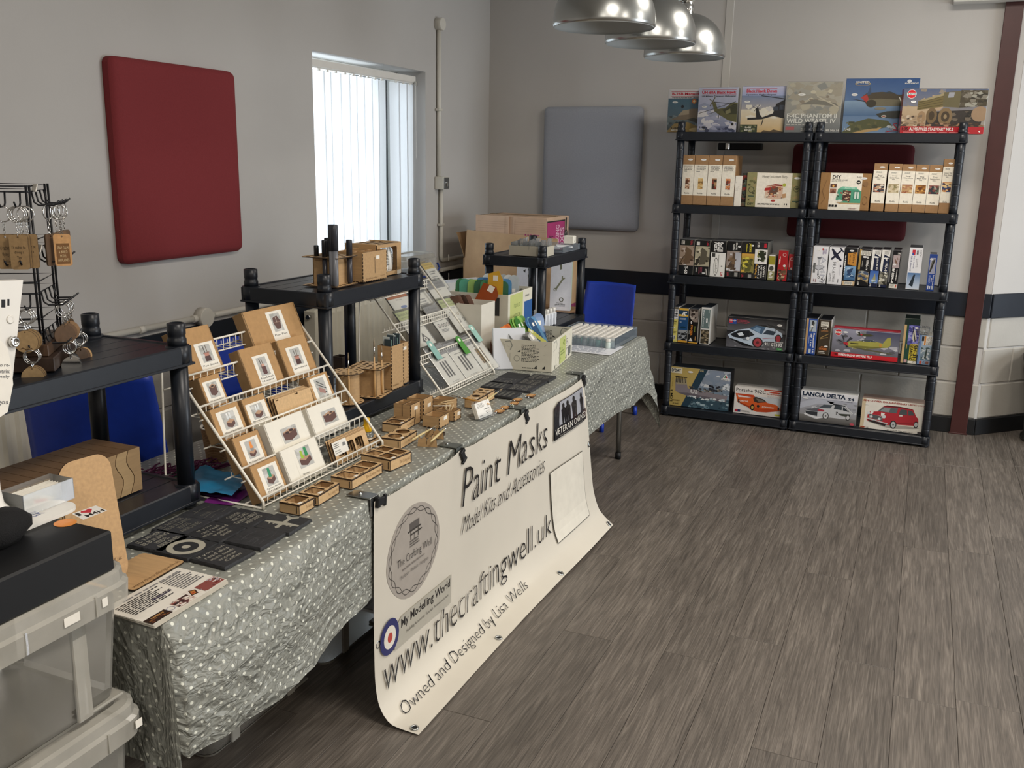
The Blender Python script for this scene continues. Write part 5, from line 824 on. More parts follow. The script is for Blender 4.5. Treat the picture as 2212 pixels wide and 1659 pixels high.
# ------------------------------------------------------------------ folding tables, cloth, banner
EX, EY0, EY1, BX = -1.245, 1.232, 4.590, -1.985      # front edge, near end, far end, back edge of the table run
def table(label, y0, y1):
    t = thing('folding_table', label, 'table', ((EX+BX)/2, (y0+y1)/2, 0), group=None); w = (EX-BX)/2-0.012; L = (y1-y0)/2-0.004
    MB().box(-w, w, -L, L, T-0.04, T-0.006, 'c8c4ba', b=0.006).build('tabletop', WHITEP, t)
    for sy in (-1, 1):
        for sx in (-1, 1):
            l = MB().tube([(sx*(w-0.085), sy*(L-0.045), T-0.04), (sx*(w-0.08), sy*(L-0.03), 0.03)], 0.0135, n=12).build('leg', SATIN, t)
            MB().lathe([(0.0155, 0), (0.0155, 0.035)], 12, c=(sx*(w-0.08), sy*(L-0.03))).build('foot', BLACKM, l)
        MB().tube([(-(w-0.085), sy*(L-0.043), T-0.12), (w-0.085, sy*(L-0.043), T-0.12)], 0.009, n=8).build('crossbar', SATIN, t)
table('folding table under the near half of the dotted grey-green cloth', EY0, 2.91)
table('folding table under the far half of the dotted grey-green cloth, chrome leg showing', 2.91, EY1)
def sm(a, b, t): t = min(1, max(0, (t-a)/(b-a))); return t*t*(3-2*t)
def cloth():
    A = [0.0, 0.1, 0.2, 0.3, 0.4, 0.5, 0.6, 0.66, 0.70, 0.72, 0.73, 0.737]+[0.74+0.004+0.3*i/26 for i in range(27)]
    W = 0.74; B = [-0.34+0.34*i/18 for i in range(18)]+[ (EY1-EY0)*i/230 for i in range(231)]+[(EY1-EY0)+0.36*(i+1)/20 for i in range(20)]
    L = EY1-EY0; vs = []; uv = []; cl = []
    for b in B:
        for a in A:
            da = max(0, a-W); db = -b if b < 0 else max(0, b-L); y = EY0+min(max(b, 0), L); x = BX+min(a, W); z = T
            hang = 0; sgn = -1 if b < 0 else 1
            yy = y
            if da > 0 or db > 0:
                r = math.hypot(da, db)
                if da > 0 and db > 0: r = 0.55*r+0.45*(da+db)*0.92
                z = T-max(0, r-0.012)*(0.98+0.03*math.sin(yy*9))
                ang = math.atan2(db, da) if (da > 0 or db > 0) else 0
                out = 0.006+0.02*min(1, r/0.05)*0.5
                flare = 0.0
                if db > 0 and da > 0: flare = 0.30*math.sin(2*ang)*r*(0.75 if sgn > 0 else 0.22)
                n1 = noise.noise(Vector((yy*4.3, r*5, 3.1 if b > 0 else 9))); n2 = noise.noise(Vector((yy*17+db*9, r*22+yy*9, 7)))
                free = 1.0-sm(1.93, 1.99, yy)*(1-sm(3.62, 3.70, yy)) if db == 0 else 1.0
                belly = 0.0
                if db == 0: belly = (0.055*math.exp(-((yy-1.45)/0.28)**2)+0.03*sm(3.7, 4.5, yy))*min(1, r/0.16)
                wr = (0.016*n1+0.006*n2)*min(1, r/0.05)*free
                dx, dy = math.cos(ang), math.sin(ang)*sgn
                if db > 0 and da == 0: dx = 0
                o2 = out*(0.25+0.75*free)+flare+wr+belly*free
                if sgn < 0: dy *= 0.35
                x += dx*o2; yy = y+dy*o2
                if b > L and db > 0 and da == 0: pass
            else:
                z = T+0.0015*noise.noise(Vector((x*6, y*6, 0)))*min(1, (W-a)/0.06)
            hang = min(1, max(0, (da+db)/0.05))
            vs.append((x, yy, z)); uv.append((a, b)); cl.append(0.16+0.5*hang)
    n = len(A); fs = []; fu = []
    mb = MB()
    for j in range(len(B)-1):
        for i in range(n-1):
            fs.append((j*n+i, j*n+i+1, (j+1)*n+i+1, (j+1)*n+i))
    me = bpy.data.meshes.new('tablecloth'); me.from_pydata(vs, [], fs)
    me.uv_layers.new(name='UVMap'); me.color_attributes.new('Col', 'FLOAT_COLOR', 'CORNER')
    lu = []; lc = []
    for f in fs:
        for k in f: lu += uv[k]; c = cl[k]; lc += [c, c, c, 1]
    me.uv_layers['UVMap'].data.foreach_set('uv', lu); me.color_attributes['Col'].data.foreach_set('color', lc); me.polygons.foreach_set('use_smooth', [True]*len(fs)); me.materials.append(CLOTH)
    o = bpy.data.objects.new('tablecloth', me); COL.objects.link(o)
    return tag(o, 'grey-green oilcloth with white polka dots draped over the long table run', 'tablecloth')
cloth()
BY0, BY1 = 1.972, 3.625
_PL = [(-1.236, .646), (-1.238, .40), (-1.236, .14), (-1.222, .055), (-1.185, .012), (-1.10, .0045)]
_PR = [(-1.236, .642), (-1.212, .50), (-1.188, .30), (-1.168, .16), (-1.135, .07), (-1.072, .014)]
def ban(u, v, o=0.0):
    w = sm(0.35, 1.0, u); P = [(a[0]*(1-w)+b[0]*w, a[1]*(1-w)+b[1]*w) for a, b in zip(_PL, _PR)]
    if 0.15 < u < 0.85: pass
    ls = [math.hypot(P[i+1][0]-P[i][0], P[i+1][1]-P[i][1]) for i in range(5)]; d = v*sum(ls); i = 0
    while i < 4 and d > ls[i]: d -= ls[i]; i += 1
    t = min(1, d/ls[i])
    p0, p1, p2, p3 = P[max(i-1, 0)], P[i], P[i+1], P[min(i+2, 5)]
    def cr(k):
        m1 = (p2[k]-p0[k])*0.5*(1 if i else 2)*0.8; m2 = (p3[k]-p1[k])*0.5*0.8
        return p1[k]*(2*t**3-3*t*t+1)+p2[k]*(-2*t**3+3*t*t)+m1*(t**3-2*t*t+t)+m2*(t**3-t*t)
    x, z = cr(0), cr(1)
    sag = sum(math.exp(-((u-c)/0.035)**2) for c in (0.0, 0.305, 0.615, 1.0))
    z += (0.004*min(1, sag)-0.008*math.sin(PI*((u*3.2) % 1)))*(1-v)**3
    k = (1-v)**1.5
    x += 0.007*k*(1+math.cos(u*2*PI*3.2+0.3))*(1-0.6*min(1, sag))+0.003*(1+noise.noise(Vector((u*7, v*3, 1))))*(1-v*0.7)+0.006*math.sin(u*9)*v*(1-v)
    if v > 0.97: z = max(z, 0.004)
    return Vector((x+o, BY0+u*(BY1-BY0), max(z, 0.0035)+o*0.6*sm(0.8, 1, v)))
bmb = MB(); NU, NV = 90, 44
vs = [tuple(ban(i/NU, j/NV)) for j in range(NV+1) for i in range(NU+1)]
bmb.add(vs, [(j*(NU+1)+i, j*(NU+1)+i+1, (j+1)*(NU+1)+i+1, (j+1)*(NU+1)+i) for j in range(NV) for i in range(NU)], 'd5cfc2', smooth=True)
BANM = M('banner_vinyl', rough=0.36, noise_=(3, 0.04), bump=(5, 0.12, 0.01))
bo = tag(bmb.build('banner', BANM, recalc=False), 'long white vinyl banner hung from the front edge of the table run', 'banner')
so = bmb
bfn = lambda x, y, o: tuple(ban(x, 1-y, o*6+0.0006))
K1 = '1a1a1e'
def wav(cx, cy, rx, ry, ph, amp, n=90, k=9):
    return [(cx+(rx+amp*math.sin(k*2*PI*i/n+ph)*rx)*math.cos(2*PI*i/n), cy+(ry+amp*math.sin(k*2*PI*i/n+ph)*ry)*math.sin(2*PI*i/n)) for i in range(n+1)]
it = [('p', [(.130+.093*math.cos(2*PI*i/40), .71+.185*math.sin(2*PI*i/40)) for i in range(40)], 'a9a29a'),
      ('s', wav(.130, .71, .082, .162, 0, .06), .003, '4a4644'), ('s', wav(.130, .71, .082, .162, PI, .06), .003, '4a4644'),
      ('r', .118, .80, .152, .83, '5c5856'), ('s', [(.112, .80), (.158, .80)], .006, '3a3836'), ('s', [(.122, .80), (.122, .765)], .004, '3a3836'), ('s', [(.148, .80), (.148, .765)], .004, '3a3836'), ('s', [(.120, .785), (.160, .785)], .005, '3a3836'), ('l', .118, .735, .152, .765, 3, '5c5856'), ('s', [(.135, .785), (.135, .76)], .004, '3a3836'),
      ('t', .072, .675, .194, .72, 'The Crafting Well', K1, -.012, .0), ('l', .09, .655, .19, .668, 1, '7a7470'), ('t', .083, .618, .18, .64, 'Facebook - Website - Instagram', '4a4644', -.012),
      ('p', [(.060, .46), (.085, .488), (.268, .488), (.268, .365), (.06, .375)], 'b4b0a4'), ('t', .082, .435, .262, .478, 'My Modelling World', K1, .02), ('t', .10, .405, .255, .422, 'Modelling Accessories, Tutorials, Reviews and more', '5a5854', -.005),
      ('e', .044, .447, .030, .066, '2c3068'), ('e', .044, .447, .019, .042, 'e8e2d6'), ('e', .044, .447, .0078, .018, 'b8443c'),
      ('t', .312, .745, .735, .905, 'Paint Masks', K1, -.014, .02), ('t', .311, .610, .709, .698, 'Model Kits and Accessories', K1, -.014, .03), ('t', .012, .205, .725, .368, 'www.thecraftingwell.uk', K1, -.014, .02), ('t', .030, .085, .557, .158, 'Owned and Designed by Lisa Wells', K1, -.016, .02)]
n = 12
it += [('r', .742, .165, .93, .585, '55534e', 10), ('r', .7437, .169, .9283, .581, 'e4dfd2', 10)]
it += [('p', [(.772, .745), (.785, .93), (.81, .955), (.968, .955), (.972, .752)], '26272c'), ('g', .805, .82, .968, .95, 'a2a4ac', '7c7e88', 4), ('p', [(.778, .80), (.806, .955), (.816, .95), (.80, .80)], '26272c')]
for cx, hh, ww_ in ((.833, .115, .011), (.857, .118, .012), (.894, .122, .013), (.945, .11, .010)):
    b = .815; it += [('p', [(cx-ww_, b), (cx-ww_*1.1, b+hh*.55), (cx-ww_*1.2, b+hh*.72), (cx-ww_*.4, b+hh*.82), (cx+ww_*.4, b+hh*.82), (cx+ww_*1.2, b+hh*.72), (cx+ww_*1.1, b+hh*.5), (cx+ww_*.9, b), (cx+ww_*.2, b), (cx, b+hh*.4), (cx-ww_*.2, b)], '16171a'), ('e', cx, b+hh*.90, .0065, .016, '16171a')]
it += [('p', [(.774, .75), (.776, .80), (.972, .825), (.972, .752)], '1b1c20'), ('t', .779, .775, .967, .812, 'VETERAN OWNED', 'ece8de', -.004), ('t', .80, .757, .94, .767, 'Proud Member of Veteran Owned UK', 'b4b0a8', -.004)]
art(it, BY1-BY0, .70, bfn, eps=0.00004, start=0.0, sub=0.07).build('banner_print', PRINTG, bo, recalc=False)
for u, v in ((.012, .55), (.99, .42), (.012, .96), (.345, .965), (.665, .965), (.985, .965)):
    p = ban(u, v); tx = (ban(min(1, u+.01), v)-ban(max(0, u-.01), v)).normalized(); tv = (ban(u, min(1, v+.02))-ban(u, max(0, v-.02))).normalized(); nn = tx.cross(tv); nn = nn if nn.x > 0 or nn.z > 0 else -nn
    ring = [(p+nn*0.0018+(tx*math.cos(a)+tv*math.sin(a))*0.010) for a in [2*PI*i/14 for i in range(14)]]
    g = MB().tube(ring, 0.003, n=6, closed=True).build('eyelet', SATIN, bo)
    MB().add([tuple(p+nn*0.0012+(tx*math.cos(a)+tv*math.sin(a))*0.008) for a in [2*PI*i/12 for i in range(12)]], [tuple(range(12))], '1a1a1a').build('eyelet_hole', BLACKM, g, recalc=False)
# silver table clamps with black clips that hold the banner
for i, (u, lb) in enumerate(((0.006, 'nearest'), (.305, 'second nearest'), (.615, 'third nearest'), (.992, 'farthest'))):
    y = BY0+u*(BY1-BY0); c = thing('table_clamp', 'silver table clamp with a black clip on the banner edge, %s of four' % lb, 'clamp', (EX, y, T), group='clamps holding the banner')
    k = 1.0 if i == 0 else 0.85
    MB().box(-0.06*k, 0.014, -0.021, 0.021, 0.003, 0.0065, 'b8bab8', b=0.001).box(0.0115, 0.014, -0.021, 0.021, -0.045, 0.0065, 'b8bab8', b=0.001).build('bracket', SATIN if i == 0 else M('dull_steel', '8f9490', rough=0.4, metal=0.9), c)
    MB().lathe([(0.005, 0.0065), (0.005, 0.010)], 10, c=(-0.03, 0), col='888').build('rivet', CHROME, c)
    a = 0.5 if i else 1.45
    R_ = Matrix.Translation((0.021, 0, -0.010)) @ Matrix.Rotation(a, 4, 'X')
    j = MB(); j.box(-0.004, 0.004, -0.011, 0.011, -0.034, 0.0, '121316', b=0.002, M_=R_); j.box(-0.0065, 0.0065, -0.014, 0.014, -0.010, 0.004, '121316', b=0.002, M_=R_); j.box(-0.004, 0.004, -0.016, 0.016, -0.044, -0.034, '121316', b=0.002, M_=R_)
    j.build('clip', BLACKM, c)

# ------------------------------------------------------------------ low black shelves standing on the table
AX, AY = -1.594, 1.748
CX, CY = -1.642, 2.998
DX, DY = -1.612, 4.745
RIBS = False
ZA, ZC_, ZD = T+0.414, T+0.457, T+0.414
for (l, x, y, z) in (('low two-tier black shelf at the near end of the table holding the keyring stand', AX, AY, ZA), ('low two-tier black shelf in the middle of the table holding pen and brush holders', CX, CY, ZC_), ('low two-tier black shelf at the far end of the table under a grey card box', DX, DY, ZD)):
    rack(l, x, y-0.305, PI/2, 0.61, 0.325, [0.062, z-T-0.0022], T+0.0022)
CHAR = '3a2a1c'; MDF = 'b5946a'; MDFL = 'c9a87c'
def fingers(mb, p0, p1, n, w=0.0016, col=CHAR):     # burnt finger joints: short dark bars along an edge (straddle it)
    p0, p1 = Vector(p0), Vector(p1); d = (p1-p0)
    for i in range(n):
        a = p0+d*(i+0.15)/n; b = p0+d*(i+0.62)/n
        lo = [min(a[k], b[k])-w for k in range(3)]; hi = [max(a[k], b[k])+w for k in range(3)]
        mb.box(lo[0], hi[0], lo[1], hi[1], lo[2], hi[2], col)
    return mb
def circ(cx, cy, r, n=12): return [(cx+r*math.cos(2*PI*i/n), cy+r*math.sin(2*PI*i/n)) for i in range(n)]
def rrect(x0, x1, y0, y1, r=0.004, n=3):
    o = []
    for cx, cy, a0 in ((x1-r, y0+r, -PI/2), (x1-r, y1-r, 0), (x0+r, y1-r, PI/2), (x0+r, y0+r, PI)):
        o += [(cx+r*math.cos(a0+PI/2*i/n), cy+r*math.sin(a0+PI/2*i/n)) for i in range(n+1)]
    return o
XF = lambda x, y, z: Matrix.Translation((x, y, z)) @ Matrix.Rotation(PI/2, 4, 'Z')    # front towards +x (the aisle)
# open MDF box made of panels; local front is -y, later turned to face the aisle
def mdf_box(name, label, loc, w, d, h, rot=PI/2, dividers=(), group=None, price_at=None, text=True, cat='box', cols=(MDF, MDFL), slot=False, opens=()):
    t = thing(name, label, cat, loc, (0, 0, rot), group); e = 0.003
    for nm, (a, b, c, dd) in (('front_panel', (-w/2, w/2, 0, e)), ('back_panel', (-w/2, w/2, d-e, d)), ('side_panel', (-w/2, -w/2+e, e, d-e)), ('side_panel', (w/2-e, w/2, e, d-e))):
        mb = MB().box(a, b, c, dd, 0.0, h, cols[0], fc={'t': CHAR})
        if nm == 'front_panel':
            fingers(mb, (-w/2, 0, 0), (-w/2, 0, h), max(3, int(h/0.012)), 0.0011); fingers(mb, (w/2, 0, 0), (w/2, 0, h), max(3, int(h/0.012)), 0.0011); fingers(mb, (-w/2, 0, 0.0011), (w/2, 0, 0.0011), max(3, int(w/0.014)), 0.0011)
        if nm == 'side_panel' and a < 0: fingers(mb, (-w/2, 0, 0.0011), (-w/2, d, 0.0011), max(3, int(d/0.014)), 0.0011)
        p = mb.build(nm, WOOD, t)
        if nm == 'front_panel':
            if slot: MB().box(-0.001, 0.001, -0.0005, 0, h*.25, h*.8, CHAR).build('slot', WOOD, p)
            if text: art([('t', .12, .06, .60, .13, 'thecraftingwell.uk', '7a5c38', -.005), ('t', .72, .10, .92, .15, 'The Crafting Well', '7a5c38', -.01)], w, h, lambda x, y, o: (-w/2+x*w, -o, y*h)).build('engraving', WOOD, p, recalc=False)
            if price_at:
                sx, sz = price_at; s_ = MB().box(-0.011, 0.011, -0.0006, 0, -0.006, 0.006, 'eeeae0', b=0.0002); art([('l', .2, .3, .8, .7, 1, '8a8a90')], .022, .012, lambda x, y, o: (-.011+x*.022, -.0006-o, -.006+y*.012), s_)
                s_ = s_.build('price_sticker', STICK, p); s_.location = (-w/2+sx*w, 0, sz*h)
    MB().box(-w/2+e, w/2-e, e, d-e, 0.001, 0.004, cols[1]).build('floor_panel', WOOD, t)
    for k in dividers:
        if k[0] == 'x': MB().box(-w/2+k[1]*w-e/2, -w/2+k[1]*w+e/2, e, d-e, 0.004, h-0.001, cols[0], fc={'t': CHAR}).build('divider', WOOD, t)
        else: MB().box(-w/2+e, w/2-e, k[1]*d-e/2, k[1]*d+e/2, 0.004, h-0.0015, cols[0], fc={'t': CHAR}).build('divider', WOOD, t)
    if slot == 2: MB().box(-w/2-0.0005, -w/2, d*.5-.0012, d*.5+.0012, h*.45, h, CHAR).build('slot', WOOD, t)
    return t
# holder with perforated top and bottom plates
def peg_holder(name, label, loc, R_, h, rot, square=True, zt=None):
    t = thing(name, label, 'holder', loc, (0, 0, rot)); e = 0.003
    hs = []
    if square:
        out = rrect(-R_, R_, -R_, R_, 0.006); k = 5
        for i in range(k):
            for j in range(k):
                if (i in (1, 3)) == (j in (1, 3)) or True: hs.append(circ(-R_*.76+R_*1.52*i/(k-1), -R_*.76+R_*1.52*j/(k-1), R_*.105 if (i+j) % 2 else R_*.13, 8))
    else:
        out = circ(0, 0, R_, 28)
        for rr, k in ((.8, 12), (.5, 7)): hs += [circ(rr*R_*math.cos(2*PI*i/k), rr*R_*math.sin(2*PI*i/k), R_*.10, 8) for i in range(k)]
    MB().plate(out, hs, 0, e, MDFL, CHAR).build('bottom_plate', WOOD, t)
    MB().plate(out, hs, h-e, h, MDFL, CHAR).build('top_plate', WOOD, t)
    w = R_*.60 if square else R_*.72
    if square:
        for a in range(4):
            M_ = Matrix.Rotation(a*PI/2, 4, 'Z'); MB().box(-w, w, -w, -w+e, e, h-e, MDF, M_=M_, fc={'l': CHAR, 'r': CHAR}).build('wall_panel', WOOD, t)
    else: MB().lathe([(w, e), (w, h-e)], 28, col=MDF, cap=False).build('wall_panel', WOOD, t)
    return t
def pen(label, loc, h, r, col, cap, tilt=(0, 0), group=None, name='marker_pen', cat='pen', chisel=True):
    t = thing(name, label, cat, loc, (tilt[0], tilt[1], 0), group)
    MB().lathe([(r*.55, 0), (r*.9, .006), (r*.9, h*.60)], 12, col=col).build('barrel', M('pen_plastic', rough=.3), t)
    MB().lathe([(r, h*.58), (r, h-.003), (r*.86, h)], 12, col=cap).build('cap', M('pen_plastic', rough=.3), t); return t
def brush(label, loc, L, tilt=(0, 0, 0), group=None, col='c8a06c'):
    t = thing('paint_brush', label, 'brush', loc, tilt, group)
    MB().lathe([(0.0022, 0), (0.0038, L*.25), (0.0036, L*.45), (0.0024, L*.72)], 8, col=col).build('handle', M('varnished_wood', rough=.35), t)
    MB().lathe([(0.0026, L*.70), (0.0024, L*.86)], 8, col='b8b8b8').build('ferrule', CHROME, t)
    MB().lathe([(0.0024, L*.86), (0.0026, L*.92), (0.0006, L)], 8, col='8a7a62').build('bristles', M('bristle', rough=.8), t); return t

# --- on the middle shelf, upper deck
zc = T+0.457+0.0006
p = onz(717, 615, zc)
peg_holder('pen_holder', 'square MDF pen holder full of dark pens on the middle shelf', (p.x-0.005, p.y, zc), 0.066, 0.094, 0.78-PI/4+0.05, True)
hp = (p.x-0.005, p.y)
def onpen(px, py, h): q = onz(px, py, zc+h); return q
GP = 'dark pens in the square holder'
for i, (px, py, h, r, c1, c2, lb) in enumerate(((690, 490, .195, .0125, '7c7e84', '3c3f47', 'thick grey-capped marker, left of the tall pair'), (702, 490, .195, .0125, '6c6e74', '33363e', 'thick grey-capped marker, right of the tall pair'), (683, 532, .125, .008, '2a2a30', '17181c', 'short black pen at the left edge'), (692, 522, .145, .0085, '2a2a30', '1a1b20', 'black pen below the tall pair'), (706, 516, .15, .009, '25262c', '1a1b20', 'black pen right of the tall pair'), (719, 520, .142, .009, '25262c', '15161a', 'black pen near the middle of the holder'), (722, 526, .135, .010, '2c2d34', '1e1f26', 'stout black pen near the front of the holder'), (754, 520, .142, .010, '33343c', '2a2c34', 'dark pen alone at the right edge'))):
    k = onz(px, py, zc+h); x = min(max(k.x, hp[0]-.055), hp[0]+.055); y = min(max(k.y, hp[1]-.055), hp[1]+.055)
    pen(lb+' of the pen holder', (x, y, zc+0.0035), h, r, c1, c2, group=GP)
a = onz(785, 611, zc); b = onz(830, 600, zc)
t = mdf_box('divided_box', 'closed MDF box with engraved front between the pen and tube holders', (a.x-0.004, (a.y+b.y)/2+.004, zc), .152, .11, .098, price_at=(.62, .78), dividers=(('y', .5), ('x', .33), ('x', .66)), slot=True)
MB().box(-.070, .070, .004, .106, .090, .093, MDFL).build('inner_tray', WOOD, t)
a = onz(851, 598, zc); b = onz(897, 586, zc); yc = (a.y+b.y)/2-.055
t = thing('tube_dispenser', 'MDF paint tube dispenser with an open front showing white tubes', 'holder', (a.x-0.040, yc, zc), (0, 0, PI/2)); w, d, h = .165, .13, .110
MB().plate([(-w/2, 0), (w/2, 0), (w/2, h), (-w/2, h)], [rrect(-w*.38, w*.32, h*.12, h*.9, .006)], 0, .003, MDF, CHAR, M_=Matrix.Rotation(PI/2, 4, 'X')).build('front_panel', WOOD, t).location = (0, .003, 0)
MB().plate([(0.003, 0), (d, 0), (d, h), (0.003, h)], [rrect(d*.25, d*.75, h*.15, h*.85, .018, 5)], 0, .003, MDF, CHAR, M_=Matrix.Translation((-w/2, 0, 0)) @ Matrix.Rotation(PI/2, 4, 'Z') @ Matrix.Rotation(PI/2, 4, 'X')).build('side_panel', WOOD, t)
MB().plate([(0.003, 0), (d, 0), (d, h), (0.003, h)], [rrect(d*.25, d*.75, h*.15, h*.85, .018, 5)], 0, .003, MDF, CHAR, M_=Matrix.Translation((w/2-.003, 0, 0)) @ Matrix.Rotation(PI/2, 4, 'Z') @ Matrix.Rotation(PI/2, 4, 'X')).build('side_panel', WOOD, t)
MB().box(-w/2+.003, w/2-.003, .003, d, 0, .003, MDFL).build('floor_panel', WOOD, t)
mb = MB()
for i in range(5): mb.box(-w/2+.003, w/2-.003, .003+i*.026, .015+i*.026, h-.003, h, MDFL, fc={'f': CHAR, 'k': CHAR})
mb.box(-w/2, -w/2+.012, 0.003, d, h, h+.003, MDFL).box(w/2-.012, w/2, 0.003, d, h, h+.003, MDFL).build('slotted_lid', WOOD, t)
s_ = MB().box(-.013, .013, -.0006, 0, -.007, .007, 'eeeae0', b=.0002); art([('l', .2, .3, .8, .7, 1, '8a8a90')], .026, .014, lambda x, y, o: (-.013+x*.026, -.0006-o, -.007+y*.014), s_); s_ = s_.build('price_sticker', STICK, t); s_.location = (w/2-.016, 0, .006)
for i, (dx, lb) in enumerate(((-.030, 'left'), (.012, 'middle'), (.045, 'right'))):
    q = thing('paint_tube', 'white paint tube standing in the open MDF dispenser, %s of three' % lb, 'tube', (a.x-.070, yc+dx, zc+.0035), (0, 0, PI/2+.2*i), 'paint tubes in the dispenser')
    n = 16; vs = []
    for z, rx, ry in ((.012, .014, .014), (.03, .0165, .015), (.06, .0165, .011), (.092, .017, .002), (.098, .017, .002)): vs += [(rx*math.cos(2*PI*j/n), ry*math.sin(2*PI*j/n), z) for j in range(n)]
    MB().add(vs, [(j*n+i2, j*n+(i2+1) % n, (j+1)*n+(i2+1) % n, (j+1)*n+i2) for j in range(4) for i2 in range(n)], 'e4e4e0', smooth=True).build('tube_body', M('tube_foil', rough=.3), q)
    MB().lathe([(.012, 0), (.012, .012)], 14, col='f0efea').build('cap', WHITEP, q)
    art([('t', .15, .75, .85, .9, 'AB', '2a2a2c', .02), ('t', .1, .55, .9, .7, '2B', '2a2a2c', .02), ('e', .5, .42, 0, .08, '2a2a2c'), ('l', .1, .1, .9, .3, 3, '4a4a4c'), ('r', 0, .0, 1, .05, '2a2a30')], .022, .05, lambda x, y, o: (-.011+x*.022, -.0158-o+.010*max(0, y-.35), .03+y*.05)).build('tube_print', PRINT, q, recalc=False)
# --- middle shelf, lower deck
zl = T+0.062+0.0022+0.0006
a = onz(752, 868, zl); peg_holder('brush_holder', 'round MDF brush holder with perforated discs, behind the wire rack', (a.x, a.y, zl), .054, .105, 0.3, False); rc = a
b = onz(801, 851, zl); peg_holder('brush_holder', 'square MDF brush holder with perforated plates, beside the round one', (b.x, b.y, zl), .060, .102, 0.15, True); sc_ = b
for i, (px, py, L, cen, lb) in enumerate(((752, 764, .175, rc, 'brush standing in the round brush holder'), (770, 757, .20, sc_, 'brush at the left edge of the square brush holder'), (780, 745, .205, sc_, 'tallest brush, near the back of the square brush holder'), (824, 748, .17, sc_, 'brush at the right front corner of the square brush holder'))):
    k = onz(px, py, zl+L); r = .042; x = min(max(k.x, cen.x-r), cen.x+r); y = min(max(k.y, cen.y-r), cen.y+r)
    brush(lb, (x, y, zl+.0035), L, (0, 0, 0), 'brushes on the middle shelf')
a = onz(849, 844, zl); b = onz(873, 834, zl); c = onz(828, 839, zl)
mdf_box('tall_pen_box', 'tall MDF box with striped packs on the middle shelf, nearer one', (a.x-.004, (a.y+b.y)/2, zl), .082, .055, .158, dividers=(('x', .55),), group=None)
mdf_box('tall_pen_box', 'tall MDF box with a price sticker behind the shelf post, farther one', (a.x-.018, b.y+.030, zl), .07, .055, .152, dividers=(), price_at=(.62, .86))
for i in range(9):
    o = MB().box(-.0022, .0022, -.014, .014, 0, .055, 'c9d0cc' if i % 2 else '3c4a50', b=.0006, fc={'f': ('6c8a80', '2a3444', 'd0d4d0')[i % 3]}).build('striped_pack', PRINT); o.location = (a.x-.022-.012*(i % 2), (a.y+b.y)/2-.03+.0068*i, zl+.126+.006*(i % 3)); o.rotation_euler = (0, .05*(i % 3-1), PI/2)
    tag(o, 'slim striped pack standing in the nearer tall MDF box', 'pack', 'striped packs in the tall box')
k = onz(747, 797, zl)
mdf_box('small_dark_box', 'small dark box at the back of the middle shelf by the radiator', (k.x, k.y, zl), .05, .045, .05, cols=('4a3c30', '3c3026'), text=False)

# ------------------------------------------------------------------ near end: clear tubs, black box, stand
def loft(mb, loops, col='fff', capb=True, capt=False):
    n = len(loops[0][0]); vs = []
    for l, z in loops: vs += [(x, y, z) for x, y in l]
    fs = [(j*n+i, j*n+(i+1) % n, (j+1)*n+(i+1) % n, (j+1)*n+i) for j in range(len(loops)-1) for i in range(n)]
    if capb: fs.append(tuple(range(n-1, -1, -1)))
    if capt: fs.append(tuple((len(loops)-1)*n+i for i in range(n)))
    mb.add(vs, fs, col); return mb
def tub(name, label, x0, x1, y0, y1, z0, h, group=None, lid=True, ribs=True, stick=None):
    t = thing(name, label, 'storage box', ((x0+x1)/2, (y0+y1)/2, z0), group=group); w, d = (x1-x0)/2, (y1-y0)/2
    R_ = lambda i, r: rrect(-w+i, w-i, -d+i, d-i, r, 4)
    hb = h-(0.058 if lid else 0.01)
    loft(MB(), [(R_(.034, .035), 0.008), (R_(.030, .04), .020), (R_(.016, .045), hb-.012), (R_(.016, .045), hb)]).build('tub', FROST, t, recalc=False)
    loft(MB(), [(R_(.036, .03), 0.0), (R_(.030, .035), .010)], capb=False).build('base_rim', FROSTD, t, recalc=False)
    if ribs:
        for sy in (-1, 1):
            for sx in (-1, 1):
                MB().box(sx*(w-.022)-.004, sx*(w-.022)+.004, sy*(d-.12)-.016, sy*(d-.12)+.016, .012, hb-.002, 'fff', b=.002).build('corner_rib', FROSTD, t)
        MB().box(w-.060, w-.024, d-.118, d-.03, .010, .016, 'fff', b=.002).build('ledge', FROSTD, t)
    if lid:
        l = loft(MB(), [(R_(-.002, .05), hb-.006), (R_(-.004, .05), h-.028), (R_(.002, .05), h-.022), (R_(.003, .05), h-.004), (R_(.010, .045), h), (R_(.03, .03), h), (R_(.034, .03), h-.006)], capb=False, capt=True).build('lid', FROSTD, t, recalc=False)
        for k in range(4): MB().box(w+.003, w+.0055, -d+.06+k*.14, -d+.064+k*.14, hb-.004, h-.024, 'fff').build('lid_rib', FROSTD, l)
        for k, (yy, ww_) in enumerate(stick or ()):
            MB().box(w+.0042, w+.0048, yy-ww_, yy+ww_, h-.05, h-.034, 'e8e2d0').build('torn_label', STICK, l)
    return t
SX0, SX1, SY0, SY1 = -1.586, -1.237, 0.60, 1.180
GS = 'stack of clear tubs at the end of the table'
for i, lb in enumerate(('bottom', 'middle', 'top')):
    tub('storage_tub', 'frosted clear plastic storage tub with lid, %s of the stack beside the table end' % lb, SX0, SX1, SY0, SY1, 0.0005+i*.2672, .266, GS, stick=((.14, .016), (.21, .006)) if i == 2 else ((.262, .008), (.08, .010), (.02, .008)))
ZL = .8015
bx = tag(MB().box(-.11, .11, -.21, .21, 0, .074, '0d0e11', b=.004).build('black_box', BLACKM), 'plain black box with stickers on the topmost clear tub', 'box'); bx.location = (-1.355, .931, ZL)
zt = ZL+.074
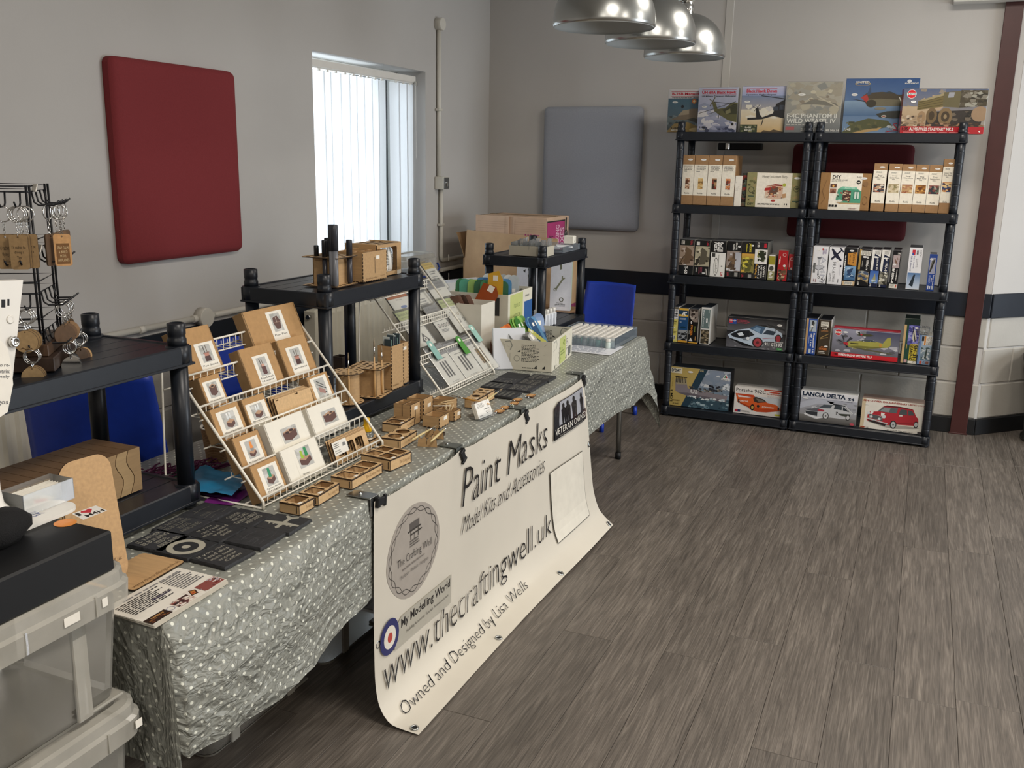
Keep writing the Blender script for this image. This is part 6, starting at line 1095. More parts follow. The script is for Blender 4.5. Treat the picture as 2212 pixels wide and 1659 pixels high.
def quad_on(parent, pts, z, col, items, name, mat=PRINT):
    q = [onz(px, py, z) for px, py in pts]; loc = parent.location
    f = lambda x, y, o: tuple(q[0]*(1-x)*(1-y)+q[1]*x*(1-y)+q[2]*x*y+q[3]*(1-x)*y-loc+Vector((0, 0, o)))
    w = (q[1]-q[0]).length; h = (q[3]-q[0]).length
    return art(items, w, h, f, start=.0001, eps=.00003).build(name, mat, parent, recalc=False)
quad_on(bx, [(180, 1123), (232, 1103), (207, 1092), (155, 1110)], zt, None, [('r', 0, 0, 1, 1, 'eceae4'), ('t', .06, .5, .2, .9, 'I', '1c1c1e', .03), ('p', [(.5, .42), (.26, .78), (.34, .94), (.5, .86), (.66, .94), (.74, .78)], 'c43040'), ('t', .22, .08, .95, .42, 'M4H', '1c1c1e', .03)], 'sticker')
quad_on(bx, [(114, 1137), (168, 1124), (168, 1122), (114, 1135)], zt, None, [], 'sticker_ghost') if 0 else None
c = onz(141, 1130, zt)-bx.location; MB().lathe([(.019, 0), (.019, .0006)], 24, col='e08a2c', c=(c.x, c.y), M_=Matrix.Translation((0, 0, .0742))).build('round_sticker', PRINT, bx)
quad_on(bx, [(128, 1136), (160, 1127), (155, 1123), (123, 1132)], zt+.0006, None, [('s', [(.1, .4), (.3, .6), (.4, .3)], .12, '6a3c14'), ('s', [(.5, .3), (.55, .8)], .1, '6a3c14'), ('s', [(.7, .3), (.8, .7), (.95, .4)], .1, '6a3c14')], 'sticker_mark')
# white rounded name plate with blue lettering lying on the black box
a = onz(178, 1090, zt+.006); b = onz(38, 1158, zt+.006)
pl = thing('name_plate', 'white rounded plate with blue web address lying on the black box', 'sign', (a.x-.030, a.y, zt+.0004))
w = .034; L = .30; o2 = [(w*math.cos(t_), w*math.sin(t_)-w) for t_ in [PI*i/12 for i in range(13)]]+[(-w, -L), (w, -L)]
MB().plate(o2, [], 0, .006, 'e9e6dc', 'dcd8cc').build('plate', WHITEP, pl)
art([('t', .18, .30, .80, .82, 'thecraftingwell.uk', '34407c', .0)], .29, w*2, lambda x, y, o: (w-y*2*w, -.29+x*.29-.002, .006+o)).build('blue_lettering', PRINT, pl, recalc=False)
# small clear card box
a = onz(66, 1117, zt+.007); b = onz(172, 1081, zt+.007)
kb = thing('card_box', 'small clear plastic box of white cards on the name plate', 'box', (a.x-.038, (a.y+b.y)/2, zt+.0068)); w, d, h = .030, .055, .040
cb = MB()
for (p, q, r, s_) in ((-w, -w+.0015, -d, d), (w-.0015, w, -d, d), (-w, w, -d, -d+.0015), (-w, w, d-.0015, d)): cb.box(p, q, r, s_, 0, h, 'fff')
cb.box(-w, w, -d, d, 0, .0015, 'fff').build('case', clear('frosted_case', 'eceeee', .15, .2), kb)
for k in range(5): MB().box(-w+.006+k*.007, -w+.0068+k*.007, -d+.006, d-.006, .0018, .030, 'efeadd').build('card', STICK, kb)
# tablet stand cut by the picture edge
HX = -1.40
st = thing('tablet_stand', 'white metal tablet stand with slots and a key lock at the left edge', 'stand', onz(-8, 1128, zt+.0004)); st.location.z = zt+.0006
MB().lathe([(.048, 0), (.046, .006), (.030, .016), (.016, .035), (.013, .06), (.013, .2)], 24, col='e6e3dc').build('base', WHITEP, st)
h4 = [onx(px, py, HX)-st.location for px, py in ((50, 605), (22, 868), (-150, 905), (-150, 612))]
hm = MB(); vs = [tuple(v) for v in h4]+[(v.x-.022, v.y, v.z) for v in h4]
hm.add(vs, [(0, 1, 2, 3), (7, 6, 5, 4), (0, 4, 5, 1), (1, 5, 6, 2), (2, 6, 7, 3), (3, 7, 4, 0)], 'e2dfd6'); hd = hm.build('head', WHITEP, st)
MB().tube([(0, 0, .19), tuple((h4[1]+h4[2])/2+Vector((-.011, 0, .004)))], .013, n=12, col='e2dfd6').build('arm', WHITEP, st)
def onhead(px, py): return onx(px, py, HX)-st.location
for (x0, y0, x1, y1) in ((3, 647, 11, 664), (16, 646, 20, 660)):
    q = [onhead(*p) for p in ((x0, y1), (x1, y1), (x1, y0), (x0, y0))]; MB().add([(v.x+.0006, v.y, v.z) for v in q]+[(v.x-.004, v.y, v.z) for v in q], [(0, 1, 2, 3), (0, 4, 5, 1), (1, 5, 6, 2), (2, 6, 7, 3), (3, 7, 4, 0)], '202024').build('slot', BLACKM, hd)
k = onhead(22, 690); MB().lathe([(.0075, .0006), (.006, .002), (.004, .0005)], 16, col='a8a8a4', M_=Matrix.Translation(k) @ RX).build('screw_hole', WHITEP, hd)
k = onhead(27, 738); MB().lathe([(.010, 0), (.0095, .006), (.006, .010), (.006, .006), (0, .006)], 18, M_=Matrix.Translation(k) @ RX).build('key_lock', CHROME, hd)
ps = [(-40, 728), (2, 736), (16, 752), (24, 790), (28, 830), (16, 890), (-6, 905), (-45, 900)]
q = [onx(px, py, HX+.03) for px, py in ps]; o0 = q[0].copy()
pm = MB(); pv = []
pm.plate([((v-o0).y, (v-o0).z) for v in q], [], -.0006, .0006, 'e8e5de', M_=Matrix(((0, 0, 1, 0), (1, 0, 0, 0), (0, 1, 0, 0), (0, 0, 0, 1))))
pp = tag(pm.build('paper_slip', STICK), 'curling white printed paper slip hanging in front of the tablet stand', 'paper'); pp.location = o0
fq = lambda px, py, o: tuple(onx(px, py, HX+.03)-o0+Vector((.0008+o, 0, 0)))
art([('t', .05, .80, .9, .87, 'y to re-', '6a6a6c', .0), ('t', 0, .70, .9, .77, 'motrix', '6a6a6c', .0), ('t', 0, .60, .9, .67, 'ernely', '6a6a6c', .0), ('t', 0, .12, .8, .2, 'ogos', '6a6a6c', .0)], .03, .15, lambda x, y, o: fq(-14+x*38, 890-y*120, o)).build('printed_text', PRINT, pp, recalc=False)
kn = MB(); vs = []; n = 14
for j, (r, z) in enumerate(((.04, 0), (.052, .012), (.055, .03), (.045, .047), (.02, .054), (.003, .055))):
    for i in range(n): rr = r*(1+.10*math.sin(i*2.3+j)); vs.append((rr*.8*math.cos(2*PI*i/n), rr*1.3*math.sin(2*PI*i/n), z))
kn.add(vs, [(j*n+i, j*n+(i+1) % n, (j+1)*n+(i+1) % n, (j+1)*n+i) for j in range(5) for i in range(n)]+[tuple(range(n-1, -1, -1))], '101012', smooth=True)
k = onz(-6, 1180, zt); ko = tag(kn.build('knitted_cloth', M('black_knit', '0e0e10', rough=.9, bump=(420, .8, .002))), 'bunched black knitted cloth on the front of the black box', 'cloth'); ko.location = (k.x-.012, k.y, zt+.0006)

# MDF QR stand (left blank), flat board, flyers
q = thing('mdf_sign', 'upright rounded MDF plate behind the black box', 'sign', (-1.452, 1.300, T+.0006), (math.radians(-8), 0, PI/2-.12)); W_ = .118; H_ = .272
MB().plate(rrect(-W_/2, W_/2, 0, H_, .034, 6), [], 0, .003, 'c09c70', CHAR, M_=Matrix.Rotation(PI/2, 4, 'X')).build('plate', WOOD, q)
MB().box(-W_*.35, W_*.35, .0, .05, 0, .003, MDF).build('foot', WOOD, q)
art([('t', .20, .15, .90, .19, 'thecraftingwell.uk', '5c4228', .0)], W_, H_, lambda x, y, o: (-W_/2+x*W_, -.003-o, y*H_)).build('engraving', WOOD, q, recalc=False)
a, b, c = onz(401, 1216, T), onz(325, 1186, T), onz(312, 1268, T); ex = (a-c).normalized(); ang = math.atan2(ex.y, ex.x)
q = tag(MB().plate(rrect(-.155, 0, 0, .115, .010, 4), [], 0, .0032, 'c09c70', CHAR).build('mdf_board', WOOD), 'flat MDF board with a burnt web address lying beside the flyers', 'sign'); q.location = (a.x, a.y, T+.0016); q.rotation_euler = (0, 0, ang)
art([('t', .05, .04, .96, .16, 'www.thecraftingwell.uk', '6a4c2c', -.01)], .155, .115, lambda x, y, o: (-.155+x*.155, y*.115, .0032+o)).build('engraving', WOOD, q, recalc=False)
R4, T4, B4 = onz(493, 1252, T+.01), onz(386, 1224, T+.01), onz(334, 1349, T+.01); e1 = (R4-B4); e2 = (T4-R4)
for k in range(5):
    base = B4+Vector((-.001*k, .0012*(k % 3), 0)); fl_ = MB(); n = 8; vs = []
    up_ = lambda x, y, k=k: .0009*k+.0012+.006*max(0, x-.75)*(k/4)+.002*(1-y)*(k/4)
    f = lambda x, y, o: (e1.x*x+e2.x*y, e1.y*x+e2.y*y, up_(x, y)+o)
    for j in range(n+1):
        for i in range(n+1): vs.append(f(i/n, j/n, 0))
    fl_.add(vs, [(j*(n+1)+i, j*(n+1)+i+1, (j+1)*(n+1)+i+1, (j+1)*(n+1)+i) for j in range(n) for i in range(n)], 'e8e4da', smooth=True)
    bot = [(x, y, z-.0006) for x, y, z in vs]; fl_.add(bot, [(j*(n+1)+i, (j+1)*(n+1)+i, (j+1)*(n+1)+i+1, j*(n+1)+i+1) for j in range(n) for i in range(n)], 'e0dcd0')
    o = fl_.build('flyer', PRINT, recalc=False); o.location = (base.x, base.y, T+.001)
    tag(o, 'white show flyer with photos, topmost of the stack at the table edge' if k == 4 else 'white flyer in the stack under the topmost printed one', 'flyer', 'flyers at the table edge')
    if k == 4:
        it = [('r', .0, .02, .26, .20, '2a1a14'), ('b', .02, .04, .24, .12, 12, ['6a3a20', '4a2418', '8a5a30'], .03), ('t', .07, .13, .22, .17, 'HARRISON', 'd8a060', .02), ('r', .36, .02, .58, .24, 'd8c8bc'), ('b', .36, .02, .58, .24, 34, ['3a2424', '8a4a44', 'e8e0d8', 'b09088', '5a3434'], .05), ('r', .58, .08, .70, .30, 'e4dcd4'), ('p', [(.58, .12), (.64, .28), (.70, .22), (.66, .10)], '3a2018'), ('p', [(.60, .14), (.64, .25), (.68, .21), (.65, .13)], 'b87838'), ('b', .61, .15, .67, .21, 4, ['b03028'], .02), ('r', .72, .03, .99, .27, '8a4a44'), ('b', .72, .03, .99, .27, 40, ['e8e0dc', '6a2420', 'b0a8b0', '3a2828', 'd8c8c4'], .045), ('o', .30, .12, 0, .06, .15, '8a8aa0'),
              ('l', .06, .42, .62, .84, 9, '3a3a3c'), ('t', .36, .52, .60, .57, 'MODELSHOW', '3c3054', .03), ('l', .66, .38, .97, .88, 9, '6a6a6c'), ('l', .20, .86, .95, .92, 1, '8a8a8c')]
        art([x for x in it], .2, .15, f, start=.0004, eps=.00002).build('flyer_print', PRINT, o, recalc=False)

# ------------------------------------------------------------------ slate coasters
SL = ['2b2c2f', '313236', '27282b']
def slate(label, px, py, rot, items, s_=.0505, group='near slate coasters', seed=0, tex='9b988c'):
    p = onz(px, py, T+.005); rr = random.Random(seed); n = 12; o2 = []
    for sx, sy, dx, dy in ((-1, -1, 1, 0), (1, -1, 0, 1), (1, 1, -1, 0), (-1, 1, 0, -1)):
        for i in range(n): t = i/n*2; o2.append(((sx+dx*t)*s_*(1+rr.uniform(-.03, .0)), (sy+dy*t)*s_*(1+rr.uniform(-.03, .0))))
    top = [(x*.965, y*.965) for x, y in o2]; mid = [(x*rr.uniform(.975, 1.012), y*rr.uniform(.975, 1.012)) for x, y in o2]; m = len(o2)
    mb = MB(); mb.add([(x, y, 0) for x, y in o2]+[(x, y, .004) for x, y in mid]+[(x, y, .0075) for x, y in top], [(a*m+i, a*m+(i+1) % m, (a+1)*m+(i+1) % m, (a+1)*m+i) for a in (0, 1) for i in range(m)]+[tuple(range(2*m, 3*m)), tuple(range(m-1, -1, -1))], SL[seed % 3])
    o = mb.build('slate_coaster', SLATE); o.location = (p.x, p.y, T+.0018); o.rotation_euler = (0, 0, rot); tag(o, label, 'coaster', group)
    if items: art(items, s_*1.9, s_*1.9, lambda x, y, q: (s_*.95-y*s_*1.9, -s_*.95+x*s_*1.9, .0075+q), start=.0002, eps=.00004).build('engraving', M('engraved', rough=.8), o, recalc=False)
G_ = 'a09d90'
def words(rows, x0=.08, x1=.92, y1=.93, y0=.12, c=G_):
    n = len(rows); h = (y1-y0)/n; o = []
    for i, r in enumerate(rows):
        w = min(1, len(r)/max(len(q) for q in rows)*1.0); cx = (x0+x1)/2; hw = (x1-x0)/2*w
        o.append(('t', cx-hw, y1-(i+.8)*h, cx+hw, y1-(i+.1)*h, r, c, .0))
    return o
airpl = [('p', [(.12, .46), (.2, .54), (.78, .54), (.92, .68), (.97, .66), (.90, .48), (.97, .32), (.92, .30), (.78, .44), (.2, .42)], G_), ('p', [(.38, .52), (.42, .98), (.50, .98), (.56, .52)], G_), ('p', [(.38, .44), (.42, .02), (.50, .02), (.56, .44)], G_), ('r', .33, .66, .42, .70, G_), ('r', .33, .78, .42, .82, G_), ('r', .33, .28, .42, .32, G_), ('r', .33, .16, .42, .20, G_)]
sk = lambda c: [('s', [(.1, .3), (.4, .34), (.45, .5), (.5, .34), (.8, .3)], .02, c), ('s', [(.2, .7), (.5, .75), (.8, .7)], .02, c), ('s', [(.3, .62), (.34, .85)], .02, c), ('s', [(.6, .15), (.9, .2)], .015, c), ('s', [(.15, .15), (.4, .2)], .015, c), ('l', .15, .4, .5, .5, 2, c)]
rb_ = ["I'D RATHER", 'BE BUILDING', 'MODEL', 'AIRPLANES']
slate('slate coaster with faint plane sketches in the back row by the shelf', 450, 1108, .05, sk('5c5b55'), seed=1)
slate('slate coaster engraved CAUTION in the back row by the wire rack', 528, 1122, .02, words(['CAUTION', 'MAY START', 'TALKING ABOUT', 'AIRPLANES']), seed=2)
slate('slate coaster with a pale aeroplane silhouette, nearest the MDF trays', 611, 1133, .06, airpl, seed=3)
slate('slate coaster saying rather be building model airplanes, in the middle row', 393, 1138, .03, words(rb_, c='77756c'), seed=4)
slate('slate coaster with a need-another-drink joke in the middle of the group', 467, 1151, .0, words(['If you', 'can read', 'this I need', 'another', 'drink']), seed=5)
slate('slate coaster with barely visible line drawing, front edge of the middle row', 553, 1163, .03, sk('47474a'), seed=6)
slate('slate coaster with bolder model airplanes wording, nearest the clear tubs', 345, 1170, .03, words(rb_), seed=7)
slate('slate coaster with a big pale roundel', 402, 1185, .0, [('o', .5, .5, .44, .44, .34, 'aba798'), ('e', .5, .5, .10, .10, 'aba798')], seed=8)
slate('slate coaster with a mum-needs-coffee joke at the front of the group', 482, 1202, -.03, words(['If you can', 'read this', 'mum needs', 'another', 'Coffee']), seed=9)
fs_ = [('l', .1, .1, .9, .9, 4, '6a6a64')]
for i, (px, py, lb, it) in enumerate(((1110.5, 813, 'blank slate coaster at the back left of the far group', []), (1169, 817, 'slate coaster with rows of words, back right of the far group', words(['DRINK', 'MORE', 'TEA'], c='7a7870')), (1093, 824, 'slate coaster with a faint zigzag mark in the far group', sk('7a7870')), (1148, 827.5, 'slate coaster with two word lines, middle right of the far group', words(['KEEP', 'CALM', 'BUILD'], c='7a7870')), (1074, 833.5, 'slate coaster half under the two-hole MDF box', fs_), (1128.6, 839, 'slate coaster with engraved lines, front right of the far group', words(['BEST', 'DAD', 'EVER'], c='7a7870')), (1091, 852, 'slate coaster alone behind the two-hole MDF box', fs_))):
    slate(lb, px, py, .02*(i % 3), it, group='far slate coasters', seed=20+i)

# ------------------------------------------------------------------ keyring carousel on the near shelf
def zof(px, py, y): return ony(px, py, y).z
za = ZA+0.0008
B0, B1 = onz(120, 803, za), onz(163, 760, za); e1 = (B1-B0).normalized(); S_ = .215; e2 = Vector((e1.y, -e1.x, 0)); e2 = e2 if e2.dot(RIGHT) < 0 else -e2
cc = B0+e1*S_/2+e2*S_/2; crot = math.atan2(e1.y, e1.x)
ca = thing('keyring_stand', 'black wire keyring stand on a stepped dark wooden base', 'stand', (cc.x, cc.y, za), (0, 0, crot))
DW = M('dark_wood', rough=.45, noise_=(8, .25), stretch=(3, 14, 3))
MB().box(-S_/2, S_/2, -S_/2, S_/2, 0, .030, '3a2c24', b=.002, fc={'d': '2a201a'}).build('base_block', DW, ca)
MB().box(-S_/2+.012, S_/2-.012, -S_/2+.012, S_/2-.012, .030, .055, '4a3626', b=.002).build('base_step', DW, ca)
# the side B0..B1 runs along local +x; the picture-left face runs along the other axis
sg = 1 if (Matrix.Rotation(-crot, 4, 'Z') @ e2).y > 0 else -1
hw = .083; ZT = zof(72, 402, (cc-e1*hw-e2*hw).y)-za
mb = MB()
for sx in (-1, 1):
    for sy in (-1, 1):
        for k in (-1, 1): mb.tube([(sx*hw+k*.005, sy*hw-k*.002, .054), (sx*hw+k*.005, sy*hw-k*.002, ZT)], .0025, n=6)
mb.build('upright_wires', WIREB, ca)
rails = [ZT-.001, ZT-.012, ZT*.71, ZT*.665, ZT*.485, ZT*.425, ZT*.285, ZT*.21, ZT*.165]
mb = MB()
for z in rails:
    q = [(-hw, -hw, z), (hw, -hw, z), (hw, hw, z), (-hw, hw, z)]
    mb.tube(q, .0024, n=6, closed=True)
mb.build('ring_wires', WIREB, ca)
RING = CHROME
def keyring(label, loc, shape, col, rot, edge='4a3826', txt=None, grp='keyrings on the wire stand', n_link=5, s_=1.0):
    t = thing('keyring', label, 'keyring', loc, rot, grp); r = .0145*s_
    MB().tube([(r*math.cos(a), 0, -r+r*math.sin(a)) for a in [2*PI*i/18 for i in range(18)]], .0014, n=6, closed=True).build('split_ring', RING, t)
    mb = MB()
    for k in range(n_link):
        z = -2*r-.0028-k*.0052; a = k % 2
        mb.tube([((.0022*math.cos(q) if a else 0), (0 if a else .0022*math.cos(q)), z+.0036*math.sin(q)) for q in [2*PI*i/8 for i in range(8)]], .0007, n=4, closed=True)
    mb.build('chain', RING, t); z0 = -2*r-.0028-n_link*.0052
    if shape == 'rect': o2 = rrect(-.0165*s_, .0165*s_, -.062*s_, .004, .005)
    elif shape == 'round': o2 = [(x, y) for x, y in circ(0, -.020*s_, .022*s_, 24)]
    MB().plate(o2, [circ(0, -.001, .002, 8)], -.0016, .0016, col, edge, M_=Matrix.Translation((0, 0, z0)) @ Matrix.Rotation(PI/2, 4, 'X')).build('tag', WOOD if col[0] != 'e' else CHROME, t)
    if txt: art(txt, .03*s_, .056*s_, lambda x, y, o: (-.015*s_+x*.03*s_, -.0017-o, z0-.060*s_+y*.056*s_), start=.0001, eps=.00003).build('engraving', WOOD, t, recalc=False)
    return t
# hooks along the two faces that show
faceA = lambda u, z, o: Vector((-hw-o, sg*u, z))          # picture-left face
faceB = lambda u, z, o: Vector((u, -sg*hw-sg*o, z))       # picture-right face
for f, us in ((faceA, (-.068, -.040)), (faceB, (-.055, -.02, .018, .055))):
    for z in (ZT-.012, ZT*.665, ZT*.425, ZT*.21):
        for u in us: MB().tube([f(u, z, 0), f(u, z-.022, .004), f(u, z-.028, .012), f(u, z-.028, .040), f(u, z-.018, .052)], .0019, n=6).build('hook', WIREB, ca)

Mw = Matrix.Translation(cc.to_3d()) @ Matrix.Rotation(crot, 4, 'Z'); Mw.translation.z = za
ra = crot-PI/2*1 if 0 else crot
def kr(label, f, u, zi, o, shape, col, txt=None, tw=0.0, **k):
    p = Mw @ f(u, (ZT-.012, ZT*.665, ZT*.425, ZT*.21)[zi]-.0275, o)
    n = (Mw.to_3x3() @ (faceA(0, 0, 1)-faceA(0, 0, 0) if f is faceA else faceB(0, 0, 1)-faceB(0, 0, 0))); a = math.atan2(n.y, n.x)+PI/2
    keyring(label, p, shape, col, (0, 0, a+tw), txt=txt, **k)
T4_ = lambda rows: words(rows, .1, .9, .80, .08, '3a2a1a')
for i, (u, o, lb) in enumerate(((-.040, .030, 'rectangular wooden keyring farthest left in the top row'), (-.066, .040, 'front rectangular wooden keyring with script lettering, top row left face'), (-.068, .030, 'middle rectangular wooden keyring behind the script one, top row left face'), (-.070, .020, 'rear rectangular wooden keyring behind the script one, top row left face'), (-.080, .022, 'rectangular wooden keyring half behind the corner wires, top row'))):
    kr(lb, faceA, u, 0, o, 'rect', '9a7e58', T4_(["I'd rather be", 'driving a', 'Tiger', 'Tank'] if i != 0 else ["I'd rather be", 'flying a', 'Spitfire']), s_=1.05)
for i, (u, o, col, lb) in enumerate(((-.056, .050, 'c89a68', 'pale-edged dark wooden keyring at the front of the right face, top row'), (-.052, .027, '5a4430', 'dark wooden keyring just behind the pale-edged one, top row'), (-.02, .034, '6a5038', 'dark wooden keyring second along the right face, top row'), (.018, .034, '6a5038', 'dark wooden keyring third along the right face, top row'), (.055, .034, '5a4430', 'dark wooden keyring last along the right face, top row'))):
    kr(lb, faceB, u, 0, o, 'rect', col, [('p', [(.08, .04), (.92, .04), (.92, .80), (.08, .80)], '7a5632')]+words(['STAY CALM', '& BUILD', 'MODEL', 'AIRPLANES'], .15, .85, .7, .1, 'e0c89c') if i == 0 else None, tw=-1.35 if i == 0 else -.45, n_link=6)
for i, (u, o, lb) in enumerate(((-.062, .046, 'front round wooden keyring of the middle left trio'), (-.064, .036, 'second round wooden keyring of the middle left trio'), (-.066, .026, 'rear round wooden keyring of the middle left trio'))):
    kr(lb, faceA, u, 2, o, 'round', 'a88c64', [('s', [(.15, .45), (.3, .5), (.5, .42), (.85, .48)], .03, '5a4026')] if i == 0 else None, n_link=2, s_=1.05)
for i, (u, col, lb) in enumerate(((-.045, '5a4430', 'dark round keyring, first along the right face, middle row'), (-.022, '6a5038', 'dark round keyring, second along the right face, middle row'), (.005, '8a6a48', 'brown round keyring, third along the right face, middle row'), (.035, 'd8b27c', 'pale round wooden keyring turned to the front, middle row'))):
    kr(lb, faceB, u, 2, .036, 'round', col, None, tw=.5 if i == 3 else -1.0, n_link=3)
for i, (o, lb) in enumerate(((.040, 'front round keyring with an engraved aeroplane, lowest row'), (.030, 'second round keyring behind the aeroplane one, lowest row'), (.020, 'rear round keyring behind the aeroplane one, lowest row'))):
    kr(lb, faceA, -.070, 3, o+.012, 'round', 'b0946c', [('p', [(.12, .48), (.5, .56), (.88, .48), (.5, .50)], '4a3420'), ('r', .46, .25, .54, .68, '4a3420'), ('r', .38, .27, .62, .31, '4a3420')] if i == 0 else None, n_link=1, s_=1.0)
for i in range(4): kr('silver round keyring of the bunch at the lowest right corner', faceB, -.05+.011*i, 3, .044, 'round', 'e0e2e4', None, tw=-1.2+.3*i, n_link=1, s_=.9)
for i in range(3): kr(('dark round keyring, inner of the lowest far trio', 'dark round keyring, middle of the lowest far trio', 'pale round keyring, outermost of the lowest far trio')[i], faceB, .035+.012*i, 3, .048, 'round', ('4a3828', '5a4432', 'd0aa78')[i], None, tw=-.6-.35*i, n_link=1, s_=.9)
for (u, z, f) in ((.09, ZT-.02, faceA), (-.06, ZT*.665, faceB), (-.05, ZT-.005, faceB)):
    o = MB().box(-.010, .010, -.001, .001, -.008, .008, 'eceae2', b=.0005).build('paper_tag', STICK, ca); o.location = f(u, z, .006); o.rotation_euler = (.3, 0, .6)

# ------------------------------------------------------------------ row of wavy MDF slabs on the lower deck of the near shelf
zl2 = T+.062+.0022+.0006
q = onz(308, 1056, zl2); q2 = onz(303, 961, zl2+.112)
hr = .108; xr = q.x
for i in range(13):
    y1 = q.y-.034*i; n = 8
    L_ = [(.012*math.sin(PI*2*(j/n)-.4)*(.5+.5*math.sin(PI*j/n)), hr*j/n) for j in range(n+1)]
    o2 = [(y1-.0325+a, z) for a, z in L_]+[(y1+a-.0006, z) for a, z in reversed(L_)]
    if i == 0: o2 = [(y1-.0325+a, z) for a, z in L_]+[(y1, hr), (y1, 0)]
    o = MB().plate([(a-y1, b) for a, b in o2], [], -.15, 0, 'a08660' if i % 2 else '957a56', '6e5236', M_=Matrix(((0, 0, 1, 0), (1, 0, 0, 0), (0, 1, 0, 0), (0, 0, 0, 1)))).build('wavy_block', WOOD)
    o.location = (xr, y1, zl2); tag(o, 'wavy-sided MDF block at the right end of the row on the lower deck' if i == 0 else 'wavy-sided MDF block in the long row on the lower deck of the near shelf', 'block', 'row of wavy MDF blocks')

# ------------------------------------------------------------------ blue chairs
def chair(label, loc, rot, w=.40, hb=.80, hole=True):
    t = thing('plastic_chair', label, 'chair', loc, (0, 0, rot)); P_ = M('blue_polyprop', None) if 0 else BLUEP
    def shell(u, v):   # u across -1..1, v 0..1 seat front -> back top
        if v < .42: s_ = v/.42; y = -.20+.36*s_; z = .435-.012*math.sin(PI*s_)+.02*(1-s_)*0; ww = w*(.46+.04*s_)
        else: s_ = (v-.42)/.58; a = min(1, s_/.22); y = .16+.05*math.sin(a*PI/2)+.08*max(0, s_-.22); z = .435+.05*(1-math.cos(a*PI/2))+ (hb-.485)*max(0, s_-.12)/.88; ww = w*(.50-.05*s_)
        return (u*ww*1.0, y+.035*abs(u)**2.2*(-1 if v > .5 else 0), z+.028*abs(u)**3*(1 if v < .5 else 0))
    NU, NV_ = 16, 30; vs = []; fs = []
    for j in range(NV_+1):
        for i in range(NU+1): vs.append(shell(-1+2*i/NU, j/NV_))
    def skip(i, j): return hole and 16 <= j <= 18 and 3 <= i <= NU-4
    for j in range(NV_):
        for i in range(NU):
            if not skip(i, j): fs.append((j*(NU+1)+i, j*(NU+1)+i+1, (j+1)*(NU+1)+i+1, (j+1)*(NU+1)+i))
    o = MB().add(vs, fs, '1f3fae', smooth=True).build('seat_shell', P_, t, recalc=False)
    so_ = o.modifiers.new('thick', 'SOLIDIFY'); so_.thickness = .006
    for sx in (-1, 1):
        MB().tube([(sx*.15, -.17, .42), (sx*.20, -.22, .02)], .011, n=10).build('leg', SATIN, t); MB().tube([(sx*.15, .14, .42), (sx*.19, .24, .02)], .011, n=10).build('leg', SATIN, t)
        for y in (-.222, .242): MB().lathe([(.014, 0), (.014, .05)], 10, c=(sx*.197, y)).build('foot', BLUEP, t)
        MB().tube([(sx*.15, -.17, .42), (sx*.15, .14, .42)], .010, n=8).build('seat_rail', SATIN, t)
    return t
chair('blue plastic chair behind the near black shelf with a slot in its back', (-2.36, 2.26, 0), math.radians(200), w=.46, hb=.87)
chair('blue plastic chair glimpsed behind the white wire rack of kraft boxes', (-2.25, 2.95, 0), math.radians(80), w=.44)
chair('blue plastic chair between the far table end and the tall racks', (-1.735, 5.24, 0), math.radians(-8), w=.36, hole=False)

# ------------------------------------------------------------------ paper cup, tissue, wool on the table
k = onz(466, 1000, T)
t = thing('coffee_cup', 'brown ripple paper coffee cup behind the white wire rack', 'cup', (k.x-.01, k.y+.02, T+.002))
pr = [(.029, 0)]
for j in range(1, 40): pr.append((.029+.012*j/40+(.0012 if j % 2 else 0), .098*j/40))
MB().lathe(pr+[(.041, .098)], 28, col='8a6a4c', smooth=False).build('ripple_wall', M('ripple_card', rough=.8), t)
MB().lathe([(.0405, .098), (.0435, .101), (.043, .104), (.039, .104), (.028, .02), (0, .018)], 28, col='ece8e0').build('rim', STICK, t)
def sheet(label, pts, z, col, amp, seed, name='tissue_sheet'):
    q = [onz(px, py, z) for px, py in pts]; n = 18; vs = []
    for j in range(n+1):
        for i in range(n+1):
            u, v = i/n, j/n; p = q[0]*(1-u)*(1-v)+q[1]*u*(1-v)+q[2]*u*v+q[3]*(1-u)*v
            vs.append((p.x, p.y, z+amp*max(-.3, noise.noise(Vector((p.x*14+seed, p.y*14, seed))))+amp*.3*noise.noise(Vector((p.x*50, p.y*50, seed)))))
    o = MB().add(vs, [(j*(n+1)+i, j*(n+1)+i+1, (j+1)*(n+1)+i+1, (j+1)*(n+1)+i) for j in range(n) for i in range(n)], col, smooth=True).build(name, M('tissue_paper', rough=.42, spec=.4), recalc=False)
    return tag(o, label, 'paper', 'coloured sheets behind the near shelf')
sheet('magenta tissue sheet lowest of the pile by the wire rack', [(440, 1085), (500, 1092), (556, 1055), (500, 1040)], T+.006, '7a2a7e', .006, 3)
sheet('dark purple sheet between the magenta and blue ones', [(405, 1060), (470, 1075), (545, 1050), (480, 1028)], T+.012, '4a1f58', .005, 5)
sheet('green tissue sheet at the left of the pile', [(335, 1048), (410, 1072), (470, 1020), (395, 1010)], T+.019, '1f6a50', .006, 7)
sheet('bright blue tissue sheet on top of the pile', [(380, 1052), (500, 1070), (536, 1030), (440, 1005)], T+.029, '2487b8', .010, 9)
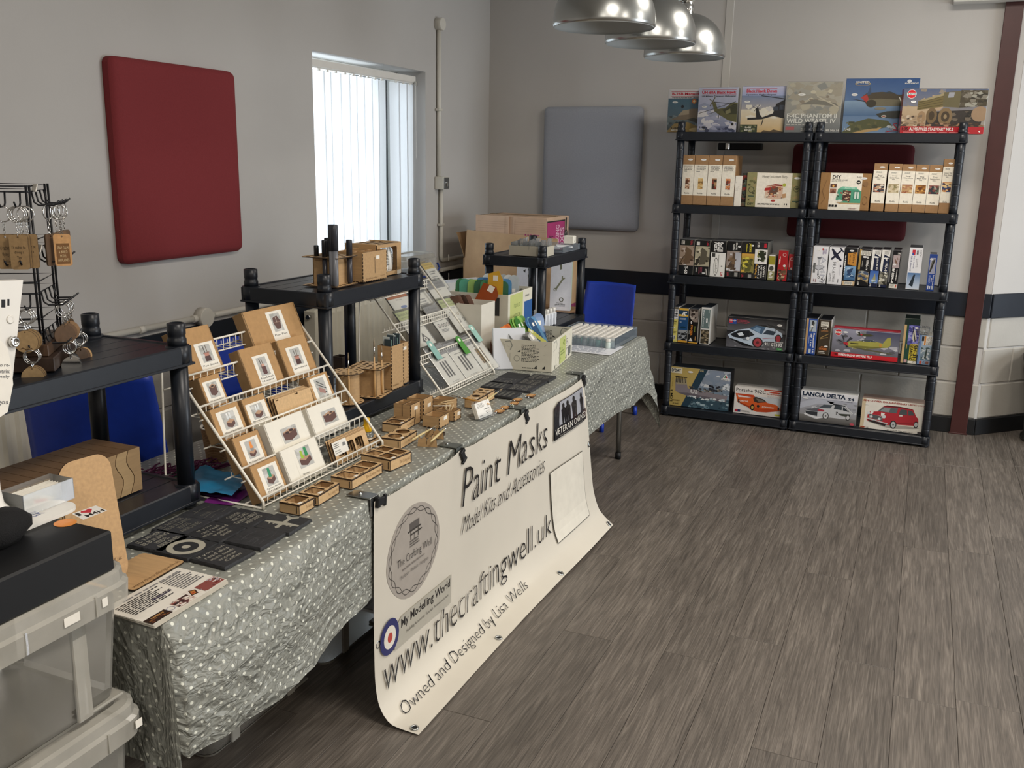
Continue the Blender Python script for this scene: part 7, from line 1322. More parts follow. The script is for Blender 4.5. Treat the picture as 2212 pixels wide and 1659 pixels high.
for (px, py, s_, lb) in ((335, 1030, 4, 'tangle of purple wool left of the tissue sheets'), (432, 1012, 8, 'tangle of purple wool behind the shelf post near the cup')):
    rr = random.Random(s_); k = onz(px, py, T+.01); mb = MB()
    for i in range(26):
        a = rr.uniform(0, 6.28); c0 = Vector((rr.uniform(-.05, .05), rr.uniform(-.05, .05), rr.uniform(.004, .02))); pts = []
        for j in range(7): pts.append(c0+Vector((.02*math.cos(a+j*.9)+.004*j, .02*math.sin(a+j*.9), .006*math.sin(j*1.3+a)+.004)))
        mb.tube(pts, .0022, n=5, cap=False)
    o = mb.build('wool_tangle', M('purple_wool', '5a2448', rough=.95)); o.location = (k.x, k.y, T+.002); tag(o, lb, 'wool')
# clear tubs on the floor under the table
tub('storage_tub', 'clear tub on the floor under the table, nearer the camera', -1.96, -1.50, 1.62, 2.10, .0008, .30, 'tubs under the table')
tub('storage_tub', 'clear tub on the floor under the table, farther from the camera', -1.96, -1.49, 2.13, 2.56, .0008, .30, 'tubs under the table')

# ------------------------------------------------------------------ white wire display racks
def wire_rack(label, xb, zb, xt, zt_, y0, y1, tiers, fence=.036, deep=.052, pitch=.026, base_z=None, mesh=False, topbar=True):
    t = thing('wire_rack', label, 'display rack', (xb, y0, T)); L = y1-y0
    P_ = lambda z: xb+(z-zb)*(xt-xb)/(zt_-zb)
    for y in (0, L):
        MB().tube([(0, y, .002), (0, y, zb-T), (P_(zt_)-xb, y, zt_-T)], .0038, n=8).build('side_rail', WIREW, t)
        MB().tube([(P_(zt_)-xb, y, zt_-T-.002), (P_(zt_)-xb-.015, y, .004), (0, y, .004)], .003, n=8).build('back_leg', WIREW, t)
    for z in tiers:
        mb = MB(); x = P_(z)-xb; zz = z-T; f = min(fence, zz-.006)
        mb.tube([(x, 0, zz), (x, L, zz)], .003, n=6); mb.tube([(x, 0, zz-f), (x, L, zz-f)], .0022, n=6); mb.tube([(x-deep, 0, zz-f), (x-deep, L, zz-f)], .0022, n=6)
        if mesh: mb.tube([(x, 0, zz-f/2), (x, L, zz-f/2)], .0018, n=5)
        k = max(2, int(L/pitch))
        for i in range(1, k): y = L*i/k; mb.tube([(x, y, zz), (x, y, zz-f), (x-deep, y, zz-f), (x-deep, y, zz-f+.012)], .0016, n=5)
        mb.build('tier', WIREW, t)
    return t, P_
W1T = [.684, .753, .826, .898, .967, 1.030]
w1, P1 = wire_rack('white wire rack of kraft and white boxes behind the MDF trays', -1.436, .676, -1.735, 1.030, 1.790, 2.362, W1T)
def boxpic(kind, x0, y0, x1, y1):
    X = lambda u: x0+u*(x1-x0); Y = lambda v: y0+v*(y1-y0)
    o = [('r', x0, y0, x1, y1, 'b4b4b0'), ('b', x0, y0, x1, y1, 6, ['c8c8c4', 'a4a49e'], (y1-y0)*.25)]
    bb = lambda a, b, c, d: [('p', [(X(a), Y(b+.12)), (X((a+c)/2), Y(b)), (X(c), Y(b+.18)), (X(c), Y(d-.12)), (X((a+c)/2), Y(d-.28)), (X(a), Y(d-.14))], '5c403a'), ('p', [(X(a), Y(d-.14)), (X((a+c)/2), Y(d-.28)), (X(c), Y(d-.12)), (X((a+c)/2), Y(d))], 'b08c70')]
    if kind == 'pot': o += [('p', [(X(.2), Y(.75)), (X(.12), Y(.5)), (X(.3), Y(.12)), (X(.75), Y(.12)), (X(.9), Y(.55)), (X(.7), Y(.85)), (X(.3), Y(.8))], '5e443e'), ('s', [(X(.12), Y(.5)), (X(.9), Y(.5))], .012, '8a6c60'), ('s', [(X(.5), Y(.8)), (X(.5), Y(.5))], .012, 'c8b8ac')]
    elif kind == 'tray': o += bb(.15, .1, .85, .9)+[('p', [(X(.32), Y(.74)), (X(.5), Y(.66)), (X(.68), Y(.75)), (X(.5), Y(.84))], '3a2824')]
    elif kind == 'brush': o += [('s', [(X(.35), Y(.4)), (X(.30), Y(.95))], .02, '3a3230'), ('s', [(X(.55), Y(.4)), (X(.5), Y(.9))], .02, '6a5a50'), ('e', X(.5), Y(.55), .16*(x1-x0)/.5*.5, (y1-y0)*.10, 'c89a88'), ('r', X(.28), Y(.12), X(.72), Y(.5), '5c3e3c'), ('e', X(.5), Y(.13), .22*(x1-x0), (y1-y0)*.06, '5c3e3c')]
    elif kind == 'sq': o += [('s', [(X(.4), Y(.5)), (X(.36), Y(.98))], .02, '3a3230'), ('s', [(X(.6), Y(.5)), (X(.6), Y(.95))], .02, '6a5a50'), ('r', X(.25), Y(.05), X(.75), Y(.35), '4a302e'), ('r', X(.3), Y(.35), X(.7), Y(.5), 'b88070'), ('r', X(.22), Y(.5), X(.78), Y(.56), '8a6458')]
    elif kind == 'bottle': o += bb(.2, .02, .85, .55)+[('e', X(.42), Y(.68), .09*(x1-x0), (y1-y0)*.12, 'd4d8d8'), ('e', X(.62), Y(.70), .09*(x1-x0), (y1-y0)*.12, 'd4d8d8'), ('r', X(.36), Y(.78), X(.48), Y(.92), 'e8e8e8'), ('r', X(.56), Y(.8), X(.68), Y(.94), 'e8e8e8')]
    elif kind == 'rest': o += [('s', [(X(.1), Y(.55)), (X(.9), Y(.25))], .03, '2a2a2c'), ('s', [(X(.15), Y(.75)), (X(.95), Y(.45))], .03, '3a3a3c'), ('p', [(X(.2), Y(.35)), (X(.75), Y(.2)), (X(.8), Y(.4)), (X(.25), Y(.6))], 'a07c74'), ('s', [(X(.2), Y(.9)), (X(.85), Y(.6))], .025, '2a2a2c')]
    elif kind == 'orange': o += bb(.15, .05, .8, .5)+[('e', X(.5), Y(.52), .16*(x1-x0), (y1-y0)*.14, '8a8a88'), ('p', [(X(.36), Y(.55)), (X(.64), Y(.55)), (X(.58), Y(.92)), (X(.42), Y(.92))], 'e08a3c')]
    elif kind == 'green': o += bb(.15, .05, .85, .6)+[('p', [(X(.36), Y(.45)), (X(.62), Y(.45)), (X(.6), Y(.95)), (X(.4), Y(.95))], '2f8a64')]
    elif kind == 'green2': o += bb(.1, .05, .9, .6)+[('p', [(X(.25), Y(.45)), (X(.45), Y(.45)), (X(.42), Y(.85)), (X(.28), Y(.85))], '9ab838'), ('p', [(X(.55), Y(.5)), (X(.78), Y(.5)), (X(.75), Y(.95)), (X(.58), Y(.95))], '2f8a54')]
    elif kind == 'round2': o += bb(.08, .1, .92, .85)+[('e', X(.36), Y(.64), .13*(x1-x0), (y1-y0)*.09, '3a2624'), ('e', X(.62), Y(.72), .13*(x1-x0), (y1-y0)*.09, '3a2624')]
    elif kind == 'square2': o += bb(.08, .1, .92, .85)+[('p', [(X(.26), Y(.64)), (X(.42), Y(.58)), (X(.52), Y(.66)), (X(.36), Y(.72))], '3a2624'), ('p', [(X(.52), Y(.74)), (X(.68), Y(.68)), (X(.78), Y(.74)), (X(.62), Y(.80))], '3a2624')]
    return o
def wbox(label, ti, TL, TR, kind, rows, white=False, lab=(.28, .12, .72, .88), deep=.036, P_=None, tiers=None, lean=.40, name='kit_carton', grp='boxes on the white wire rack', dx=0.0):
    P_ = P_ or P1; z = (tiers or W1T)[ti]; x = P_(z); zb = z-.020
    xt = x-.045; a, b = onx(TL[0], TL[1], xt), onx(TR[0], TR[1], xt)
    h = ((a.z+b.z)/2-zb)/math.cos(lean); xt = x-.006-math.sin(lean)*h; a, b = onx(TL[0], TL[1], xt), onx(TR[0], TR[1], xt); h = ((a.z+b.z)/2-zb-.004)/math.cos(lean)
    w = b.y-a.y-.0015; c = '8f7350' if not white else 'dcd8cc'; f = 'b08a5c' if not white else 'e6e2d6'
    o = MB().box(-w/2, w/2, 0, deep, 0, h, c, b=.0012, fc={'f': f, 't': f}).build(name, KRAFT if not white else M('white_card', rough=.6, noise_=(40, .02)))
    o.location = (x-.0065+dx, (a.y+b.y)/2, zb+.004); o.rotation_euler = (-lean, 0, PI/2); tag(o, label, 'box', grp)
    it = [('r', .012, 0, .022, 1, '5c4426' if not white else '8a8478'), ('r', .975, 0, .985, 1, '6a4f30' if not white else '9a9488')]
    x0, y0, x1, y1 = lab
    if not white:
        it += [('r', x0, y0, x1, y1, 'e9e5da')]; tx = .06+.045*len(rows)*2
        it += boxpic(kind, x0+(x1-x0)*.2, y0+(y1-y0)*(.30 if rows else .1), x0+(x1-x0)*.8, y1-(y1-y0)*.08)
        for i, r in enumerate(rows): it.append(('t', x0+(x1-x0)*.10, y0+(y1-y0)*(.16-.10*i+.05*(len(rows)-1)), x0+(x1-x0)*.90, y0+(y1-y0)*(.225-.10*i+.05*(len(rows)-1)), r, '2a2a2a', .0))
    else:
        it += boxpic(kind, x0, y0, x1, y1)
        for i, r in enumerate(rows): it.append(('t', .36, .16-.1*i, .36+.014*len(r), .21-.1*i, r, '5a5a58', .0))
        it.append(('s', [(.28, 0), (.28, .55)], .004, 'c4c0b4'))
    art(it, w, h, front(w, 0, 0, h), start=.0002, eps=.00004).build('front_label', PRINT, o, recalc=False); return o
wbox('kraft box with a picture of a brown pen pot, highest on the wire rack', 4, (518, 674), (632, 653), 'pot', ['Pen Pot'], lab=(.40, .28, .70, .90))
wbox('kraft box with a pen stand label, partly behind the near black shelf post', 4, (366, 717), (448, 700), 'sq', ['Pen Stand'], lab=(.42, .08, .92, .66))
wbox('kraft box with a round brush holder label, left of its neighbour', 3, (510, 757), (583, 737), 'brush', ['Round Brush', 'Holder'], lab=(.30, .10, .76, .78))
wbox('kraft box with a square brush stand label, right of its neighbour', 3, (593, 736), (656, 721), 'sq', ['Square Paint Brush Stand'], lab=(.20, .12, .74, .78))
wbox('small kraft box with a single tray label at the left of the rack', 3, (426, 817), (472, 806), 'tray', ['Mr setting holder'], lab=(.10, .05, .90, .84))
wbox('kraft box with a twin bottle label, left end of the third tier', 2, (450, 887), (513, 866), 'bottle', ['Microscale Bottle Holder'], lab=(.16, .04, .88, .86))
wbox('kraft box with a bottle and brush label, second on the third tier', 2, (519, 864), (569, 848), 'bottle', ['Microscale Bottle Holder', 'with Brush Holder'], lab=(.08, .04, .92, .80))
wbox('kraft box with a brush rest label, right end of the third tier', 2, (660, 816), (705, 802), 'rest', [], lab=(.12, .04, .88, .92))
wbox('kraft box with an orange bottle label on the second tier', 1, (499, 948), (557, 928), 'orange', ['Mr Cement Round'], lab=(.22, .02, .88, .86))
wbox('white box with a two-round-hole tray picture on the second tier', 1, (567, 916), (651, 887), 'round2', [], True, lab=(.32, .26, .72, .70))
wbox('white box with a two-square-hole tray picture at the right of the second tier', 1, (659, 882), (732, 857), 'square2', [], True, lab=(.34, .30, .76, .74))
wbox('kraft box with a green bottle label at the left of the lowest tier', 0, (537, 1010), (596, 984), 'green', ['Cement Holder', 'Single'], lab=(.22, .06, .90, .88))
wbox('white box with two green bottles pictured on the lowest tier', 0, (601, 974), (680, 944), 'green2', ['Extra Cement', 'Dual Bottle Holder'], True, lab=(.36, .34, .74, .88))
# loose laser-cut panels in the rack
def flatpack(label, ti, px0, py0, px1, py1, n, holes):
    z = W1T[ti]; x = P1(z)-.012; a, b = onx(px0, py0, x-.03), onx(px1, py1, x-.03); w = b.y-a.y; zb = z-.024; h = (a.z+b.z)/2-zb
    for i in range(n):
        o = MB().plate([(-w/2, 0), (w/2, 0), (w/2, h), (-w/2, h)], [rrect(-w*.40+w*.27*k, -w*.40+w*.27*k+w*.22, h*.2, h*.8, .006) for k in range(3)] if holes else [[(-w*.46, h*.9), (-w*.40, h*.9), (-w*.40, h*.96), (-w*.46, h*.96)], [(w*.0, h*.9), (w*.08, h*.9), (w*.08, h*.96), (w*.0, h*.96)]], 0, .003, MDF if i % 2 else MDFL, CHAR, M_=Matrix.Rotation(PI/2, 4, 'X')).build('flat_panel', WOOD)
        o.location = (x-.0052*i, (a.y+b.y)/2+.006*(i % 2), zb+.004+.001*i); o.rotation_euler = (-.33, 0, PI/2)
        tag(o, label[0] if i == 0 else label[1], 'panel', 'laser cut panels in the wire rack')
        if i == 0 and holes:
            art([('r', 0, .0, 1, 1, 'e4e1d8'), ('l', .08, .5, .55, .9, 3, '4a4a4a'), ('l', .08, .1, .6, .4, 2, '8a8a86'), ('p', [(.66, .5), (.9, .5), (.86, .75), (.7, .75)], '7a7a78')], w*.40, h*.62, lambda u, v, q: (-w/2+u*w*.40, -.0032-q, h*.40+v*h*.62)).build('paper_card', PRINT, o, recalc=False)
flatpack(('front laser-cut panel with plain face in the third tier of the rack', 'laser-cut panel behind the plain one in the third tier'), 2, 582, 862, 668, 836, 5, False)
flatpack(('front laser-cut panel with windows and a white card, lowest tier right end', 'laser-cut windowed panel behind the carded one, lowest tier'), 0, 708, 955, 780, 930, 5, True)

# ------------------------------------------------------------------ MDF trays along the table edge
def tray(label, px, py, wy, dx, h, nx, ny, kind='sq', rot=0.0, txt=True, zoff=0, grp='MDF paint trays', below=None, z=None):
    z = z or T; p = onz(px, py, z); e = .003
    t = thing('mdf_tray', label, 'tray', (p.x-.0, p.y, z+.0022), (0, 0, PI/2+rot), grp)   # origin: near front corner; local +x runs along the table
    MB().box(0, wy, 0, e, .0, h-e, MDFL, fc={'t': CHAR, 'd': CHAR}).build('front_panel', WOOD, t)
    mb = MB()
    mb.box(-.0004, wy+.0004, -.0006, 0, 0, .0016, CHAR).box(-.0004, wy+.0004, -.0006, 0, h-.0046, h-.003, CHAR).box(-.0006, .0012, -.0006, 0, 0, h-.003, CHAR).box(wy-.0012, wy+.0006, -.0006, 0, 0, h-.003, CHAR)
    mb.box(-.0006, 0, -.0004, dx, 0, .0016, CHAR).box(-.0006, 0, -.0004, dx, h-.0046, h-.003, CHAR).box(-.0007, 0, .006, .0085, h*.15, h*.75, CHAR).box(wy-.004, wy-.002, -.0007, 0, h*.15, h*.75, CHAR)
    mb.build('burnt_edges', WOOD, t)
    MB().box(0, wy, dx-e, dx, 0, h-e, MDF).build('back_panel', WOOD, t)
    MB().box(0, e, e, dx-e, 0, h-e, MDFL).build('side_panel', WOOD, t); MB().box(wy-e, wy, e, dx-e, 0, h-e, MDF).build('side_panel', WOOD, t)
    MB().box(e, wy-e, e, dx-e, .0005, e, 'a98860').build('floor_panel', WOOD, t)
    m = .008; hs = []; cw, cd = (wy-m)/nx, (dx-m)/ny
    for i in range(nx):
        for j in range(ny):
            x0, y0 = m/2+i*cw+m*.6, m/2+j*cd+m*.6; x1, y1 = m/2+(i+1)*cw-m*.6+.002, m/2+(j+1)*cd-m*.6+.002
            hs.append(rrect(x0, x1, y0, y1, .005) if kind == 'sq' else circ((x0+x1)/2, (y0+y1)/2, min(x1-x0, y1-y0)/2, 24))
    for a, b in ((.28, .42), (.58, .72)):
        for y in (.0015, dx-.0045): hs.append([(wy*a, y), (wy*b, y), (wy*b, y+.003), (wy*a, y+.003)])
        for x in (.0015, wy-.0045): hs.append([(x, dx*a), (x+.003, dx*a), (x+.003, dx*b), (x, dx*b)])
    MB().plate([(0, 0), (wy, 0), (wy, dx), (0, dx)], hs[:nx*ny]+hs[nx*ny:], h-e, h, MDFL, CHAR).build('top_plate', WOOD, t)
    MB().box(wy*.02, wy*.98, .0012, dx-.0012, h-.0032, h-.003, CHAR).build('x', WOOD, t) if 0 else None
    if txt: art([('t', .45, .25, .92, .60, 'The Crafting Well', '8a6840', -.01)], wy, h, lambda x, y, o: (x*wy, -.0008-o, y*h)).build('engraving', WOOD, t, recalc=False)
    s_ = MB().box(-.008, .008, -.004, .004, 0, .0005, 'eeeae0').build('price_sticker', STICK, t); s_.location = (wy*.2, .006, h)
    return t
KK = 1.0745
tray('single-hole MDF tray, nearest of the tray row', 646.6, 1116, .064, .059, .028, 1, 1)
tray('two-hole MDF tray second in the row along the wire rack', 687.6, 1094.7, .106, .056, .028, 2, 1, rot=.06)
tray('three-hole MDF tray third in the row along the wire rack', 760.4, 1059.8, .156, .066, .029, 3, 1)
tray('four-hole MDF tray in two rows, at the far end of the tray row', 843.4, 1019.8, .100, .105, .034, 2, 2, rot=-.12)
tray('MDF tray with two round holes behind the four-hole tray', 865, 971.7, .112, .066, .030, 2, 1, 'round', rot=.05)
tray('MDF tray with two square holes beside the black shelf foot', 865, 938, .110, .064, .030, 2, 1, 'sq', rot=.08)
tray('single round-hole MDF tray holding the yellow-capped glue bottle', 800, 971, .066, .064, .027, 1, 1, 'round', rot=.05)
k = onz(800, 971, T); gx, gy = k.x-.032, k.y+.033
t = thing('glue_bottle', 'glass glue bottle with a tall yellow cap standing in an MDF tray', 'bottle', (gx, gy, T+.0065))
MB().lathe([(.020, 0), (.0215, .004), (.0215, .026), (.017, .034), (.011, .038)], 24, col='d8dcd8').build('bottle_body', clear('bottle_glass', 'cfd6d2', .05, .35), t)
MB().lathe([(.0135, .038), (.0145, .040), (.0145, .052), (.0095, .062), (.0095, .079), (.0085, .081)], 20, col='e2b20e').build('yellow_cap', M('yellow_plastic', 'e0ae10', rough=.35), t)
# pots
def pot(label, C_, wy, dx, h, **kw):
    p = onz(C_[0], C_[1], T); return mdf_box('mdf_pot', label, (p.x, p.y+wy/2, T+.0022), wy, dx, h, group='MDF storage pots', cat='pot', **kw)
pot('tall MDF pot split in four, left front of the pot group', (887.5, 923.5), .063, .064, .073, dividers=(('x', .5), ('y', .5)), price_at=(.55, .78), text=False, slot=2)
pot('tall plain MDF pot with a price sticker behind the four-part pot', (915, 909), .066, .064, .072, price_at=(.6, .62), text=False)
pot('low open MDF pot with a price sticker in front of the group', (949, 927.6), .068, .062, .038, price_at=(.62, .72), text=False)
pot('low MDF pot holding small wooden sticks at the right of the group', (981, 912), .050, .070, .034, price_at=(.72, .6), text=False, dividers=(('y', .5),))
pot('low wide MDF pot at the back of the group by the second wire rack', (963, 899), .085, .07, .045, text=False, dividers=(('x', .4),))
k = onz(981, 912, T)
for i in range(7):
    a = i*.9; o = MB().tube([(0, 0, 0), (.020*math.cos(a), .020*math.sin(a), .042)], .0012, n=5, col='d8c49c').build('wooden_stick', M('pale_stick', 'd8c49c', rough=.7)); o.location = (k.x-.033-.003*math.cos(a), k.y+.025-.003*math.sin(a), T+.0075); tag(o, 'small pale wooden stick fanned out in the low MDF pot', 'stick', 'sticks in the low pot')
for i, (px, py, r) in enumerate(((955, 876, .5), (962, 872, .9), (966, 868, 1.2))):
    k = onz(px, py, T+.05); o = MB().box(-.03, .03, -.003, .003, 0, .0016, 'd8bc8c' if i else 'e4e0d4').build('wooden_strip', WOOD); o.location = (k.x, k.y, T+.0485+.0017*i); o.rotation_euler = (0, 0, r); tag(o, ('pale wooden strip', 'middle thin strip', 'whitish thin strip')[i]+' lying across the wide low pot', 'strip', 'strips on the wide pot')
# brush rest
p = onz(942, 967.6, T)
t = thing('brush_rest', 'MDF brush rest with scalloped end plates and a small tray', 'rest', (p.x, p.y, T+.0022), (0, 0, PI/2+.25))
def scallop(w, h): 
    o = [(0, 0), (w, 0), (w*.97, h*.55)]
    for c_ in (.80, .50, .20): o += [(w*(c_+.13), h), (w*(c_+.07), h*.80), (w*c_, h*.73), (w*(c_-.07), h*.80), (w*(c_-.13), h)]
    return o+[(w*.03, h*.55)]
RZ = Matrix.Rotation(PI/2, 4, 'X')
# end plates lie across the table edge direction
for nm, y0 in (('end_plate', 0.0), ('end_plate', .090)):
    o = MB().plate([(a-.058, b) for a, b in scallop(.062, .034)], [[(-.030, .008), (-.028, .008), (-.028, .024), (-.030, .024)]], 0, .003, MDF, CHAR, M_=Matrix.Rotation(-PI/2, 4, 'Z') @ RZ).build(nm, WOOD, t); o.location = (y0, 0, 0)
MB().box(.002, .088, .028, .031, .004, .016, MDF, fc={'t': CHAR}).build('spine', WOOD, t)
MB().box(.094, .14, .004, .044, 0, .003, MDFL, fc={'f': CHAR, 'l': CHAR, 'r': CHAR}).build('tray_floor', WOOD, t)
mb = MB()
for (a, b, c, d) in ((.094, .14, .004, .006), (.094, .14, .042, .044), (.138, .14, .004, .044)): mb.box(a, b, c, d, .003, .008, CHAR)
mb.build('tray_rim', WOOD, t)
for i, (a, b, lb) in enumerate((((890, 950), (944, 919), 'thin pale brush lying on the MDF brush rest, left one'), ((930, 954), (972, 917), 'thicker pale brush lying on the MDF brush rest, right one'))):
    A_, B_ = onz(a[0], a[1], T+.032), onz(b[0], b[1], T+.036); d = B_-A_; L = d.length
    brush(lb, A_, L, (0, PI/2-math.asin(d.z/L), math.atan2(d.y, d.x)), 'brushes on the rest', 'd8c490')

# ------------------------------------------------------------------ second wire rack: paint mask packets in clear bags
W2T = [.684, .800, .915, 1.030]
w2, P2 = wire_rack('white wire rack of clear packets behind the MDF pots', -1.553, .671, -1.902, 1.082, 2.985, 3.440, W2T, fence=.034, deep=.05, pitch=.017, mesh=True)
PN = Vector((.762, 0, .647)); PD = Vector((-.647, 0, .762))   # normal and upward direction of the leaning plane
def packet(label, row, TL, TR, h, hc, rows, pic, textc='4a4a4c', fan=0.0):
    o_ = Vector((P2(.684), 0, .684))-PN*(.008+.020*row)
    a, b = hit(TL[0], TL[1], o_, PN), hit(TR[0], TR[1], o_, PN); w = b.y-a.y; top = (a+b)/2; bot = top-PD*h
    zmin = W2T[0]-.024
    if bot.z < zmin: bot = top-PD*((top.z-zmin)/PD.z)
    H_ = (top-bot).length
    t = tag(MB().box(-w/2, w/2, .0004, .0022, 0, H_, 'e2dfd4', b=.0003).build('mask_packet', PRINT), label, 'packet', 'packets on the second wire rack'); t.location = bot; t.rotation_euler = (-math.atan2(.647, .762), fan, PI/2)
    it = [('r', 0, 0, 1, 1, 'e4e1d7'), ('r', 0, .77, 1, 1, hc)]
    if rows: it += [('t', .08, .885, .94, .955, rows[0], textc, .0)]+([('t', .14, .81, .88, .85, rows[1], textc, .0)] if len(rows) > 1 else [])+([('t', .36, .70, .64, .735, rows[2], '5a5a5a', .0)] if len(rows) > 2 else [])
    it += pic
    art(it, w, H_, front(w, 0, 0, H_), start=.0002, eps=.00004).build('front_print', PRINT, t, recalc=False)
    MB().box(-w/2-.004, w/2+.004, -.0030, .0040, -.002, H_+.010, 'fff', b=.001).build('clear_bag', BAG, t); return t
def rnd(cx, cy, r, c1='2a2a2e', c2='e8e4da', c3='b09090'): return [('e', cx, cy, 0, r, c1), ('e', cx, cy, 0, r*.66, c2), ('e', cx, cy, 0, r*.28, c3)]
stripes = lambda c='26262a', bg=None: ([('r', .26, .22, .68, .62, bg)] if bg else [])+[('r', .28+.15*i, .22, .36+.15*i, .62, c) for i in range(3)]+[('l', .2, .67, .85, .71, 1, '6a6a6a'), ('t', .30, .08, .72, .12, '2 strips', '6a6a6a', .0), ('t', .34, .03, .68, .07, '6 lengths', '6a6a6a', .0)]
GY = '8a8a8a'; GN = 'bcc48a'
packet('yellow-headed packet at the very top of the second wire rack', 3, (909, 571), (930, 565), .14, 'd4b44c', ['Masking', 'paint sheets'], [('l', .2, .55, .8, .7, 2, '5a5a5a'), ('l', .2, .3, .8, .5, 3, '8a8a8a')], '7a6420')
packet('orange-headed packet left of the shelf post on the second wire rack', 2, (826, 633), (869, 624), .155, 'd8804c', ['Fw 190 Windscreen', 'paint mask set', '1/72 Scale'], [('e', .52, .50, .16, .04, '6a80b0')], '8a4424')
packet('grey-headed packet half behind the shelf post, beside the orange one', 2, (874, 622), (908, 614), .155, GY, ['British', 'Late War', '1/72'], [('l', .2, .3, .8, .6, 4, '8a8a8a')])
packet('grey-headed packet right of the shelf post in the upper row', 2, (916, 613), (952, 604), .155, GY, ['Panzer Marking', 'scale model paint mask', '1/72 Scale'], [('o', .62, .38, 0, .06, .3, '3a3a3c')])
packet('lime-headed roundel packet left of the shelf post', 1, (852, 677), (890, 667), .165, GN, ['British Round', 'scale model paint mask sets', 'Early War'], [('l', .3, .5, .8, .64, 2, '5a5a5a'), ('p', [(.42, .12), (.62, .34), (.82, .12), (.62, .02)], '2a2a2e'), ('e', .62, .16, 0, .07, 'e8e4da'), ('e', .62, .16, 0, .03, '2a2a2e')])
packet('grey-headed packet with four dark roundels right of the shelf post', 1, (914, 667), (939, 656), .165, GY, ['US Roundels', 'Scale Model Paint Mask Sets', 'Late War'], [('t', .42, .63, .62, .66, '1/72 Scale', '5a5a5a', .0), ('t', .30, .54, .75, .58, 'Type 5 & 2/3/7', '5a5a5a', .0)]+rnd(.24, .42, .065)+rnd(.48, .41, .052)+rnd(.68, .41, .052)+rnd(.88, .41, .052)+[('l', .2, .22, .8, .32, 3, '6a6a6a')])
packet('lime-headed packet with five roundels in two rows', 1, (945, 651), (980, 640), .165, GN, ['British RoundelS', 'Scale Model Paint Mask Sets', '1/48 Scale'], [('o', .30, .52, 0, .058, .30, '2a2a2e'), ('o', .56, .53, 0, .052, .35, '8a6a30'), ('e', .84, .52, 0, .058, '5a5a5c'), ('o', .42, .32, 0, .058, .35, '3a2a30'), ('o', .70, .33, 0, .055, .35, '2a2a2e'), ('t', .40, .06, .85, .11, '1 x 2, 3 x 2', '4a4a4a', .0)], '2a2a20')
packet('grey-headed packet with three black stripes, left end of the lowest row', 0, (916, 757), (953, 744), .175, GY, ['Invasion stripes', 'paint mask'], stripes())
packet('grey-headed packet with three black stripes, middle of the lowest row', 0, (956, 745), (994, 731), .175, GY, ['Invasion stripes', 'paint mask'], stripes())
packet('grey-headed packet with black and yellow stripes, right end of the lowest row', 0, (996, 730), (1026, 719), .175, GY, ['ARMY strips', 'paint mask'], stripes(bg='d8a84c'))
def mask(label, px, py, z, w, h, col, rot=(0, 0, 0), shape='tab', grp=None, x=None, y=None, loc=None):
    key = (shape, round(w, 3), round(h, 3))
    if key not in MASKS:
        r = w*.42
        if shape == 'tab': o2 = [(-w/2, 0), (w/2, 0)]+[(w/2-r+r*math.cos(a), h-r+r*math.sin(a)) for a in [PI/2*i/4 for i in range(5)]]+[(-w/2+r+r*math.cos(a), h-r+r*math.sin(a)) for a in [PI/2+PI/2*i/4 for i in range(5)]]
        elif shape == 'round': o2 = [(-w/2, 0), (w/2, 0)]+[(w/2*math.cos(a), h-w/2+w/2*math.sin(a)) for a in [PI*i/10 for i in range(11)]]
        else: o2 = [(-w/2, 0), (w/2, 0), (w/2, h*.75), (w*.2, h), (-w/2, h*.9)]
        mb = MB().plate(o2, [], 0, .0014, '808080', M_=RZ); mb.box(-w*.16, w*.16, -.0020, -.0014, h*.70, h*.70+w*.34, 'eee', mi=1)
        mb.box(-w/2-.002, w/2+.002, -.0006, .0002, h*.30, h+.003, 'fff', mi=2) if 0 else None
        MASKS[key] = mb.build('mask_card', [PACKET, STICK]); o = MASKS[key]
    else: o = MASKS[key].copy(); COL.objects.link(o)
    o.location = loc if loc else onz(px, py, z)-Vector((0, 0, h)); o.rotation_euler = rot; o.color = hx(col); return tag(o, label, 'mask card', grp)
MASKS = {}
for k, (px, py, c, lb) in enumerate(((922, 738, '8ab4ac', 'small sea-green tab card left of the green one'), (984, 728, '4a8f3c', 'small bright green tab card in front of the roundel packets'), (1012, 703, '9ac4b8', 'small pale aqua tab card at the rack edge'))):
    o_ = Vector((P2(.684), 0, .684))+PN*.012; q = hit(px, py, o_-PN*.012, PN)
    mask(lb+' on the second wire rack', 0, 0, 0, .040, .085, c, (-.70, 0, PI/2), 'tab', 'small tab cards', loc=q-PD*.085+PN*.004)

# ------------------------------------------------------------------ right of the MDF pots: little boxes, card stand, key fobs
def hole_box(label, px, py, wy, dx, h): return tray(label, px, py, wy, dx, h, 1, 1, 'round', rot=.02, txt=False, grp='round-hole MDF boxes')
hole_box('MDF box with one round hole, nearer of the joined pair under the brushes', 1029, 884.7, .098, .046, .034)
tray('MDF box with two round holes, farther of the pair under the brushes', 1054, 870, .062, .060, .034, 1, 2, 'round', rot=.02, txt=False, grp='round-hole MDF boxes', zoff=0)
for a, b, lb in (((1058, 873), (975, 854), 'amber-handled brush lying across the nearer round-hole box'), ((1040, 872), (1086, 839), 'pale brush lying across the farther round-hole box')):
    A_, B_ = onz(a[0], a[1], T+.042), onz(b[0], b[1], T+.046); d = B_-A_; L = d.length
    brush(lb, A_, L, (0, PI/2-math.asin(d.z/L), math.atan2(d.y, d.x)), 'brushes on the round-hole boxes', 'd09a48' if 'amber' in lb else 'd8c490')
k = onz(1047, 911, T); t = thing('card_stand', 'clear bent acrylic stand holding white business cards at the table edge', 'stand', (k.x-.012, k.y+.045, T+.0022), (0, 0, PI/2-.15))
MB().box(-.048, .048, -.006, .040, 0, .002, 'fff').build('foot', CLEAR, t)
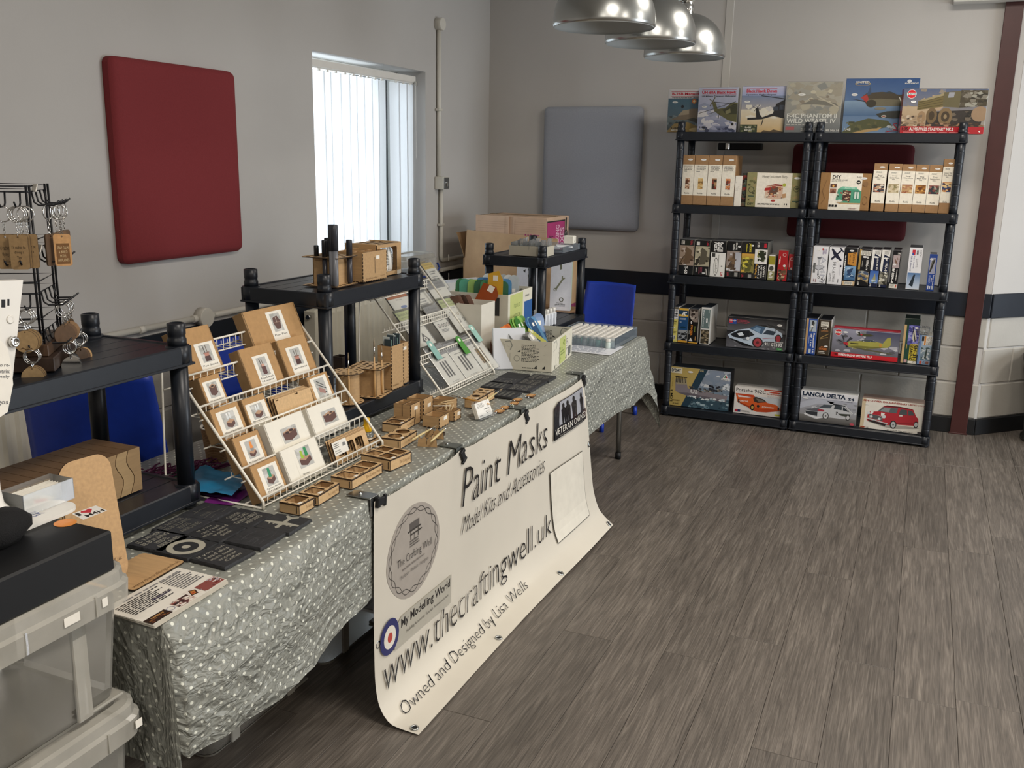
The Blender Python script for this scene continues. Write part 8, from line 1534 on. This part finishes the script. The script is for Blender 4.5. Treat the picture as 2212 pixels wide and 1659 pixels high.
MB().add([(-.048, -.006, .002), (.048, -.006, .002), (.048, .002, .018), (-.048, .002, .018)], [(0, 1, 2, 3)], 'fff').build('front_lip', CLEAR, t, recalc=False)
MB().add([(-.048, .010, .002), (.048, .010, .002), (.048, .034, .058), (-.048, .034, .058)], [(0, 1, 2, 3)], 'fff').build('back_plate', CLEAR, t, recalc=False)
cs = MB().box(-.043, .043, 0, .016, 0, .054, 'e9e7e0', b=.001).build('card_stack', STICK, t); cs.location = (0, .004, .0035); cs.rotation_euler = (-.38, 0, 0)
art([('r', 0, 0, 1, 1, 'eae8e2'), ('l', .12, .62, .62, .92, 4, '8a8684'), ('o', .82, .78, 0, .15, .08, '9a9694'), ('l', .5, .42, .92, .52, 1, '3a3a3c'), ('r', .74, .18, .92, .40, 'd8d4cc'), ('l', .58, .12, .70, .36, 2, '3a3a3c'), ('l', .1, .08, .4, .18, 1, '9a9694')], .086, .054, lambda x, y, o: (-.043+x*.086, -o, y*.054)).build('card_print', PRINT, cs, recalc=False)
for i, (px, py, lb) in enumerate(((1079, 890, 'wooden key fob nearest the card stand, half hidden'), (1091, 882, 'wooden key fob second from the card stand'), (1111, 873, 'wooden key fob third from the card stand, touching the next'), (1118, 865, 'wooden key fob fourth from the card stand'), (1147, 856, 'wooden key fob farthest from the card stand'))):
    k = onz(px, py, T+.002); t = thing('key_fob', lb, 'key fob', (k.x, k.y, T+.003), (0, 0, PI/2+.1*(i % 3)), 'wooden key fobs by the table edge')
    MB().plate(rrect(-.021, .021, -.0145, .0145, .008, 3), [], 0, .0035, 'c8965a', '4a2c18').build('fob_plate', WOOD, t)
    art([('r', .08, .12, .92, .88, '8a5a30'), ('r', .12, .2, .36, .8, 'd8a870'), ('r', .40, .2, .62, .8, 'd8a870'), ('r', .66, .2, .88, .8, 'd8a870')], .042, .029, lambda x, y, o: (-.021+x*.042, -.0145+y*.029, .0035+o)).build('engraving', WOOD, t, recalc=False)
    MB().tube([(-.034+.010*math.cos(a), .010*math.sin(a)+.006, .003) for a in [2*PI*j/16 for j in range(16)]], .0012, n=5, closed=True).build('ring', CHROME, t)
    MB().tube([(-.020, 0, .004), (-.024, .003, .004), (-.026, .004, .003)], .0012, n=5).build('link', CHROME, t)

# ------------------------------------------------------------------ card bins of masks
NEWS = M('newsprint_card', rough=.65, noise_=(30, .03))
def news_items(seed, extra=()):
    r = random.Random(seed); it = [('r', 0, 0, 1, 1, 'd6d2c2')]
    it += [('l', .42, .28, .78, .86, 12, '4a4a44'), ('l', .44, .05, .74, .12, 1, '6a6a60')]
    it += [('s', [(.05, .9), (.1, .7), (.08, .5)], .008, '8a8a7c'), ('s', [(.1, .92), (.2, .95), (.24, .8), (.2, .65)], .03, '8a8c84'), ('s', [(.2, .55), (.2, .1)], .008, '5a5a52'), ('o', .33, .38, 0, .10, .12, '6a6a62'), ('p', [(.66, .08), (.72, .08), (.72, .2)], '2a2a28'), ('p', [(.82, .08), (.88, .08), (.88, .2)], '2a2a28'), ('p', [(.34, .60), (.40, .60), (.40, .68)], '2a2a28'), ('r', .15, .02, .17, .14, '2a2a28')]
    for i in range(8): x, y = r.uniform(.02, .9), r.uniform(.1, .9); it.append(('s', [(x, y), (min(.98, x+r.uniform(.02, .1)), y+r.uniform(-.1, .1))], .006, r.choice(['7a7a70', 'a0a094', '5a5a52'])))
    return it+list(extra)
def bin_(name, label, loc, w, d, h, rot, mat, col, fitems=None, sitems=None):   # local: front -y (w), right side +x (d)
    t = thing(name, label, 'bin', loc, (0, 0, rot)); e = .003
    for nm, (a, b, c, dd) in (('front_wall', (-w/2, w/2, 0, e)), ('back_wall', (-w/2, w/2, d-e, d)), ('left_wall', (-w/2, -w/2+e, e, d-e)), ('right_wall', (w/2-e, w/2, e, d-e))):
        o = MB().box(a, b, c, dd, 0, h, col).build(nm, mat, t)
        if nm == 'front_wall' and fitems: art(fitems, w, h, front(w, 0, 0, h)).build('print', mat, o, recalc=False)
        if nm == 'right_wall' and sitems: art(sitems, d, h, lambda x, y, q: (w/2+q, x*d, y*h)).build('print', mat, o, recalc=False)
        if sitems and nm == 'back_wall': art(news_items(9), w, h, lambda x, y, q: (w/2-x*w, d-e-q, y*h)).build('print', mat, o, recalc=False)
        if sitems and nm == 'left_wall': art(news_items(5), d, h, lambda x, y, q: (-w/2+e+q, d-x*d, y*h)).build('print', mat, o, recalc=False)
    MB().box(-w/2+e, w/2-e, e, d-e, 0, e, col).build('floor_wall', mat, t); return t
WC = M('white_card', rough=.6, noise_=(40, .02))
# front newsprint bin
Fc = onz(1190, 806, T); Fl = onz(1076, 799, T); fw = (Fc-Fl).length; fr_ = math.atan2((Fc-Fl).y, (Fc-Fl).x); fr_ *= .6
fd, fh = .385, .128
fb = bin_('newsprint_bin', 'open newsprint-patterned card bin at the front full of mask cards', (Fc.x-fw/2*math.cos(fr_), Fc.y-fw/2*math.sin(fr_)+.004, T+.0022), fw, fd, fh, fr_, NEWS, 'd2cebe', news_items(1), news_items(2, [('r', .36, .04, .66, .92, 'b8c07a'), ('b', .37, .1, .65, .9, 10, ['9aa85c', 'd8dcb4', '8a9a4c'], .10), ('l', .40, .3, .62, .5, 2, '7a8a48'), ('r', .78, .12, .92, .42, '6a6c68')]))
def infb(x, y, z=0): M_ = Matrix.Translation(fb.location) @ Matrix.Rotation(fr_, 4, 'Z'); return M_ @ Vector((x, y, z))
rr = random.Random(2)
for i in range(9): mask('orange mask card in the front newsprint bin', 0, 0, 0, .052, .135, ('c86a28', 'd8803c', 'b85420')[i % 3], (-.55, .05*rr.uniform(-1, 1), fr_+PI/2-.3), 'tab', 'orange mask cards', loc=infb(-fw/2+.052+.004*(i % 2), .030+.0135*i, .050))
for i in range(8): mask('grey mask card in the front newsprint bin', 0, 0, 0, .05, .135, ('5a5c58', '8a8c86', '3c3e3c')[i % 3], (-.62, .05*rr.uniform(-1, 1), fr_+PI/2-.25), 'tab', 'grey mask cards', loc=infb(-fw/2+.105+.003*(i % 2), .024+.0125*i, .045))
for i in range(9): mask('green mask card in the front newsprint bin', 0, 0, 0, .05, .150, ('5c9040', '8ab858', '3c7434', 'a4c46c')[i % 4], (-.55, .05*rr.uniform(-1, 1), fr_+PI/2-.2), 'tab', 'green mask cards of the front bin', loc=infb(-fw/2+.07+.008*(i % 3), .165+.0125*i, .055))
for i in range(7): mask('blue mask card in the front newsprint bin', 0, 0, 0, .05, .140, ('3c6c9c', '5a8cb4', '2c5078', '7cb0b0')[i % 4], (-.55, .05*rr.uniform(-1, 1), fr_+PI/2-.2), 'round', 'blue mask cards of the front bin', loc=infb(-fw/2+.11+.005*(i % 3), .255+.0135*i, .055))
mask('tall navy-blue arched card at the back of the front newsprint bin', 0, 0, 0, .06, .185, '2f5688', (-.25, 0, fr_+.9), 'round', None, loc=infb(-.012, .345, .006))
for i in range(5): mask('grey-headed packet leaning at the front of the newsprint bin', 0, 0, 0, .072, .125, 'b4b4ae' if i == 4 else '8a8c88', (-.70, 0, fr_+PI/2-.05), 'cut', 'grey packets in the front bin', loc=infb(-fw/2+.165+.0055*i, .058, .055))
mask('yellow-green packet lying over the masks in the newsprint bin', 0, 0, 0, .06, .10, 'c8c860', (-.95, 0, fr_+PI/2+.1), 'cut', None, loc=infb(.035, .20, .085))
# back newsprint bin and plain white bin
cz = .936; Cb = Vector((-1.640, 3.770, T+.0022)); bw, bd_, bh = .285, .32, cz-T
br = .05
bb_ = bin_('newsprint_bin', 'tall newsprint-patterned card bin at the back with green and blue cards', (Cb.x-bw/2, Cb.y-.007, Cb.z), bw, bd_, bh, br, NEWS, 'd2cebe', news_items(3, [('r', .55, .68, .62, .95, '3a3a38'), ('r', .78, .66, .86, .95, '3a3a38'), ('s', [(.70, .5), (.69, .12)], .015, '3a3a38'), ('s', [(.62, .12), (.78, .12)], .02, '3a3a38'), ('o', .84, .35, 0, .12, .08, '6a6a60')]), [('r', 0, 0, 1, 1, 'd6d2c2'), ('r', .08, .02, .60, .98, 'bcc47c'), ('t', .24, .76, .48, .82, 'FIDDLES', '5a6c34', .0), ('t', .22, .60, .50, .66, 'AMERICAN', '5a6c34', .0), ('t', .18, .44, .54, .50, 'GERMAN EUR', '5a6c34', .0), ('t', .18, .28, .56, .34, "BRITISH NAVY", '5a6c34', .0), ('r', .66, .02, 1, .80, '2c5a96'), ('l', .7, .86, .9, .92, 1, '8a8a80')])
def inbb(x, y, z=0): return Matrix.Translation(bb_.location) @ Matrix.Rotation(br, 4, 'Z') @ Vector((x, y, z))
GCOL = ['2f7a4c', '4a9448', '6aa84c', '3c8458', '1f5c3c', '8ab05c', '4c9c84']
for i in range(14): mask('green mask card in a clear sleeve in the tall newsprint bin', 0, 0, 0, .054, .272, GCOL[(i*3) % 7], (-.10, .03*rr.uniform(-1, 1), br+.35), 'tab', 'green mask cards of the back bin', loc=inbb(-bw/2+.030+.0155*i, .050+.006*(i % 2), .060))
for i in range(9): mask('blue mask card in the tall newsprint bin', 0, 0, 0, .054, .248, ('3c7cac', '5c9cc4', '2c5c94', '7ab0d0')[i % 4], (-.12, .03*rr.uniform(-1, 1), br+.35), 'tab', 'blue mask cards of the back bin', loc=inbb(-bw/2+.10+.0145*i, .135+.007*(i % 2), .085))
mask('long sky-blue card standing highest among the blue ones', 0, 0, 0, .034, .30, '4c94cc', (.0, -.38, br+.2), 'cut', None, loc=inbb(bw/2-.035, .10, .040))
mask('deep blue card leaning at the right end of the tall bin', 0, 0, 0, .05, .255, '3a6cac', (.0, -.25, br+.25), 'cut', None, loc=inbb(bw/2-.045, .17, .050))
for i in range(6): mask('white outlined card at the back of the tall newsprint bin', 0, 0, 0, .05, .268, ('d4d8d8', 'b0b8bc')[i % 2], (-.06, 0, br+.3), 'round', 'white outlined cards', loc=inbb(-bw/2+.10+.026*i, .215, .075))
t = mask('rust-brown card with a white label leaning over the tall bin edge', 0, 0, 0, .085, .115, '9c4a20', (-.10, .45, br+.1), 'cut', None, loc=inbb(bw/2-.115, -.030, bh-.060)); 
mask('orange-yellow card behind the rust-brown one', 0, 0, 0, .07, .15, 'd8a838', (-.08, 0, br+.1), 'cut', None, loc=inbb(bw/2-.075, .030, bh-.05))
pb_ = bin_('white_bin', 'plain white card bin holding brown strips behind the second wire rack', (-1.672-.058, 3.560, T+.0022), .116, .145, .262, .02, WC, 'd9d5c9')
for i in range(4): mask('long brown strip card leaning in the plain white bin', 0, 0, 0, .034, .30, ('5c4034', '7a5a4c', '4a342a', '8a6a5c')[i], (.05, -.42, .25), 'tab', 'brown strips in the white bin', loc=(-1.695+.012*i, 3.60+.022*i, T+.02))
bf = MB().box(-.07, .07, 0, .016, 0, .175, 'dfe4ec', b=.003).build('white_folder', M('white_gloss', 'dfe3ea', rough=.3)); bf.location = (-1.533, 3.555, T+.003); bf.rotation_euler = (-.22, 0, .6); tag(bf, 'white plastic folder leaning between the second wire rack and the front bin', 'folder')

# ------------------------------------------------------------------ paint tray, bottles, sheets at the far end
q = [onz(px, py, T+.048) for px, py in ((1240, 704), (1262, 692), (1374, 702), (1326, 737))]
TX0, TX1, TY0, TY1 = -1.585, -1.268, 4.19, 4.56
tx = thing('paint_tray', 'clear plastic tray of white-capped paint bottles at the far table end', 'tray', ((TX0+TX1)/2, (TY0+TY1)/2, T+.0022)); w, d = (TX1-TX0)/2, (TY1-TY0)/2
for nm, a in (('tray_wall', (-w, -w+.002, -d, d)), ('tray_wall', (w-.002, w, -d, d)), ('tray_wall', (-w, w, -d, -d+.002)), ('tray_wall', (-w, w, d-.002, d))): MB().box(*a, 0, .052, 'fff').build(nm, clear('tray_acrylic', 'cfe0f0', .05, .28), tx)
MB().box(-w, w, -d, d, 0, .002, 'fff').build('tray_floor', MATS['tray_acrylic'], tx)
PB = None; COLS = ['7cc4b4', 'a0b4b0', 'c8d4d0', '8a9a98', 'd8e0dc', '5ca0a0']
def pbottle(label, loc, grp, c):
    global PB
    if PB is None:
        PB = thing('paint_bottle', label, 'bottle', loc, group=grp)
        MB().lathe([(.0125, 0), (.0135, .002), (.0135, .026), (.010, .031)], 14, col='fff').build('bottle_body', M('paint_glass', rough=.15, objcol=True), PB)
        MB().lathe([(.0125, .031), (.0128, .033), (.0128, .0445), (.0115, .0455)], 14, col='eceae6').build('white_cap', WHITEP, PB); o = PB
    else: o = copy_tree(PB); o.location = loc; tag(o, label, 'bottle', grp)
    for ch in o.children:
        if ch.name.startswith('bottle'): ch.color = hx(c)
for i in range(9):
    for j in range(10):
        pbottle('small white-capped paint bottle in the clear tray', (tx.location.x-w+.022+.0338*i, tx.location.y-d+.024+.0352*j, T+.005), 'paint bottles in the clear tray', COLS[(i*5+j*3) % 6])
k = onz(1318, 757, T); pbottle('paint bottle standing alone in front of the clear tray', (k.x-.02, k.y+.03, T+.0045), None, 'c8d4d0')
ps = tag(MB().box(-.135, .135, -.115, .115, 0, .0016, 'e6e8ee').build('printed_sheet', PRINT), 'white printed colour chart lying in front of the paint tray', 'sheet'); k = onz(1290, 757, T); ps.location = (k.x-.045, k.y+.02, T+.0024)
art([('l', .05, .1, .95, .9, 9, '9aa0b0')], .27, .23, lambda x, y, o: (-.135+x*.27, -.115+y*.23, .0016+o)).build('print', PRINT, ps, recalc=False)
bz = T+.062+.0022+.0006
def wbottle(label, loc, s_=1.0, grp='white bottles under the far shelf'):
    t = thing('white_bottle', label, 'bottle', loc, (0, 0, .3), grp)
    MB().box(-.0155*s_, .0155*s_, -.0155*s_, .0155*s_, 0, .062*s_, 'e8eaee', b=.004).build('bottle_body', M('white_gloss', 'dfe3ea', rough=.3), t)
    MB().lathe([(.0105*s_, .062*s_), (.0105*s_, .084*s_), (.0095*s_, .086*s_)], 16, col='f0f0f0').build('cap', WHITEP, t)
    MB().lathe([(.013*s_, .058*s_), (.011*s_, .064*s_)], 16, col='f0f0f0').build('neck', WHITEP, t)
    art([('r', 0, .0, 1, 1, '3a3c48'), ('l', .1, .1, .9, .9, 3, 'd8dae0')], .016*s_, .024*s_, lambda x, y, o: (.0156*s_+o, -.008*s_+x*.016*s_, .012+y*.024*s_)).build('label', PRINT, t, recalc=False)
for i, (x, y, lb) in enumerate(((-1.652, 4.235, 'nearest'), (-1.650, 4.275, 'second'), (-1.648, 4.315, 'third'), (-1.646, 4.355, 'farthest'), (-1.690, 4.235, 'inner'))): wbottle('white square bottle on the far shelf deck, %s of the right-hand row' % lb if i < 4 else 'white square bottle on the far shelf deck, inside the row', (x, y, bz))
t = MB().box(-.04, .04, -.03, .03, 0, .085, 'dfe6ee', b=.002).build('small_carton', PRINT); t.location = (-1.765, 4.215, bz); tag(t, 'small white carton beside the bottles on the far shelf deck', 'box')

# ------------------------------------------------------------------ on top of the far shelf
zd = T+.414+.0022+.0004
a, b = onz(1103, 553, zd), onz(1187, 557, zd)
cw = .190; t = bin_('parts_box', 'low grey-white card box of bagged parts on the far shelf', (-1.722, 4.178, zd), cw, .115, .046, .03, M('grey_card', rough=.6, noise_=(40, .02)), 'bdb8a8')
for i in range(12):
    o = MB().box(-.024, .024, -.0025, .0025, 0, .062+.006*((i*5) % 4), 'f2f2f0', b=.002).build('bagged_part', BAG); o.location = (-1.800+.0145*i, 4.205+.03*(i % 2), zd+.004); o.rotation_euler = (.1, .12*((i % 3)-1), 1.2+.1*(i % 4)); tag(o, 'clear bag of small parts standing in the grey-white card box', 'bag', 'bagged parts in the card box')
    MB().box(-.014, .014, -.0012, .0012, .006, .040, ('3a3430', 'c8b890', '6a5c48', 'd8d4c8')[i % 4], b=.001).build('part_inside', PRINT, o)
tw = thing('shallow_tray', 'shallow clear tray of white packets at the back of the far shelf', 'tray', (-1.735, 4.53, zd)); MB().box(-.11, .11, -.13, .13, 0, .004, 'fff').build('floor', MATS['tray_acrylic'], tw)
for a_ in ((-.11, -.108, -.13, .13), (.108, .11, -.13, .13), (-.11, .11, -.13, -.128), (-.11, .11, .128, .13)): MB().box(*a_, .004, .03, 'fff').build('rim', MATS['tray_acrylic'], tw)
for i in range(3): o = MB().box(-.04, .04, -.06, .06, 0, .006, 'e8eaee', b=.001).build('white_packet', PRINT); o.location = (-1.775+.05*i, 4.52+.02*i, zd+.005+.0065*i); o.rotation_euler = (0, 0, .2*i); tag(o, ('lowest', 'middle', 'uppermost')[i]+' white packet in the shallow clear tray', 'packet', 'white packets in the shallow tray')
o = MB().box(-.028, .028, -.02, .02, 0, .040, 'e9e6da', b=.004).build('clear_pack', PRINT); o.location = (-1.66, 4.60, zd+.0322); tag(o, 'small cream pack with a dark drawing standing at the back of the far shelf', 'pack'); art([('s', [(.3, .3), (.6, .4), (.55, .8)], .08, '6a6450')], .056, .040, lambda x, y, q_: (.0281+q_, -.02+x*.04, y*.04)).build('drawing', PRINT, o, recalc=False)

# ------------------------------------------------------------------ behind the far shelf: leaning boxes, cardboard
def leaner(label, x, y, z, w, h, d, items, rot=.12):
    o = MB().box(-w/2, w/2, 0, d, 0, h, 'e4e6ee', b=.004, fc={'r': 'b8c8b4'}).build('tool_box', PRINT); o.location = (x, y, z); o.rotation_euler = (-.09, 0, rot); tag(o, label, 'box', 'white boxes behind the far shelf')
    art([('r', .0, .0, 1, 1, 'e4e6ee')]+items, w, h, front(w, 0, 0, h)).build('front_print', PRINT, o, recalc=False)
zc2 = .70
leaner('white box with drawings of small tools, left of the two behind the far shelf', -2.005, 4.86, zc2+.001, .125, .265, .03, [('p', [(.3, .80), (.42, .84), (.40, .76)], '3a3c3a'), ('p', [(.5, .86), (.62, .84), (.55, .80)], '3a3c3a'), ('p', [(.52, .72), (.62, .74), (.70, .60), (.60, .58)], '6a6c58'), ('p', [(.4, .42), (.5, .48), (.6, .42), (.5, .40)], '3a3c3a'), ('s', [(.55, .2), (.8, .25)], .03, '4a4c4a')])
leaner('white box with a spanner drawing, right of the two behind the far shelf', -1.815, 4.90, zc2+.001, .118, .275, .035, [('p', [(.42, .94), (.50, .94), (.52, .84), (.44, .82)], '6a6c58'), ('s', [(.25, .42), (.62, .66)], .035, '8a8c74'), ('s', [(.55, .62), (.56, .70)], .025, '8a8c74'), ('s', [(.6, .64), (.68, .66)], .025, '8a8c74'), ('o', .24, .42, 0, .035, .4, '8a8c74'), ('o', .55, .22, 0, .045, .35, '5a5c48'), ('l', .25, .08, .75, .13, 2, '5a5c62'), ('t', .34, .14, .62, .165, 'Precision', '4a4c52', .0)], rot=.2)
o = MB().box(-.30, .10, -.13, .13, .09, zc2-.006, '7a5c40', b=.004).box(-.32, .125, -.15, .15, zc2-.012, zc2, '8a6a4a', b=.002).box(-.30, -.27, -.13, .13, 0, .1, '6a4c34').box(.07, .10, -.13, .13, 0, .1, '6a4c34').build('wooden_crate', WOOD); o.location = (-1.88, 4.935, 0); tag(o, 'brown wooden crate behind the far shelf carrying the white tool boxes', 'crate')
CB = 'b89870'; CBF = 'c0a07c'
cb = thing('cardboard_box', 'large open cardboard box with a folded flap in the corner', 'box', (-2.24, 5.37, 0), (0, 0, -.05))
for nm, a_ in (('front_wall', (-.30, .30, -.22, -.214)), ('back_wall', (-.30, .30, .214, .22)), ('left_wall', (-.30, -.294, -.214, .214)), ('right_wall', (.294, .30, -.214, .214))): MB().box(*a_, 0, .93, CB).build(nm, CORR, cb)
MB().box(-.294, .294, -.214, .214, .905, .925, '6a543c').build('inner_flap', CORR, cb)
f_ = MB().box(-.30, .30, -.003, .003, -.29, .17, CBF).build('front_flap', CORR, cb); f_.location = (.02, -.232, .92); f_.rotation_euler = (-.05, .04, 0)
f2 = MB().box(-.003, .003, -.20, .20, 0, .16, 'a0805c').build('left_flap', CORR, cb); f2.location = (-.302, 0, .93); f2.rotation_euler = (0, -.35, 0)
art([('r', .05, .1, .95, .9, '8a3a5c'), ('t', .2, .3, .8, .6, 'PACKING', 'c8b094', .02)], .40, .5, lambda x, y, q: (.30+q, -.2+x*.4, .3+y*.4)).build('side_print', CORR, cb, recalc=False)
A_, B_, C2, D2_ = ony(1026, 462, 5.15), ony(1180, 474, 5.15), ony(1228, 452, 5.5), ony(1028, 520, 5.15)
mbx = thing('moving_box', 'closed brown moving box with pink side panel stacked in the corner', 'box', ((A_.x+B_.x)/2, 5.17, .9305), (0, 0, -.035)); w = (B_.x-A_.x); h = (A_.z+B_.z)/2-.9305; d = .34
pk_ = 'c4a68c'
MB().box(-w/2, w/2, 0, d, 0, h, pk_, b=.003).build('carton_body', CORR, mbx)
MB().box(-w/2-.004, -w/2+w*.47, -.007, 0, -.0, h+.002, 'c8aa90').build('front_flap', CORR, mbx); MB().box(-w/2+w*.53, w/2+.002, -.005, 0, .0, h-.004, 'c8aa90').build('front_flap', CORR, mbx)
MB().box(-w/2+.01, w/2-.01, d*.46, d*.54, h, h+.004, '8a7458').build('top_seam', CORR, mbx)
art([('t', .05, .26, .30, .44, '100%', '1c1c1c', .02), ('o', .17, .10, 0, .12, .35, '2a2a28'), ('U', .70, .12, .80, .62, 'HOME', 'b0307c', .03), ('U', .82, .15, .90, .62, 'DRY UP!', 'b0307c', .02), ('s', [(.42, .1), (.42, .95)], .006, '6a5444'), ('s', [(.56, .1), (.56, .95)], .006, '6a5444')]+[('s', [(.02, .72+.05*i), (.45, .72+.05*i)], .004, 'a88a70') for i in range(4)]+[('s', [(.55, .68+.05*i), (.98, .68+.05*i)], .004, 'a88a70') for i in range(5)], w, h, lambda x, y, q: (-w/2+x*w, -.0072-q, y*h)).build('front_print', CORR, mbx, recalc=False)
art([('r', .0, .0, .82, .92, '2a2426'), ('r', .02, .02, .80, .89, 'a8386c'), ('U', .12, .1, .30, .6, 'PROTECT', '3a2430', .01), ('U', .40, .2, .56, .82, 'PACKING', 'd8b0c0', .02), ('U', .60, .15, .78, .75, 'BOXES', 'd8b0c0', .02), ('r', .84, .05, .90, .96, '2a2826'), ('e', .87, .5, .09, .20, '2a2826'), ('o', .87, .5, .07, .15, .15, '8a8a80')], d, h, lambda x, y, q: (w/2+.0006+q, x*d, y*h)).build('side_print', CORR, mbx, recalc=False)
art([('s', [(.3, .2), (.9, .2), (.9, .9), (.3, .9), (.3, .2)], .01, '8a7058'), ('l', .45, .15, .75, .3, 1, '3a3028'), ('l', .7, .5, .95, .8, 4, '6a5644'), ('s', [(.02, .0), (.02, 1)], .02, '3a3028'), ('s', [(.0, .5), (1, .5)], .03, '4a3c30')], w, d, lambda x, y, q: (-w/2+x*w, y*d, h+q)).build('top_print', CORR, mbx, recalc=False)
# printer-like white box with a dark end, resting on a tall white stool of boxes behind the bins
wz = .80
sb = MB().box(-.17, .17, -.14, .14, 0, wz-.002, 'c8c4ba', b=.004).build('storage_carton', CORR); sb.location = (-2.30, 4.62, 0); tag(sb, 'tall pale carton behind the bins under the dark-ended white box', 'box')
A_, B_ = onz(957, 592, wz), onz(985, 600, wz)
o = MB().box(-.055, .055, 0, .30, 0, .068, 'd8d8dc', b=.002, fc={'f': '25262a', 'r': 'd4d2cc', 't': 'e0e2e6'}).build('white_carton', PRINT); o.location = (-2.36, 4.50, wz+.0004); o.rotation_euler = (0, 0, -.42); tag(o, 'long white box with a dark end behind the green mask cards', 'box')
art([('r', .12, .3, .38, .8, 'dfe0e4'), ('l', .15, .35, .35, .75, 3, '4a4c54'), ('e', .82, .45, 0, .18, 'b03044')], .11, .068, front(.11, 0, 0, .068)).build('end_print', PRINT, o, recalc=False)
art([('l', .2, .35, .8, .7, 1, '3a3c40')], .11, .30, lambda x, y, q: (-.055+x*.11, y*.30, .068+q)).build('top_print', PRINT, o, recalc=False)
# clear tubs by the window
for i, (z, h, lb) in enumerate(((.795, .085, 'lower of the two clear tubs on the radiator under the window'), (.8805, .11, 'upper clear tub with a blue handle on the radiator under the window'))):
    t = tub('clear_tub', lb, -2.735, -2.56, 4.50, 4.86, z, h, 'clear tubs by the window', lid=True, ribs=False)
    MB().box(-.05, .05, -.1, .1, .012, .035, ('b4a8c0', 'd4d8e0')[i], b=.004).build('contents', PRINT, t)
    if i: MB().tube([(.09, -.16, .05), (.10, -.17, .02), (.105, -.1, -.012), (.105, .1, -.012), (.10, .17, .02), (.09, .16, .05)], .006, n=8, col='24408a').build('blue_handle', M('blue_handle', '24408a', rough=.4), t)
